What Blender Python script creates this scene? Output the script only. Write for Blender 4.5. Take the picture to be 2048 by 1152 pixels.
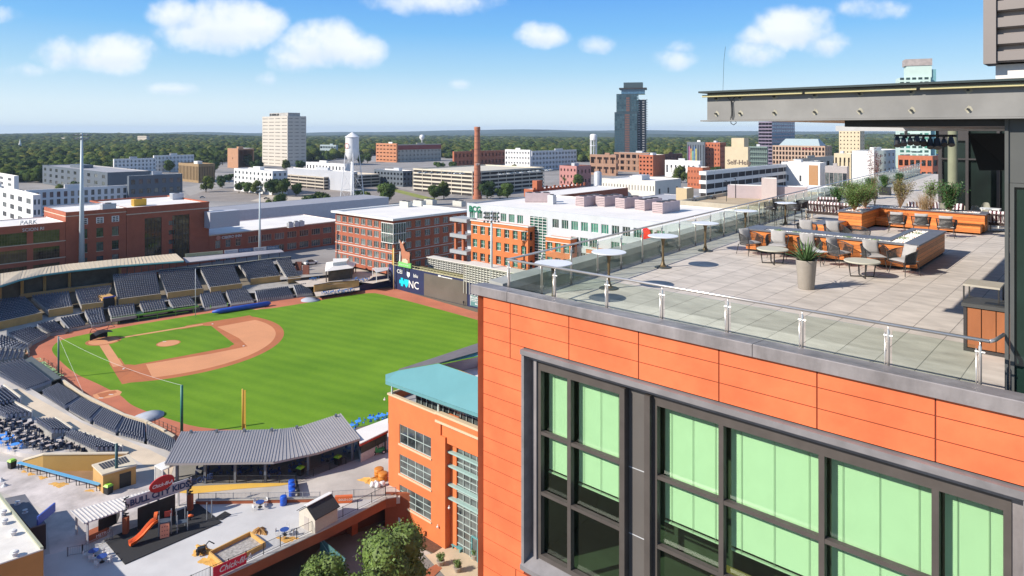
import bpy, bmesh, math, random
import numpy as np
from mathutils import Vector, Matrix
random.seed(7); np.random.seed(7)
for o in list(bpy.data.objects): bpy.data.objects.remove(o)
sc = bpy.context.scene
COL = sc.collection
FL, HY, HC = 1380.0, 262.0, 56.0          # focal length in photo pixels, horizon row, camera height (field = 0)
R = math.radians
# ---------------------------------------------------------------- camera
cam = bpy.data.cameras.new('camera'); cam.sensor_width = 36; cam.lens = 36*FL/2048
cam.shift_y = -(576-HY)/2048; cam.clip_start = .3; cam.clip_end = 40000
co = bpy.data.objects.new('camera', cam); COL.objects.link(co); co.location = (0, 0, HC); co.rotation_euler = (R(90), 0, 0)
sc.camera = co
# ---------------------------------------------------------------- light
SUN_DIR = Vector((.93, .36, 0)).normalized()*math.cos(R(33)); SUN_DIR.z = -math.sin(R(33))
sl = bpy.data.lights.new('sun', 'SUN'); sl.energy = 5.0; sl.angle = R(.6); sl.color = (1, .93, .83)
so = bpy.data.objects.new('sun', sl); COL.objects.link(so); so.rotation_euler = SUN_DIR.to_track_quat('-Z', 'Y').to_euler()
w = bpy.data.worlds.new('World'); sc.world = w; w.use_nodes = True
N = w.node_tree.nodes; L = w.node_tree.links; N.clear()
def nd(t, **k):
    n = N.new(t)
    for a, b in k.items(): setattr(n, a, b)
    return n
def mth(op, a, b=None, c=None):
    n = nd('ShaderNodeMath', operation=op)
    for i, x in enumerate((a, b, c)):
        if x is None: continue
        if isinstance(x, (int, float)): n.inputs[i].default_value = x
        else: L.new(x, n.inputs[i])
    return n.outputs[0]
sky = nd('ShaderNodeTexSky', sky_type='NISHITA', sun_disc=False, sun_elevation=R(33), sun_rotation=math.atan2(-.93, -.36), altitude=100, air_density=1.0, dust_density=.6, ozone_density=2.2)
tc = nd('ShaderNodeTexCoord'); sp = nd('ShaderNodeSeparateXYZ'); L.new(tc.outputs['Generated'], sp.inputs[0])
yy = mth('MAXIMUM', sp.outputs[1], .05)
gx = mth('DIVIDE', sp.outputs[0], yy); gz = mth('DIVIDE', sp.outputs[2], yy)      # position on the sky north of the town
cmb = nd('ShaderNodeCombineXYZ'); L.new(gx, cmb.inputs[0]); L.new(gz, cmb.inputs[1])
n1 = nd('ShaderNodeTexNoise'); n1.inputs['Scale'].default_value = 9; n1.inputs['Detail'].default_value = 8; n1.inputs['Roughness'].default_value = .58; L.new(cmb.outputs[0], n1.inputs[0])
n2 = nd('ShaderNodeTexNoise'); n2.inputs['Scale'].default_value = 34; n2.inputs['Detail'].default_value = 6; L.new(cmb.outputs[0], n2.inputs[0])
wob = mth('ADD', mth('MULTIPLY', mth('SUBTRACT', n1.outputs[0], .5), 2.3), mth('MULTIPLY', mth('SUBTRACT', n2.outputs[0], .5), .9))
# cumulus puffs: centre x, y (photo pixels), half width, half height, strength
CL = [(150,108,78,42,.75),(225,108,88,50,1.0),(120,105,50,28,.5),(440,52,130,66,1.15),(360,30,65,42,.95),(520,50,60,45,.75),(650,92,98,55,1.15),(715,105,65,42,.95),(590,115,60,45,.7),
 (870,5,130,38,.8),(1085,72,58,30,.8),(1198,88,42,26,.7),(1345,122,52,28,.5),(1360,95,34,16,.4),(1585,58,95,52,1.0),(1510,105,60,34,.55),(1650,85,60,34,.6),(1520,72,50,30,.7),(1750,22,70,28,.6),
 (540,158,26,18,.4),(350,178,60,14,.4),(40,142,60,14,.35),(925,168,24,11,.35),(10,30,34,18,.4)]
dens = None; shade = None
for (cx, cy, rx, ry, s) in CL:
    ax = (cx-1024)/FL; az = (HY-cy)/FL
    dx = mth('DIVIDE', mth('SUBTRACT', gx, ax), rx/FL); dz = mth('DIVIDE', mth('SUBTRACT', gz, az), ry/FL)
    lo = mth('MULTIPLY', mth('MINIMUM', dz, 0), .55)                # flatter bottoms
    r2 = mth('ADD', mth('MULTIPLY', dx, dx), mth('MULTIPLY', dz, dz)); r2 = mth('ADD', r2, mth('MULTIPLY', lo, lo))
    v = mth('MULTIPLY', mth('SUBTRACT', 1.15, r2), s)
    dens = v if dens is None else mth('MAXIMUM', dens, v)
    sh = mth('MULTIPLY', mth('MAXIMUM', mth('SUBTRACT', .9, r2), 0), mth('MAXIMUM', mth('MULTIPLY', dz, -1), 0))
    shade = sh if shade is None else mth('MAXIMUM', shade, sh)
cov = nd('ShaderNodeMapRange', interpolation_type='SMOOTHSTEP'); cov.inputs[1].default_value = .0; cov.inputs[2].default_value = 1.05
L.new(mth('ADD', dens, wob), cov.inputs[0])
cov2 = mth('MULTIPLY', cov.outputs[0], mth('LESS_THAN', .06, sp.outputs[1])); cov2 = mth('MULTIPLY', cov2, .93)
cc = nd('ShaderNodeMixRGB'); L.new(mth('MINIMUM', mth('ADD', mth('MULTIPLY', shade, 1.7), mth('MULTIPLY', mth('SUBTRACT', .62, n1.outputs[0]), .8)), 1), cc.inputs[0]); cc.inputs[1].default_value = (7.6, 7.9, 8.3, 1); cc.inputs[2].default_value = (5.3, 6.1, 7.6, 1)
# clear sky: Nishita blended with a clean autumn gradient by height
rmp = nd('ShaderNodeValToRGB'); L.new(mth('MAXIMUM', sp.outputs[2], 0), rmp.inputs[0])
E = rmp.color_ramp.elements; E[0].position = 0; E[0].color = (.68, .80, .86, 1); E[1].position = 1; E[1].color = (.14, .22, .40, 1)
for p_, c_ in ((.035, (.62,.76,.85,1)), (.085, (.36,.60,.80,1)), (.14, (.17,.45,.80,1)), (.20, (.095,.33,.78,1)), (.42, (.12,.24,.50,1))): e = E.new(p_); e.color = c_
sc10 = nd('ShaderNodeMixRGB', blend_type='MULTIPLY'); sc10.inputs[0].default_value = 1; L.new(rmp.outputs[0], sc10.inputs[1]); sc10.inputs[2].default_value = (9, 9, 9, 1)
mul = nd('ShaderNodeMixRGB'); mul.inputs[0].default_value = .88; L.new(sky.outputs[0], mul.inputs[1]); L.new(sc10.outputs[0], mul.inputs[2])
mx = nd('ShaderNodeMixRGB'); L.new(cov2, mx.inputs[0]); L.new(mul.outputs[0], mx.inputs[1]); L.new(cc.outputs[0], mx.inputs[2])
bg = nd('ShaderNodeBackground'); bg.inputs[1].default_value = .1; L.new(mx.outputs[0], bg.inputs[0])
ow = nd('ShaderNodeOutputWorld'); L.new(bg.outputs[0], ow.inputs[0])
vs = sc.view_settings; vs.view_transform = 'Standard'; vs.look = 'None'; vs.exposure = .45; vs.gamma = 1
sc.render.engine = 'CYCLES'; sc.cycles.max_bounces = 8; sc.cycles.transparent_max_bounces = 16; sc.cycles.use_denoising = True
sc.render.resolution_x = 1024; sc.render.resolution_y = 576
# ---------------------------------------------------------------- helpers
A = math.atan2(-.6712, .7413)              # street grid: local +x runs along the front of the near building
def rect(pts): return pts
def G(px, py, z=0.):
    t = (HC-z)*FL/(py-HY); return Vector(((px-1024)/FL*t, t, z))
def AT(px, t, z=0.): return Vector(((px-1024)/FL*t, t, z))
def ZT(py, t): return HC-(py-HY)/FL*t
O0 = Vector((-.644, 15.58, 0))
def UV(u, v, z=0.): return Vector((O0.x+u*.7413+v*.6712, O0.y-u*.6712+v*.7413, z))
MATS = {}
def mat(name, col, rough=.8, var=.12, scale=3., metal=0., bump=0., bs=30., spec=.5, rnd=0., streak=0.):
    if name in MATS: return MATS[name]
    m = bpy.data.materials.new(name); m.use_nodes = True; t = m.node_tree; n = t.nodes; l = t.links; b = n['Principled BSDF']
    b.inputs['Roughness'].default_value = rough; b.inputs['Metallic'].default_value = metal; b.inputs['Specular IOR Level'].default_value = spec
    c = n.new('ShaderNodeTexCoord'); q = n.new('ShaderNodeTexNoise'); q.inputs['Scale'].default_value = scale; q.inputs['Detail'].default_value = 6; q.inputs['Roughness'].default_value = .6
    if streak:
        mp = n.new('ShaderNodeMapping'); mp.inputs['Scale'].default_value = (1, 1, streak); l.new(c.outputs['Object'], mp.inputs[0]); l.new(mp.outputs[0], q.inputs[0])
    else: l.new(c.outputs['Object'], q.inputs[0])
    mr = n.new('ShaderNodeMapRange'); mr.inputs[1].default_value = .3; mr.inputs[2].default_value = .7; mr.inputs[3].default_value = 1-var; mr.inputs[4].default_value = 1+var; l.new(q.outputs[0], mr.inputs[0])
    src = mr.outputs[0]
    if rnd:
        oi = n.new('ShaderNodeObjectInfo'); mm = n.new('ShaderNodeMapRange'); mm.inputs[3].default_value = 1-rnd; mm.inputs[4].default_value = 1+rnd; l.new(oi.outputs['Random'], mm.inputs[0])
        mu = n.new('ShaderNodeMath'); mu.operation = 'MULTIPLY'; l.new(src, mu.inputs[0]); l.new(mm.outputs[0], mu.inputs[1]); src = mu.outputs[0]
    v = n.new('ShaderNodeMixRGB'); v.blend_type = 'MULTIPLY'; v.inputs[0].default_value = 1; v.inputs[1].default_value = (*col, 1); l.new(src, v.inputs[2]); l.new(v.outputs[0], b.inputs['Base Color'])
    if bump:
        q2 = n.new('ShaderNodeTexNoise'); q2.inputs['Scale'].default_value = bs; q2.inputs['Detail'].default_value = 5; l.new(c.outputs['Object'], q2.inputs[0])
        bp = n.new('ShaderNodeBump'); bp.inputs['Strength'].default_value = bump; bp.inputs['Distance'].default_value = .05; l.new(q2.outputs[0], bp.inputs['Height']); l.new(bp.outputs[0], b.inputs['Normal'])
    MATS[name] = m; return m
def glassy(name, col, col2, rough=.06, spec=.8, scale=.6):
    """opaque window glass: dark room behind a reflecting pane, some with blinds"""
    if name in MATS: return MATS[name]
    m = bpy.data.materials.new(name); m.use_nodes = True; n = m.node_tree.nodes; l = m.node_tree.links; b = n['Principled BSDF']
    b.inputs['Roughness'].default_value = rough; b.inputs['Specular IOR Level'].default_value = spec
    oi = n.new('ShaderNodeObjectInfo'); c = n.new('ShaderNodeTexCoord'); q = n.new('ShaderNodeTexNoise'); q.inputs['Scale'].default_value = scale; q.inputs['Detail'].default_value = 3
    ad = n.new('ShaderNodeVectorMath'); ad.operation = 'ADD'; l.new(c.outputs['Object'], ad.inputs[0]); l.new(oi.outputs['Location'], ad.inputs[1]); l.new(ad.outputs[0], q.inputs[0])
    a = n.new('ShaderNodeMath'); a.operation = 'MULTIPLY_ADD'; l.new(oi.outputs['Random'], a.inputs[0]); a.inputs[1].default_value = .6; l.new(q.outputs[0], a.inputs[2])
    r = n.new('ShaderNodeMapRange'); r.inputs[1].default_value = .55; r.inputs[2].default_value = 1.15; l.new(a.outputs[0], r.inputs[0])
    v = n.new('ShaderNodeMixRGB'); v.inputs[1].default_value = (*col, 1); v.inputs[2].default_value = (*col2, 1); l.new(r.outputs[0], v.inputs[0]); l.new(v.outputs[0], b.inputs['Base Color'])
    MATS[name] = m; return m
class MB:
    def __init__(s, M=None): s.v = []; s.f = []; s.mi = []; s.M = M; s.k = 0
    def pt(s, p):
        p = Vector(p); s.v.append(tuple(s.M @ p) if s.M else tuple(p)); return len(s.v)-1
    def face(s, pts): s.f.append([s.pt(p) for p in pts]); s.mi.append(s.k)
    def fi(s, idx): s.f.append(list(idx)); s.mi.append(s.k)
    def box(s, x0, x1, y0, y1, z0, z1, ch=0):
        i = [s.pt(p) for p in ((x0,y0,z0),(x1,y0,z0),(x1,y1,z0),(x0,y1,z0),(x0,y0,z1),(x1,y0,z1),(x1,y1,z1),(x0,y1,z1))]
        for q in ((3,2,1,0),(4,5,6,7),(0,1,5,4),(1,2,6,5),(2,3,7,6),(3,0,4,7)): s.fi([i[j] for j in q])
        return s
    def prism(s, poly, z0, z1):
        n = len(poly); a = [s.pt((p[0],p[1],z0)) for p in poly]; b = [s.pt((p[0],p[1],z1)) for p in poly]
        s.fi(b); s.fi(a[::-1])
        for i in range(n): j = (i+1) % n; s.fi((a[i],a[j],b[j],b[i]))
        return s
    def loft(s, A_, B_, close=True, cap=True):
        a = [s.pt(p) for p in A_]; b = [s.pt(p) for p in B_]; n = len(a)
        for i in range(n if close else n-1): j = (i+1) % n; s.fi((a[i],a[j],b[j],b[i]))
        if cap: s.fi(a[::-1]); s.fi(b)
        return s
    def sheet(s, rows):
        ids = [[s.pt(p) for p in r] for r in rows]
        for a, b in zip(ids, ids[1:]):
            for i in range(len(a)-1): s.fi((a[i],a[i+1],b[i+1],b[i]))
        return s
    def tube(s, path, r, n=6, cap=True):
        path = [Vector(p) for p in path]; rings = []
        for k, p in enumerate(path):
            d = (path[min(k+1,len(path)-1)]-path[max(k-1,0)]).normalized()
            x = d.cross(Vector((0,0,1)));  x = Vector((1,0,0)) if x.length < 1e-3 else x.normalized(); y = d.cross(x)
            rr = r[k] if isinstance(r, (list, tuple)) else r
            rings.append([s.pt(p+(x*math.cos(6.28318*i/n)+y*math.sin(6.28318*i/n))*rr) for i in range(n)])
        for a, b in zip(rings, rings[1:]):
            for i in range(n): j = (i+1) % n; s.fi((a[i],a[j],b[j],b[i]))
        if cap: s.fi(rings[0][::-1]); s.fi(rings[-1])
        return s
    def lathe(s, prof, c=(0,0,0), n=24, cap=True):
        rings = [[s.pt((c[0]+r*math.cos(6.28318*i/n), c[1]+r*math.sin(6.28318*i/n), c[2]+z)) for i in range(n)] for r, z in prof]
        for a, b in zip(rings, rings[1:]):
            for i in range(n): j = (i+1) % n; s.fi((a[i],a[j],b[j],b[i]))
        if cap: s.fi(rings[0][::-1]); s.fi(rings[-1])
        return s
    def wall(s, P, x0, x1, z0, z1, holes, dep=.22):
        """wall in the plane P(x, d, z) with rectangular holes (x, z, w, h) and their reveals"""
        xs = sorted({x0, x1, *[max(x0,h[0]) for h in holes], *[min(x1,h[0]+h[2]) for h in holes]}); zs = sorted({z0, z1, *[h[1] for h in holes], *[h[1]+h[3] for h in holes]})
        for a, b in zip(xs, xs[1:]):
            if b-a < 1e-4: continue
            for c, d in zip(zs, zs[1:]):
                mx_, mz = (a+b)/2, (c+d)/2
                if any(h[0] < mx_ < h[0]+h[2] and h[1] < mz < h[1]+h[3] for h in holes): continue
                s.face((P(a,0,c), P(b,0,c), P(b,0,d), P(a,0,d)))
        for x, z, w_, h in holes:
            a, b, c, d = x, x+w_, z, z+h
            s.face((P(a,0,c),P(a,-dep,c),P(b,-dep,c),P(b,0,c))); s.face((P(a,0,d),P(b,0,d),P(b,-dep,d),P(a,-dep,d)))
            s.face((P(a,0,c),P(a,0,d),P(a,-dep,d),P(a,-dep,c))); s.face((P(b,0,c),P(b,-dep,c),P(b,-dep,d),P(b,0,d)))
        return s
    def build(s, name, m, parent=None, smooth=False, **tg):
        me = bpy.data.meshes.new(name); me.from_pydata(s.v, [], s.f); 
        for mm in (m if isinstance(m, (list, tuple)) else [m]): me.materials.append(mm)
        if isinstance(m, (list, tuple)): me.polygons.foreach_set('material_index', s.mi)
        if smooth: me.polygons.foreach_set('use_smooth', [True]*len(me.polygons))
        me.update(); o = bpy.data.objects.new(name, me); COL.objects.link(o)
        if parent: o.parent = parent
        return tag(o, **tg) if tg else o
def tag(o, label=None, cat=None, group=None, kind=None):
    if label: o['label'] = label
    if cat: o['category'] = cat
    if group: o['group'] = group
    if kind: o['kind'] = kind
    return o
def thing(name, label, cat, loc=(0,0,0), rz=0, group=None):
    o = bpy.data.objects.new(name, None); COL.objects.link(o); o.location = loc; o.rotation_euler = (0,0,rz); o.empty_display_size = .2
    return tag(o, label, cat, group)
KIDS = {}
def dup(root, loc, rz=None, label=None, group=None, scale=None):
    def cp(o, par):
        c = o.copy(); COL.objects.link(c)
        if par: c.parent = par
        for ch in o.children: cp(ch, c)
        return c
    r = cp(root, None); r.location = loc
    if rz is not None: r.rotation_euler = (0,0,rz)
    if scale: r.scale = (scale,)*3 if isinstance(scale, (int,float)) else scale
    if label: r['label'] = label
    if group: r['group'] = group
    return r
def text(s, size, m, parent, loc, rot=(R(90),0,0), name='lettering', depth=.05, italic=0, sx=1., align='LEFT', off=0., label=None):
    cu = bpy.data.curves.new('t', 'FONT'); cu.body = s; cu.size = size; cu.extrude = depth; cu.shear = italic; cu.align_x = align; cu.offset = off; cu.resolution_u = 3
    to = bpy.data.objects.new('t', cu); COL.objects.link(to); bpy.context.view_layer.update()
    me = bpy.data.meshes.new_from_object(to.evaluated_get(bpy.context.evaluated_depsgraph_get())); bpy.data.objects.remove(to)
    me.materials.clear(); me.materials.append(m); o = bpy.data.objects.new(name, me); COL.objects.link(o); o.parent = parent; o.location = loc; o.rotation_euler = rot; o.scale = (sx,1,1)
    if label: o['label'] = label
    return o
def struct(name, mb, m): o = mb.build(name, m); o['kind'] = 'structure'; return o
WIN = {}
def window(parent, w, h, nx, nz, fm, gm, loc, rz, bar=.07, sub=True, name='window'):
    """frame with mullions and its pane; local x along the wall, -y outward"""
    k = (round(w,2), round(h,2), nx, nz, fm.name, gm.name, bar)
    if k not in WIN:
        a = MB(); b = bar
        a.box(0,w,-.04,.08,0,b); a.box(0,w,-.04,.08,h-b,h); a.box(0,b,-.041,.08,b,h-b); a.box(w-b,w,-.041,.08,b,h-b)
        for i in range(1, nx): x = w*i/nx; a.box(x-b/2,x+b/2,-.03,.07,b,h-b)
        for i in range(1, nz): z = h*i/nz; a.box(b,w-b,-.032,.068,z-b*.4,z+b*.4)
        fo = a.build(name, fm); po = MB().box(.01,w-.01,.03,.05,.01,h-.01).build('pane', gm); WIN[k] = (fo.data, po.data); bpy.data.objects.remove(fo); bpy.data.objects.remove(po)
    fd, pd = WIN[k]
    o = bpy.data.objects.new(name, fd); COL.objects.link(o); o.parent = parent; o.location = loc; o.rotation_euler = (0,0,rz)
    if sub: p = bpy.data.objects.new('pane', pd); COL.objects.link(p); p.parent = o
    return o
def grid(L_, H_, nx, nz, w, h, x0=None, z0=1., dz=4., skip=(), gap=None):
    """regular window holes"""
    if x0 is None: x0 = (L_-nx*w)/(nx+1)*.8; 
    st = (L_-2*x0-w)/max(1,nx-1) if gap is None else gap
    return [(x0+i*st, z0+j*dz, w, h) for j in range(nz) for i in range(nx) if (i,j) not in skip and z0+j*dz+h < H_-.2]
def solve(pc, t, pl, pr, a):
    """near corner at column pc and depth t; silhouettes pl, pr; grid angle a -> origin, front length, side depth"""
    ca, sa = math.cos(a), math.sin(a); X = (pc-1024)/FL*t; rl = (pl-1024)/FL; rr = (pr-1024)/FL
    if a < 0:
        Lf = (X-rl*t)/(ca-rl*sa); D = (rr*t-X)/(-sa-rr*ca)
        return Vector((X-Lf*ca, t-Lf*sa, 0)), Lf, D
    Lf = (rr*t-X)/(ca-rr*sa); D = (rl*t-X)/(-sa-rl*ca)
    return Vector((X, t, 0)), Lf, D
def bld(name, label, cat, org, a, Lx, D, z0, z1, wm, rm, front=None, right=None, left=None, fm=None, gm=None, group=None, cornice=None, parapet=.8, nmax=100, mull=(2,1), bar=.07, band=None, sub=True, sill=None, root=None):
    """a block: wall part with real openings on the faces given, roof part, window parts (> pane)"""
    r = root or thing(name, label, cat, (org.x, org.y, z0), a, group); H_ = z1-z0
    m = MB(); F_ = {'f': (lambda x,d,z: (x,-d,z), Lx, 0, lambda x,z: (x,.16,z)), 'r': (lambda x,d,z: (Lx+d,x,z), D, R(90), lambda x,z: (Lx-.16,x,z)), 'l': (lambda x,d,z: (-d,D-x,z), D, R(-90), lambda x,z: (.16,D-x,z)), 'b': (lambda x,d,z: (Lx-x,D+d,z), Lx, R(180), None)}
    sills = MB(); nw = 0; extra = None
    for k, hs in (('f',front),('r',right),('l',left),('b',None)):
        P, ln, rz, wp = F_[k]; hs = [h for h in (hs or []) if h[0] >= 0 and h[0]+h[2] <= ln+.001]
        m.wall(P, 0, ln, 0, H_, [h[:4] for h in hs])
        for h in hs:
            mu = h[4] if len(h) > 4 else mull
            if nw < nmax: window(r, h[2], h[3], mu[0], mu[1], fm, gm, wp(h[0],h[1]), rz, bar, sub)
            else:
                if extra is None: extra = MB()
                x, z, w_, hh = h[:4]; extra.face((P(x,-.18,z),P(x+w_,-.18,z),P(x+w_,-.18,z+hh),P(x,-.18,z+hh)))
            nw += 1
            if sill:
                x, z, w_, hh = h[:4]; a_ = P(x-.08,.0,z-.16); b_ = P(x+w_+.08,.07,z); sills.box(min(a_[0],b_[0]),max(a_[0],b_[0]),min(a_[1],b_[1]),max(a_[1],b_[1]),a_[2],b_[2])
    m.face(((0,0,H_),(Lx,0,H_),(Lx,.35,H_),(0,.35,H_))); m.face(((0,D-.35,H_),(Lx,D-.35,H_),(Lx,D,H_),(0,D,H_)))
    m.face(((0,.35,H_),(.35,.35,H_),(.35,D-.35,H_),(0,D-.35,H_))); m.face(((Lx-.35,.35,H_),(Lx,.35,H_),(Lx,D-.35,H_),(Lx-.35,D-.35,H_)))
    m.build('wall', wm, r)
    p = parapet; q = MB().box(.35,Lx-.35,.35,D-.35,H_-p-.1,H_-p)
    for x0_,x1_,y0_,y1_ in ((.35,.37,.35,D-.35),(Lx-.37,Lx-.35,.35,D-.35),(.35,Lx-.35,.35,.37),(.35,Lx-.35,D-.37,D-.35)): q.box(x0_,x1_,y0_,y1_,H_-p,H_-.003)
    q.build('roof', rm, r)
    if cornice:
        c = cornice; q = MB(); h = c[1]
        q.box(-c[0],Lx+c[0],-c[0],.4,H_-h,H_+.06); q.box(-c[0],Lx+c[0],D-.4,D+c[0],H_-h,H_+.06); q.box(-c[0],.4,.4,D-.4,H_-h,H_+.06); q.box(Lx-.4,Lx+c[0],.4,D-.4,H_-h,H_+.06); q.build('cornice', c[2], r)
    if band:
        for zb, hb, bm in band:
            q = MB(); q.box(-.06,Lx+.06,-.06,0,zb,zb+hb); q.box(Lx,Lx+.06,0,D,zb,zb+hb); q.box(-.06,0,0,D,zb,zb+hb); q.build('string_course', bm, r)
    if sills.f: sills.build('window_sill', sill, r)
    if extra: tag(extra.build('window', gm, r), kind='stuff')
    return r
# ---------------------------------------------------------------- shared materials
WHITE = mat('white_paint', (.72,.71,.68), .6, .06, 2); CREAM = mat('cream_paint', (.62,.56,.45), .7, .08, .5); CONC = mat('concrete', (.46,.43,.38), .85, .15, .4, bump=.15)
BRICK = mat('red_brick', (.30,.085,.045), .85, .18, .35, bump=.3, bs=9, rnd=.04); OBRICK = mat('orange_brick', (.48,.14,.045), .85, .12, .3, bump=.25, bs=9); DBRICK = mat('dark_brick', (.2,.07,.045), .85, .18, .4)
ROOFW = mat('white_membrane', (.74,.70,.66), .8, .08, .12); ROOFG = mat('grey_roof', (.34,.33,.34), .7, .12, .2); DGREY = mat('dark_grey_panel', (.07,.085,.1), .5, .12, .5); LGREY = mat('light_grey_metal', (.5,.51,.53), .45, .08, .6)
STONE = mat('buff_stone', (.58,.5,.38), .8, .1, .8); BLACK = mat('black_paint', (.015,.016,.018), .45, .2, 3); FRAMED = mat('dark_frame', (.04,.035,.035), .45, .1, 4); FRAMEW = mat('pale_frame', (.62,.64,.62), .5, .05, 4)
GLASS = glassy('window_glass', (.02,.025,.028), (.17,.19,.18)); GLASSG = glassy('green_window_glass', (.015,.03,.028), (.06,.27,.19)); GLASSB = glassy('blue_window_glass', (.03,.09,.16), (.10,.22,.34), .04, 1.)
STEEL = mat('brushed_steel', (.66,.61,.56), .3, .06, 8, metal=.75); GREENT = mat('teal_metal', (.12,.33,.34), .55, .05, .8)
NAVY = mat('navy_panel', (.012,.02,.075), .6, .15, .4); SEATB = mat('navy_seat_plastic', (.018,.027,.06), .38, .2, 2, rnd=.25); TAN = mat('tan_stucco', (.5,.29,.1), .85, .12, .5)
ASPH = mat('asphalt', (.13,.12,.12), .9, .25, .06); GREYP = mat('grey_pavement', (.44,.42,.40), .85, .15, .3, bump=.1)
# ================================================================ near building (local x = u along the facade, y = v, z absolute)
ZF = HC-3.95
def zc(z): return HC+z
def tile_mat():
    m = bpy.data.materials.new('deck_paver'); m.use_nodes = True; n = m.node_tree.nodes; l = m.node_tree.links; b = n['Principled BSDF']; b.inputs['Roughness'].default_value = .75
    c = n.new('ShaderNodeTexCoord'); s = n.new('ShaderNodeSeparateXYZ'); l.new(c.outputs['Object'], s.inputs[0])
    def M_(op, a, b_):
        k = n.new('ShaderNodeMath'); k.operation = op
        for i, x in enumerate((a, b_)):
            if isinstance(x, (int,float)): k.inputs[i].default_value = x
            else: l.new(x, k.inputs[i])
        return k.outputs[0]
    cells = n.new('ShaderNodeCombineXYZ'); lines = []
    for i, (o, wd) in enumerate(((-.03, .012), (-.1, .004))):
        a = M_('DIVIDE', M_('ADD', s.outputs[i], o+63), .63); fr = M_('FRACT', a, 0); l.new(M_('FLOOR', a, 0), cells.inputs[i])
        lines.append(M_('LESS_THAN', M_('MINIMUM', fr, M_('SUBTRACT', 1, fr)), wd))
    wn = n.new('ShaderNodeTexWhiteNoise'); l.new(cells.outputs[0], wn.inputs[0])
    q = n.new('ShaderNodeTexNoise'); q.inputs['Scale'].default_value = 1.6; q.inputs['Detail'].default_value = 7; mp = n.new('ShaderNodeMapping'); mp.inputs['Scale'].default_value = (1,2.6,1); l.new(c.outputs['Object'], mp.inputs[0]); l.new(mp.outputs[0], q.inputs[0])
    val = M_('ADD', M_('MULTIPLY', wn.outputs[0], .12), M_('MULTIPLY', q.outputs[0], .75)); val = M_('ADD', val, .5)
    q3 = n.new('ShaderNodeTexNoise'); q3.inputs['Scale'].default_value = 2.2; q3.inputs['Detail'].default_value = 9; l.new(c.outputs['Object'], q3.inputs[0])
    st = n.new('ShaderNodeMapRange'); st.inputs[1].default_value = .62; st.inputs[2].default_value = .74; st.inputs[3].default_value = 1; st.inputs[4].default_value = .83; l.new(q3.outputs[0], st.inputs[0]); val = M_('MULTIPLY', val, st.outputs[0])
    val = M_('MULTIPLY', val, M_('SUBTRACT', 1, M_('MULTIPLY', lines[0], .62))); val = M_('MULTIPLY', val, M_('ADD', 1, M_('MULTIPLY', lines[1], .07)))
    v = n.new('ShaderNodeMixRGB'); v.blend_type = 'MULTIPLY'; v.inputs[0].default_value = 1; v.inputs[1].default_value = (.56,.50,.44,1); l.new(val, v.inputs[2]); l.new(v.outputs[0], b.inputs['Base Color']); return m
PANEL = mat('orange_panel', (.68,.155,.06), .62, .2, .9, bump=.1, bs=6, spec=.3); PANELD = mat('panel_joint', (.16,.03,.012), .9, .1)
COPE = mat('weathered_zinc', (.26,.235,.235), .5, .32, 2.2, metal=.25, bump=.1, bs=9, streak=.35); TRIM = mat('grey_trim_metal', (.23,.215,.22), .5, .18, 2.5, metal=.2); BRONZE = mat('bronze_mullion', (.105,.09,.082), .42, .12, 3, metal=.3)
SPAND = mat('spandrel_panel', (.13,.118,.11), .45, .06, 1.5, metal=.2); PARGREY = mat('parapet_concrete', (.25,.25,.235), .85, .22, 2, bump=.2, bs=10, streak=.2)
def glassmat(name, tint, refl=.08, rough=.0):
    m = bpy.data.materials.new(name); m.use_nodes = True; n = m.node_tree.nodes; l = m.node_tree.links; n.clear()
    t = n.new('ShaderNodeBsdfTransparent'); t.inputs[0].default_value = (*tint, 1); g = n.new('ShaderNodeBsdfGlossy'); g.inputs['Roughness'].default_value = rough; g.inputs[0].default_value = (.9,.95,.93,1)
    lw = n.new('ShaderNodeLayerWeight'); pw = n.new('ShaderNodeMath'); pw.operation = 'POWER'; pw.inputs[1].default_value = 4.5; l.new(lw.outputs['Facing'], pw.inputs[0]); ad = n.new('ShaderNodeMath'); ad.operation = 'MULTIPLY_ADD'; ad.inputs[1].default_value = .9; ad.inputs[2].default_value = refl*.5; l.new(pw.outputs[0], ad.inputs[0]); lw.inputs[0].default_value = .5
    x = n.new('ShaderNodeMixShader'); l.new(ad.outputs[0], x.inputs[0]); l.new(t.outputs[0], x.inputs[1]); l.new(g.outputs[0], x.inputs[2]); o = n.new('ShaderNodeOutputMaterial'); l.new(x.outputs[0], o.inputs[0]); return m
RAILGLASS = glassmat('railing_glass', (.88,.93,.90)); WGLASS = glassmat('tinted_window_glass', (.78,.90,.79), .1)
T = thing('office_building', 'near office building clad in orange panels with a wide blind-covered window and roof terrace', 'building', (O0.x, O0.y, 0), A)
# cladding panels
m = MB(); g = .011
rows = [zc(-3.66)] + [zc(-3.98-.3235*i) for i in range(40)]
vj = [0, .815, 2.42, 4.05, 5.64, 7.255, 8.85, 10.4, 12, 13.6, 15.2]
for k in range(len(rows)-1):
    z1, z0 = rows[k], rows[k+1]
    if k < 3: cuts = [(vj[i], vj[i+1]) for i in range(len(vj)-1)]
    elif k == 3: cuts = [(0, .815), (.815, 1.187)]
    elif z1 > zc(-9.25): cuts = [(0, 1.187)]
    else: cuts = [(0, .98)]+[(.98+1.6*i, .98+1.6*(i+1)) for i in range(9)]
    for a, b in cuts:
        if k in (3,) and b > 1.187: continue
        e = g if b < 1.18 or k < 3 or z1 < zc(-9.3) else -.02
        m.box(a+(g if a > 0 else 0), b-e, 0, .03, z0+g*.7, z1-g*.7)
m.k = 1; m.box(.005, 15, .012, .30, zc(-4.62), zc(-3.72)); m.box(.005, 1.2, .012, .30, zc(-9.3), zc(-4.62)); m.box(.005, 15, .012, .30, 0, zc(-9.3))
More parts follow.
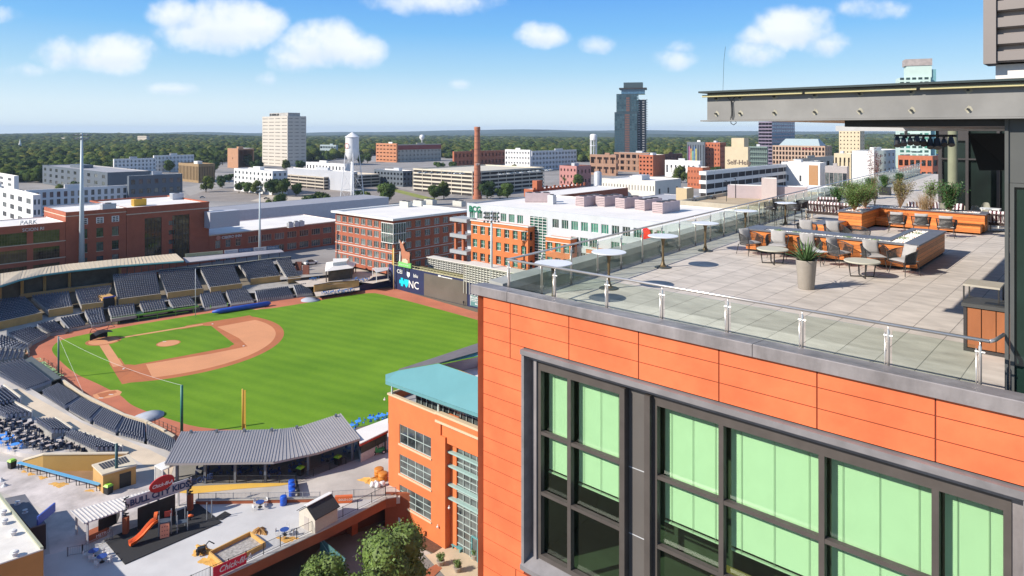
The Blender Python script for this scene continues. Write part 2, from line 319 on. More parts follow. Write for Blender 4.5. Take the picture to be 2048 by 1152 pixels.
m.box(-.01, .0, .02, .4, 0, zc(-3.72)); m.k = 0
S_ = -.066
m.loft([(-.2,.02,0),(-.2,.02,zc(-3.72)),(-.2+S_*62,62,zc(-3.72)),(-.2+S_*62,62,0)], [(.0,.31,0),(.0,.31,zc(-3.72)),(.0+S_*62,62,zc(-3.72)),(.0+S_*62,62,0)])
m.build('wall', [PANEL, PANELD], T)
# coping of the front and left parapets, in lengths with open joints
def cope(name, P0, P1, w0, w1):
    q = MB(); P0 = Vector(P0); P1 = Vector(P1); d = (P1-P0).normalized(); nrm = Vector((-d.y, d.x, 0))
    s = (lambda t, off, z: tuple(P0+d*t+nrm*off)[:2]+(z,)); Lg = (P1-P0).length
    prof = [(w0, zc(-3.707)), (w0, zc(-3.512)), (w0+.012, zc(-3.5)), (w1, zc(-3.53)), (w1, zc(-3.707))]
    q.loft([s(0,o,z) for o,z in prof], [s(Lg,o,z) for o,z in prof]); return q.build(name, COPE, T)
for a, b in ((-.34, .78), (.792, 6.25), (6.262, 11.7), (11.712, 15)): cope('coping', (a,0,0), (b,0,0), -.077, .38)
for a, b in ((.55, 3.4), (3.42, 8.4), (8.42, 13.4), (13.42, 20), (20.02, 30), (30.02, 45), (45.02, 62)):
    q = MB(); pr = [(-.32, zc(-3.707)), (-.32, zc(-3.5)), (.12, zc(-3.53)), (.12, zc(-3.707))]
    q.loft([(o+S_*a,a,z) for o,z in pr], [(o+S_*b,b,z) for o,z in pr]); q.build('coping', mat('parapet_top', (.33,.33,.31), .8, .15, 1.5, bump=.1, bs=8), T)
q = MB(); q.loft([(-.34,-.077,zc(-3.707)),(-.34,-.077,zc(-3.5)),(-.34,.549,zc(-3.5)),(-.34,.549,zc(-3.707))], [(.12,.375,zc(-3.707)),(.12,.375,zc(-3.5)),(.12,.549,zc(-3.5)),(.12,.549,zc(-3.707))])
# parapet inner faces and terrace floor
q = MB(); q.loft([(.12,.36,ZF),(.12,.36,zc(-3.62)),(15,.36,zc(-3.62)),(15,.36,ZF)], [(.12,.31,ZF),(.12,.31,zc(-3.62)),(15,.31,zc(-3.62)),(15,.31,ZF)])
q.loft([(.08,.31,ZF),(.08,.31,zc(-3.62)),(.08+S_*62,62,zc(-3.62)),(.08+S_*62,62,ZF)], [(.0,.31,ZF),(.0,.31,zc(-3.62)),(.0+S_*62,62,zc(-3.62)),(.0+S_*62,62,ZF)]); q.build('parapet', PARGREY, T)
TILE = tile_mat(); q = MB(); q.prism([(.05,.3),(32,.3),(32,62),(S_*62,62)], ZF-.3, ZF); q.build('terrace_floor', TILE, T)
# window surround: hood, inner trims, reveals, sloping sill
def frame_ring(name, y0, y1, u0, zt, zb, wd, m_, hb=None):
    q = MB(); q.box(u0, 12, y0, y1, zt-wd, zt); q.box(u0, u0+wd*.75, y0, y1, zb, zt-wd); q.box(9.845-(u0-1.187), 9.845-(u0-1.187)+wd*.75, y0, y1, zb, zt-wd-.001) if u0 < 1.4 else None; return q.build(name, m_, T)
q = MB(); q.loft([(1.187,-.10,zc(-4.655)),(1.187,-.10,zc(-4.76)),(1.187,.3,zc(-4.76)),(1.187,.3,zc(-4.632))], [(15,-.10,zc(-4.655)),(15,-.10,zc(-4.76)),(15,.3,zc(-4.76)),(15,.3,zc(-4.632))])
q.box(1.187,1.262,-.06,.3,zc(-9.22),zc(-4.762)); q.box(9.845,9.92,-.06,.3,zc(-9.22),zc(-4.762)); q.build('window_surround', TRIM, T)
q = MB(); q.box(1.262,9.845,.08,.3,zc(-4.875),zc(-4.762)); q.box(1.262,1.40,.22,.3,zc(-9.1),zc(-4.877)); q.box(1.40,1.475,.10,.3,zc(-9.1),zc(-4.878)); q.box(9.70,9.845,.16,.3,zc(-9.1),zc(-4.877)); q.build('inner_trim', COPE, T)
q = MB(); q.loft([(1.187,-.10,zc(-9.34)),(1.187,-.10,zc(-9.24)),(1.187,.18,zc(-9.08)),(1.187,.3,zc(-9.08)),(1.187,.3,zc(-9.34))], [(15,-.10,zc(-9.34)),(15,-.10,zc(-9.24)),(15,.18,zc(-9.08)),(15,.3,zc(-9.08)),(15,.3,zc(-9.34))]); q.build('window_sill', TRIM, T)
zs_ = [zc(-4.88), zc(-5.08), zc(-6.37), zc(-6.44), zc(-7.65), zc(-7.72), zc(-8.98), zc(-9.08)]
def bay(u0, u1, mulls, name='window'):
    q = MB(); q.box(u0,u1,.14,.26,zs_[1],zs_[0]); q.box(u0,u1,.14,.26,zs_[7],zs_[6])
    q.box(u0,u0+.09,.139,.26,zs_[6],zs_[1]); q.box(u1-.09,u1,.139,.26,zs_[6],zs_[1])
    ed = [u0+.09]
    for a in mulls: q.box(a-.045,a+.045,.139,.26,zs_[6],zs_[1]); ed += [a-.045, a+.045]
    ed.append(u1-.09)
    for a, b in zip(ed[::2], ed[1::2]): q.box(a,b,.145,.25,zs_[3],zs_[2]); q.box(a,b,.145,.25,zs_[5],zs_[4])
    wo = q.build(name, BRONZE, T)
    MB().box(u0+.04,u1-.04,.27,.28,zs_[7]+.03,zs_[0]-.03).build('pane', WGLASS, wo)
    for a, b in zip(ed[::2], ed[1::2]):
        q = MB(); n = int((zc(-4.98)-zc(-7.27))/.028)
        for i in range(n): z = zc(-4.98)-i*.028; q.face(((a+.03,.385,z-.013),(b-.03,.385,z-.013),(b-.03,.397,z+.013),(a+.03,.397,z+.013)))
        q.box(a+.03,b-.03,.37,.41,zc(-7.31),zc(-7.28)); q.k = 1
        for f_ in ((.25,.75) if b-a < 1 else (.14,.5,.86)): x = a+(b-a)*f_; q.box(x-.004,x+.004,.366,.37,zc(-7.3),zc(-4.98))
        q.build('window_blind', [mat('blind_slat', (.74,.72,.64), .5, .03), mat('blind_cord', (.35,.4,.33), .7, .02)], wo)
bay(1.475, 3.62, [2.315]); bay(4.27, 9.70, [5.61, 7.275, 8.82])
q = MB(); q.box(3.72,4.15,.19,.26,zs_[7],zs_[0]); q.k = 1; q.box(3.62,3.72,.03,.26,zs_[7],zc(-4.90)); q.box(4.15,4.27,.03,.26,zs_[7],zc(-4.90)); q.k = 2
for z in (-6.42, -7.69): q.box(3.722,4.148,.186,.19,zc(z)-.012,zc(z)+.004)
q.build('spandrel', [SPAND, BRONZE, LGREY], T)
q = MB(); q.box(1.2,10.4,2.6,2.7,zc(-9.5),zc(-4.8)); q.box(1.2,10.4,.5,2.7,zc(-9.3),zc(-9.2)); q.box(1.2,1.3,.5,2.7,zc(-9.2),zc(-4.8)); q.box(1.2,10.4,.3,2.7,zc(-4.85),zc(-4.8)); q.box(10.3,10.4,.31,2.6,zc(-9.2),zc(-4.86)); q.k = 1; q.box(5.0,5.9,.9,1.5,zc(-9.2),zc(-8.35)); q.box(5.95,6.3,.9,1.5,zc(-9.2),zc(-8.3)); q.build('room_interior', [mat('dark_room', (.06,.065,.05), .9, .3, 1), mat('desk_wood', (.35,.22,.08), .6, .2, 3)], T)
# second bay column further right is outside the picture; upper end wall with dark glass door
q = MB(); q.box(9.53,12,.99,1.10,zc(-.74),zc(.19)); q.box(9.53,9.575,.96,1.10,ZF,zc(.19)); q.box(9.59,9.64,.98,1.09,ZF,zc(-.745)); q.box(9.64,12,.98,1.09,zc(-.80),zc(-.745)); q.build('end_wall', mat('charcoal_cladding', (.075,.078,.074), .5, .1, 2), T)
MB().box(9.64,12,1.03,1.05,ZF,zc(-.80)).build('glass_door', glassy('dark_green_glass', (.012,.028,.022), (.03,.06,.05), .03, .7, .8), T)
# canopy
CAN = thing('steel_canopy', 'grey steel canopy beam reaching over the terrace with a yellow light tube', 'canopy', (O0.x, O0.y, 0), A)
BEAM = mat('grey_beam_paint', (.205,.20,.19), .5, .16, 1.2); q = MB()
q.box(4.98,16,.90,.93,zc(.205),zc(.70)); q.box(4.93,16,.72,1.1,zc(.175),zc(.20)); q.build('beam', BEAM, CAN)
MB().box(4.90,16,.70,1.12,zc(.702),zc(.735)).build('top_flange', mat('dark_green_edge', (.02,.035,.035), .5, .1), CAN)
q = MB()
for a, b in ((4.93,6.75),(6.80,8.45),(8.5,12)): q.tube([(a,.80,zc(.645)),(b,.80,zc(.645))], .022, 8)
q.build('light_tube', mat('yellow_tube', (.78,.68,.36), .4, .03), CAN)
for u in (5.16, 5.62, 6.24, 6.92, 7.62, 8.36, 9.1):
    for z in (.32, .60): MB_2 = MB(); [MB_2.face([(u+.01+k_*r_*.05*math.cos(j_*.7+k_), .8985, zc(z)+k_*r_*.045*math.sin(j_*.7+k_)) for j_, r_ in zip(range(9), (1,1.3,.8,1.2,1,1.4,.9,1.1,.8))]) for k_ in (1,)]; MB_2.build('worn_paint', mat('worn_patch', (.33,.31,.24), .7, .3, 20), CAN); MB().tube([(u,.845,zc(z)),(u,.90,zc(z))], .017, 8).build('bolt', BLACK, CAN)
q = MB(); RUST = mat('worn_patch', (.36,.34,.26), .7, .3, 20)
q.tube([(5.40,.86,zc(.62)),(5.46,.87,zc(.54)),(5.47,.87,zc(.30)),(5.45,.86,zc(.22)),(5.47,.85,zc(.14)),(5.52,.85,zc(.11)),(5.57,.86,zc(.15)),(5.55,.86,zc(.175))], .007, 6); q.tube([(5.54,.86,zc(.62)),(5.475,.865,zc(.545)),(5.49,.865,zc(.3)),(5.47,.86,zc(.23))], .007, 6); q.build('cable', BLACK, CAN)
q = MB(); q.box(5.0,16,.93,15,zc(.21),zc(.22)); q.build('wood_soffit', mat('soffit_wood', (.45,.27,.15), .6, .2, 3, streak=.2), CAN)
q = MB(); q.box(5.0,16,.94,15,zc(.23),zc(.69)); q.box(7.32,16,1.15,14.5,zc(.07),zc(.208)); q.build('roof_deck', BLACK, CAN)
q = MB(); q.box(2.9,16,15.1,15.3,zc(.0),zc(.19)); q.build('rear_beam', mat('pale_grey_beam', (.42,.42,.42), .5, .08), CAN)
q = MB(); q.tube([(5.28,.92,zc(.73)),(5.30,.92,zc(1.3)),(5.33,.92,zc(1.55))], .003, 5); q.build('antenna_whip', BLACK, CAN)
# upper plant tower
PT = thing('plant_tower', 'brown grey corrugated metal tower with a smooth edge strip standing above the canopy', 'tower', (O0.x, O0.y, 0), A)
TW = mat('taupe_metal', (.225,.195,.18), .45, .06, 1); q = MB(); q.box(9.15,9.315,1.86,2.4,zc(1.05),zc(6)); q.box(9.3,15,2.35,8,zc(1.05),zc(6)); q.build('edge_fascia', TW, PT)
q = MB()
for i in range(18):
    z = zc(1.07+i*.262); q.loft([(9.32,1.93,z),(9.32,1.90,z+.02),(9.32,1.90,z+.165),(9.32,2.02,z+.18),(9.32,2.02,z+.262),(9.32,2.3,z+.262),(9.32,2.3,z)], [(15,1.93,z),(15,1.90,z+.02),(15,1.90,z+.165),(15,2.02,z+.18),(15,2.02,z+.262),(15,2.3,z+.262),(15,2.3,z)])
q.build('corrugated_cladding', TW, PT)
q = MB(); q.box(9.28,15,2.1,8,zc(.74),zc(1.045)); q.build('base_wall', mat('pale_render', (.68,.64,.60), .8, .05, 2, bump=.1), PT)
# rear pavilion under the canopy
RP = thing('glass_pavilion', 'dark glazed pavilion with a round concrete column at the back of the terrace', 'pavilion', (O0.x, O0.y, 0), A)
q = MB(); q.box(3.9,16,27,40,zc(.21),zc(.5)); q.box(3.9,4.05,27,27.2,ZF,zc(.2)); q.box(4.05,5.0,27.0,27.1,zc(-.45),zc(.2)); q.box(9.0,16,15.3,27,zc(.2),zc(.5))
for u in (5.0, 6.2, 8.4, 10.6): q.box(u,u+.12,27,27.15,ZF,zc(.2))
q.box(4,16,26.98,27.05,zc(-1.35),zc(-1.28)); q.build('frame', FRAMED, RP)
MB().box(4.06,16,27.15,27.2,ZF,zc(.2)).build('glazing', glassy('dark_lobby_glass', (.010,.012,.012), (.02,.035,.03), .15, .25, .5), RP)
MB().lathe([(.19,ZF),(.19,zc(.2))], (4.9,24.6,0), 24).build('column', mat('column_concrete', (.22,.23,.15), .8, .1, 2), RP)
q = MB(); q.loft([(7.67,10.2,zc(-.06)),(8.5,10.9,zc(-.06)),(8.5,11.1,zc(-.06)),(7.67,10.4,zc(-.06))], [(7.92,10.2,zc(-1.02)),(8.5,10.9,zc(-1.02)),(8.5,11.1,zc(-1.02)),(7.92,10.4,zc(-1.02))]); q.build('projection_screen', mat('matt_black', (.006,.006,.007), .7, .1), RP)
# hanging audio rack
AV = thing('lighting_rack', 'cluster of black stage lights and speakers hanging below the canopy rear beam', 'stage lights', UV(5.0,15.8,zc(0)), A)
q = MB(); q.box(-.04,.04,-.04,.04,-.25,.15); q.box(.9,.98,-.04,.04,-.25,.15); q.box(-.35,1.5,-.05,.05,-.2,-.12); q.build('bar', BLACK, AV)
for i in range(9):
    x = -.25+i*.2; s = .1+.05*random.random(); q = MB(); q.tube([(x,-.1,-.22-s*random.random()),(x+.05,-.28,-.42-.15*random.random())], [s*.7,s], 8); q.box(x-.03,x+.03,-.15,-.05,-.4,-.15); q.build('spotlight', BLACK, AV)
# ---------------------------------------------------------------- glass railings
def railing(lab, pts, z0, zt, n, extra=()):
    """pts: start, end in u, v; n posts as list of distances"""
    r = thing('glass_railing', lab, 'railing', (O0.x, O0.y, 0), A); p0 = Vector((*pts[0],0)); d = Vector((*pts[1],0))-p0; Lg = d.length; d.normalize(); nr = Vector((-d.y,d.x,0))
    h = MB(); h.tube([tuple(p0)[:2]+(zt,), tuple(p0+d*Lg)[:2]+(zt,)], .026, 12)
    for e in extra: h.tube([(*a, zt) for a in e], .026, 12)
    h.build('handrail', STEEL, r, smooth=True)
    for s in n:
        p = p0+d*s; q = MB(); q.tube([(p.x,p.y,z0),(p.x,p.y,zt-.10),(p.x,p.y,zt-.07),(p.x,p.y,zt-.02)], [.022,.022,.009,.009], 10); q2 = p+nr*.0-d*.045; q.tube([(q2.x,q2.y,z0),(q2.x,q2.y,zt-.13)], .010, 8); q.build('post', STEEL, r, smooth=True)
        for zq in (zt-.17, z0+.18): q = MB(); c = p-d*.06; e = p+d*.06; q.tube([(c.x,c.y,zq),(e.x,e.y,zq)], .014, 8); q.build('glass_clip', mat('clip_steel', (.7,.68,.64), .3, .05, metal=.6), r)
    for a, b in zip(n, n[1:]):
        A0 = p0+d*(a+.055); B0 = p0+d*(b-.055); t = nr*.005
        q = MB(); q.loft([tuple(A0-t)[:2]+(z0+.08,), tuple(A0+t)[:2]+(z0+.08,), tuple(B0+t)[:2]+(z0+.08,), tuple(B0-t)[:2]+(z0+.08,)], [tuple(A0-t)[:2]+(zt-.085,), tuple(A0+t)[:2]+(zt-.085,), tuple(B0+t)[:2]+(zt-.085,), tuple(B0-t)[:2]+(zt-.085,)]); q.build('glass_panel', RAILGLASS, r)
    return r
zr = zc(-2.92)
railing('glass and steel railing along the front edge of the terrace above the orange panels', ((.33,.43),(9.42,.43)), ZF, zr, [.06,1.39,2.73,3.97,5.27,6.55,7.82,8.98], extra=[((9.42,.43),(9.47,.55),(9.52,.95))])
railing('long glass and steel railing running back along the left parapet of the terrace', ((.33,.43),(.33+S_*61,61.4)), ZF, zr, [1.35+1.29*i for i in range(46)])
# ================================================================ terrace furniture
ROPE = mat('charcoal_rope', (.045,.045,.045), .8, .3, 20, bump=.4, bs=60); CUSH = mat('grey_cushion', (.36,.345,.335), .9, .08, 6, bump=.15, bs=30); LEG = mat('black_leg', (.03,.028,.027), .5, .1)
def pillow(mb, c, sx, sy, sz, rot=None, n=10):
    """plump cushion: superellipsoid with pinched corners"""
    M_ = Matrix.Translation(c) @ (rot.to_4x4() if rot else Matrix.Identity(4)); rows_ = []
    for side in (1, -1):
        rows = []
        for i in range(n+1):
            r = []
            for j in range(n+1):
                a, b = i/n*2-1, j/n*2-1; th = (1-a**4)*(1-b**4); k = 1-.05*(1-abs(a))*(abs(b)>.9)-.05*(1-abs(b))*(abs(a)>.9)
                r.append(M_ @ Vector((a*sx/2*k, side*sy/2*(.12+.88*th**.6), b*sz/2*k)))
            rows.append(r)
        mb.sheet(rows); rows_.append(rows)
    f, k = rows_
    for idx in ([(0,j) for j in range(n+1)], [(n,j) for j in range(n+1)], [(i,0) for i in range(n+1)], [(i,n) for i in range(n+1)]):
        mb.sheet([[f[i][j] for i,j in idx], [k[i][j] for i,j in idx]])
def make_chair(stool=False):
    """rope shell armchair facing -y"""
    t = thing('bar_stool' if stool else 'armchair', 'x', 'bar stool' if stool else 'armchair'); sh = .36 if stool else .0
    s0 = .36+sh; q = MB(); W, D_ = (.5,.5) if stool else (.66,.60); bh = .27 if stool else .34
    def cur(f):      # f 0..1 from front left arm round the back to front right arm
        a = (f-.5)*2; ang = a*math.pi*.5
        if abs(a) > .55: s = (abs(a)-.55)/.45; x = math.copysign(W/2, a); y = .02-s*(D_*.5); 
        else: ang = a/.55*math.pi/2; x = math.sin(ang)*W/2; y = .02+math.cos(ang)*D_*.46
        return x, y
    def top(f): a = abs(f-.5)*2; return s0+bh*(.68+.32*math.cos(min(1,a*1.1)*math.pi/2)**.7) if a < .9 else s0+bh*.68
    nn = 46
    for i in range(nn):
        f = (i+.5)/nn; x, y = cur(f); xx, yy = cur(min(1,f+.35/nn)); d = Vector((xx-x, yy-y, 0)); d = d.normalized()*.0095; lo = .86
        q.loft([(x*lo-d.x,y*lo-d.y,s0-.02),(x*lo+d.x,y*lo+d.y,s0-.02),(x*lo+d.x+d.y*.9,y*lo+d.y-d.x*.9,s0-.02)], [(x-d.x,y-d.y,top(f)),(x+d.x,y+d.y,top(f)),(x+d.x+d.y*.9,y+d.y-d.x*.9,top(f))], cap=False)
    q.build('rope_back', ROPE, t)
    q = MB(); pth = [(*cur(i/30), top(i/30)) for i in range(31)]; q.tube(pth, .014, 6); q.tube([(cur(0)[0]*.86,cur(0)[1],s0-.02), pth[0]], .013, 6); q.tube([(cur(1)[0]*.86,cur(1)[1],s0-.02), pth[-1]], .013, 6)
    lo = [(x*.87,y*.87,s0-.025) for x,y,_ in pth]; q.tube(lo+[lo[0]], .014, 6)
    if stool: 
        for z in (.28,): q.tube([(-.2,-.2,z),(.2,-.2,z),(.2,.2,z),(-.2,.2,z),(-.2,-.2,z)], .009, 6)
    q.build('frame', LEG, t)
    for x, y in ((-1,-1),(1,-1),(1,1),(-1,1)): q = MB(); q.tube([(x*W*.36,y*D_*.34,s0-.03),(x*W*.43,y*D_*.43,0)], [.014,.009], 6); q.build('leg', LEG, t)
    q = MB(); pillow(q, Vector((0,-.02,s0+.035)), W*.8, .10, D_*.84, Matrix.Rotation(R(90),3,'X')); q.build('seat_cushion', CUSH, t, smooth=True)
    if not stool: q = MB(); pillow(q, Vector((0,.16,s0+.26)), .44, .13, .40, Matrix.Rotation(R(-16),3,'X')); q.build('pillow', CUSH, t, smooth=True)
    return t
def place(proto, used, px, py, face, lab, grp):
    """face: world direction of the seat"""
    p = G(px, py, ZF) if px > 99 else UV(px, py, ZF); a = math.atan2(face[1], face[0])+R(90)
    o = dup(proto, p, a, lab, grp); return o
ch = make_chair(); gr = 'rope armchairs around the fire pit'
CH = [((1.73,10.35),(.45,-.9),'rope armchair at the left end of the long orange fire pit side, turned right'),
 ((2.62,10.42),(-.45,-.9),'rope armchair second from the left along the fire pit front, behind the left round table'),
 ((3.55,10.45),(-.2,-1),'rope armchair half hidden behind the potted agave'),
 ((4.42,10.32),(.5,-.86),'rope armchair just right of the potted agave with its pillow leaning left'),
 ((5.35,10.42),(-.1,-1),'rope armchair behind the right round table facing the camera'),
 ((6.2,10.2),(-.95,-.25),'rope armchair at the right corner of the fire pit showing its woven side'),
 ((2.35,13.75),(-.3,-1),'rope armchair behind the fire pit, leftmost of the row on its far side'),
 ((3.15,14.1),(-.2,-1),'rope armchair behind the fire pit, middle of the row on its far side'),
 ((3.9,14.0),(.1,-1),'rope armchair without a back pillow behind the fire pit'),
 ((4.0,18.9),(.55,.84),'rope armchair seen from behind, nearest to the inner corner of the wooden planter'),
 ((4.82,18.95),(.5,.86),'rope armchair seen from behind, second of the three by the wooden planter bench'),
 ((5.68,18.75),(.6,.8),'rope armchair seen from behind, rightmost of the three by the wooden planter bench')]
for k, (p, fc, lb) in enumerate(CH):
    o = place(ch, 0, *p, fc, lb, gr)
    if k == 8: [bpy.data.objects.remove(c) for c in list(o.children) if c.name.startswith('pillow')]
for c in list(ch.children): bpy.data.objects.remove(c)
bpy.data.objects.remove(ch)
st = make_chair(True); 
for p, fc, lb in (((-.38,17.4),(.5,.9),'rope bar stool nearest the camera left of the high marble table'),((.52,17.7),(-.4,.9),'rope bar stool right of the high marble table, back to the camera'),((-.62,18.9),(.6,-.4),'rope bar stool beyond the high marble table with a striped throw'),((.35,19.0),(-.8,-.3),'rope bar stool on the far right of the high marble table')):
    place(st, 0, *p, fc, lb, 'bar stools around the high table')
for c in list(st.children): bpy.data.objects.remove(c)
bpy.data.objects.remove(st)
# tall tulip tables
MARB = mat('white_table_top', (.74,.74,.75), .35, .05, 3); BRZ = mat('patina_bronze', (.16,.115,.06), .45, .35, 6, metal=.5, bump=.2, bs=20); BASEM = mat('dark_patina', (.085,.09,.085), .5, .2, 5, metal=.4)
def tulip(lab):
    t = thing('bar_table', lab, 'table', group='tall white-topped tables along the railing')
    q = MB(); q.lathe([(.0,.0),(.24,.0),(.245,.012),(.23,.022),(.12,.034)], n=28); q.build('base', BASEM, t, smooth=True)
    q = MB(); q.lathe([(.13,.03),(.085,.06),(.052,.12),(.036,.22),(.031,.42),(.036,.66),(.052,.79),(.085,.86),(.12,.89)], n=20, cap=False); q.build('stem', BRZ, t, smooth=True)
    q = MB(); q.lathe([(.36,.888),(.425,.90),(.435,.912),(.43,.922),(.3,.926),(0,.926)], n=40); q.build('table_top', MARB, t); return t
tt = tulip('tall white-topped table nearest the corner of the terrace'); tt.location = UV(1.0,1.27,ZF)
for (u, v), lb in (((1.12,3.34),'tall white-topped table second from the terrace corner'),((.77,6.62),'tall white-topped table in the middle of the row along the railing'),((.4,10.0),'tall white-topped table fourth from the terrace corner'),((-.1,14.3),'tall white-topped table farthest back before the bar stools'),((-.05,18.2),'tall white-topped table among the rope bar stools')): dup(tt, UV(u,v,ZF), 0, lb)
# round coffee tables
def coffee(lab, uv):
    t = thing('coffee_table', lab, 'coffee table', UV(*uv,ZF), R(20)+A, 'round coffee tables by the fire pit')
    q = MB(); q.lathe([(.36,.40),(.44,.405),(.45,.42),(.45,.435),(.44,.445),(0,.445)], n=40); q.build('table_top', mat('sand_stone_top', (.48,.46,.37), .7, .08, 4), t)
    for k in range(2):
        a = R(90*k+10); q = MB(Matrix.Rotation(a,4,'Z')); q.tube([(-.34,0,.40),(-.29,0,.015),(.29,0,.015),(.34,0,.40)], .02, 4); q.box(-.36,.36,-.02,.02,.375,.40); q.build('leg', LEG, t)
coffee('round stone coffee table near the left end of the fire pit', (2.88,9.36)); coffee('round stone coffee table in front of the right end of the fire pit', (5.42,9.1))
t = thing('side_table', 'small white side table behind the potted agave', 'side table', UV(4.05,9.9,ZF), A)
MB().lathe([(.19,.42),(.2,.43),(0,.435)], n=24).build('table_top', MARB, t)
for k in range(3): a = k*2.094; q = MB(); q.tube([(.1*math.cos(a),.1*math.sin(a),.42),(-.16*math.cos(a),-.16*math.sin(a),0)], .008, 5); q.build('leg', LEG, t)
# agave in a tall pot
t = thing('plant_pot', 'tall tapered taupe pot standing in the middle of the terrace', 'plant pot', UV(4.79,6.66,ZF), 0)
MB().lathe([(0,0),(.185,0),(.19,.01),(.245,.70),(.25,.72),(.235,.725),(.225,.70),(.22,.64),(0,.63)], n=40).build('pot', mat('taupe_pot', (.30,.265,.225), .65, .07, 8, bump=.1), t, smooth=True)
MB().lathe([(.218,.655),(0,.66)], n=20).build('soil', mat('soil', (.04,.03,.02), .9, .3, 20), t)
ag = thing('agave', 'spiky green agave growing in the tall taupe pot', 'plant', UV(4.79,6.66,ZF+.66), 0)
q = MB(); random.seed(3)
def blade(q, base, az, el, ln, wd, bend=.25):
    p = Vector(base); rows = []; n = 8
    for i in range(n+1):
        s = i/n; e = el-bend*s*s*1.6; d = Vector((math.cos(az)*math.cos(e), math.sin(az)*math.cos(e), math.sin(e)))
        if i: p = p+d*ln/n
        sd = Vector((-math.sin(az), math.cos(az), 0)); up = sd.cross(d); w_ = wd*(.55+1.1*s if s < .35 else .935*(1-(s-.35)/.65)**.8)+.0008
        rows.append([p-sd*w_+up*w_*.35, p-up*w_*.15, p+sd*w_+up*w_*.35])
    q.sheet(rows)
for i in range(44):
    ring = i/44; el = R(84-58*ring+random.uniform(-5,5)); blade(q, (.03*math.cos(i*2.4),.03*math.sin(i*2.4),0), i*2.39996, el, random.uniform(.48,.66), random.uniform(.026,.036), .12+.2*ring)
q.build('leaves', mat('agave_green', (.085,.15,.055), .5, .35, 5, spec=.4, streak=.4), ag)
# fire pit
TEAK = None
def teak():
    m = mat('teak_boards', (.66,.205,.045), .5, .2, 4, bump=.1, bs=14, streak=7); n = m.node_tree.nodes; l = m.node_tree.links; b = n['Principled BSDF']
    c = n.new('ShaderNodeTexCoord'); s = n.new('ShaderNodeSeparateXYZ'); l.new(c.outputs['Object'], s.inputs[0]); a = n.new('ShaderNodeMath'); a.operation = 'DIVIDE'; a.inputs[1].default_value = .112; l.new(s.outputs[2], a.inputs[0])
    f = n.new('ShaderNodeMath'); f.operation = 'FRACT'; l.new(a.outputs[0], f.inputs[0]); k = n.new('ShaderNodeMath'); k.operation = 'LESS_THAN'; k.inputs[1].default_value = .07; l.new(f.outputs[0], k.inputs[0])
    fl = n.new('ShaderNodeMath'); fl.operation = 'FLOOR'; l.new(a.outputs[0], fl.inputs[0]); wn = n.new('ShaderNodeTexWhiteNoise'); wn.noise_dimensions = '1D'; l.new(fl.outputs[0], wn.inputs['W'])
    src = b.inputs['Base Color'].links[0].from_socket; mr = n.new('ShaderNodeMapRange'); mr.inputs[3].default_value = .72; mr.inputs[4].default_value = 1.15; l.new(wn.outputs[0], mr.inputs[0])
    x = n.new('ShaderNodeMixRGB'); x.blend_type = 'MULTIPLY'; x.inputs[0].default_value = 1; l.new(src, x.inputs[1]); l.new(mr.outputs[0], x.inputs[2])
    y = n.new('ShaderNodeMixRGB'); y.inputs[2].default_value = (.05,.015,.006,1); l.new(k.outputs[0], y.inputs[0]); l.new(x.outputs[0], y.inputs[1]); l.new(y.outputs[0], b.inputs['Base Color']); return m
TEAK = teak(); SLATE = mat('blue_slate', (.13,.13,.145), .45, .15, 3); PEB = mat('white_pebble', (.78,.77,.72), .6, .2, 30, rnd=0)
def ell(q, u0,u1,u2,v0,v1,v2,z0,z1): q.prism([(u0,v0),(u2,v0),(u2,v2),(u1,v2),(u1,v1),(u0,v1)], z0, z1)
FP = thing('fire_pit', 'L-shaped wooden fire pit with slate rim, white pebbles and small ferns', 'fire pit', UV(0,0,ZF), A)
q = MB(); ell(q,1.42,5.5,6.32,10.99,11.88,14.6,0,.08); q.build('plinth', BLACK, FP)
q = MB(); ell(q,1.38,5.46,6.36,10.93,11.92,14.66,.08,.70); q.build('body', TEAK, FP)
def rim(par, polys, z0, z1): 
    q = MB()
    for p in polys: q.prism(p, z0, z1)
    q.build('rim', SLATE, par)
rim(FP, [[(1.33,10.88),(6.41,10.88),(5.98,11.02),(1.95,11.02)], [(1.33,10.885),(1.93,11.02),(1.93,11.32),(5.6,11.32),(5.6,11.97),(1.33,11.97)], [(6.41,10.89),(6.41,14.71),(5.42,14.71),(5.42,11.98),(5.6,11.98),(5.6,14.35),(6.0,14.35),(6.0,11.03)]], .70, .745)
def pebbles(par, poly_pts, n, z, s=.035, seed=1):
    rr = random.Random(seed); q = MB(); ico = bmesh.new(); bmesh.ops.create_icosphere(ico, subdivisions=1, radius=1); V = [v.co.copy() for v in ico.verts]; Fc = [[v.index for v in f.verts] for f in ico.faces]; ico.free()
    for _ in range(n):
        x0,x1,y0,y1 = rr.choice(poly_pts); x, y = rr.uniform(x0,x1), rr.uniform(y0,y1); a, b, c = (s*rr.uniform(.6,1.4) for _ in range(3)); th = rr.uniform(0,3); k = len(q.v)
        for v in V: q.v.append((x+(v.x*a*math.cos(th)-v.y*b*math.sin(th)), y+(v.x*a*math.sin(th)+v.y*b*math.cos(th)), z+v.z*c*.7+rr.uniform(0,.02)))
        for f in Fc: q.fi([k+i for i in f])
    return tag(q.build('pebbles', PEB, par, smooth=True), kind='stuff')
pebbles(FP, [(1.95,5.95,11.05,11.3)]*3+[(5.62,5.98,11.3,14.3)]*2, 900, .70, .034)
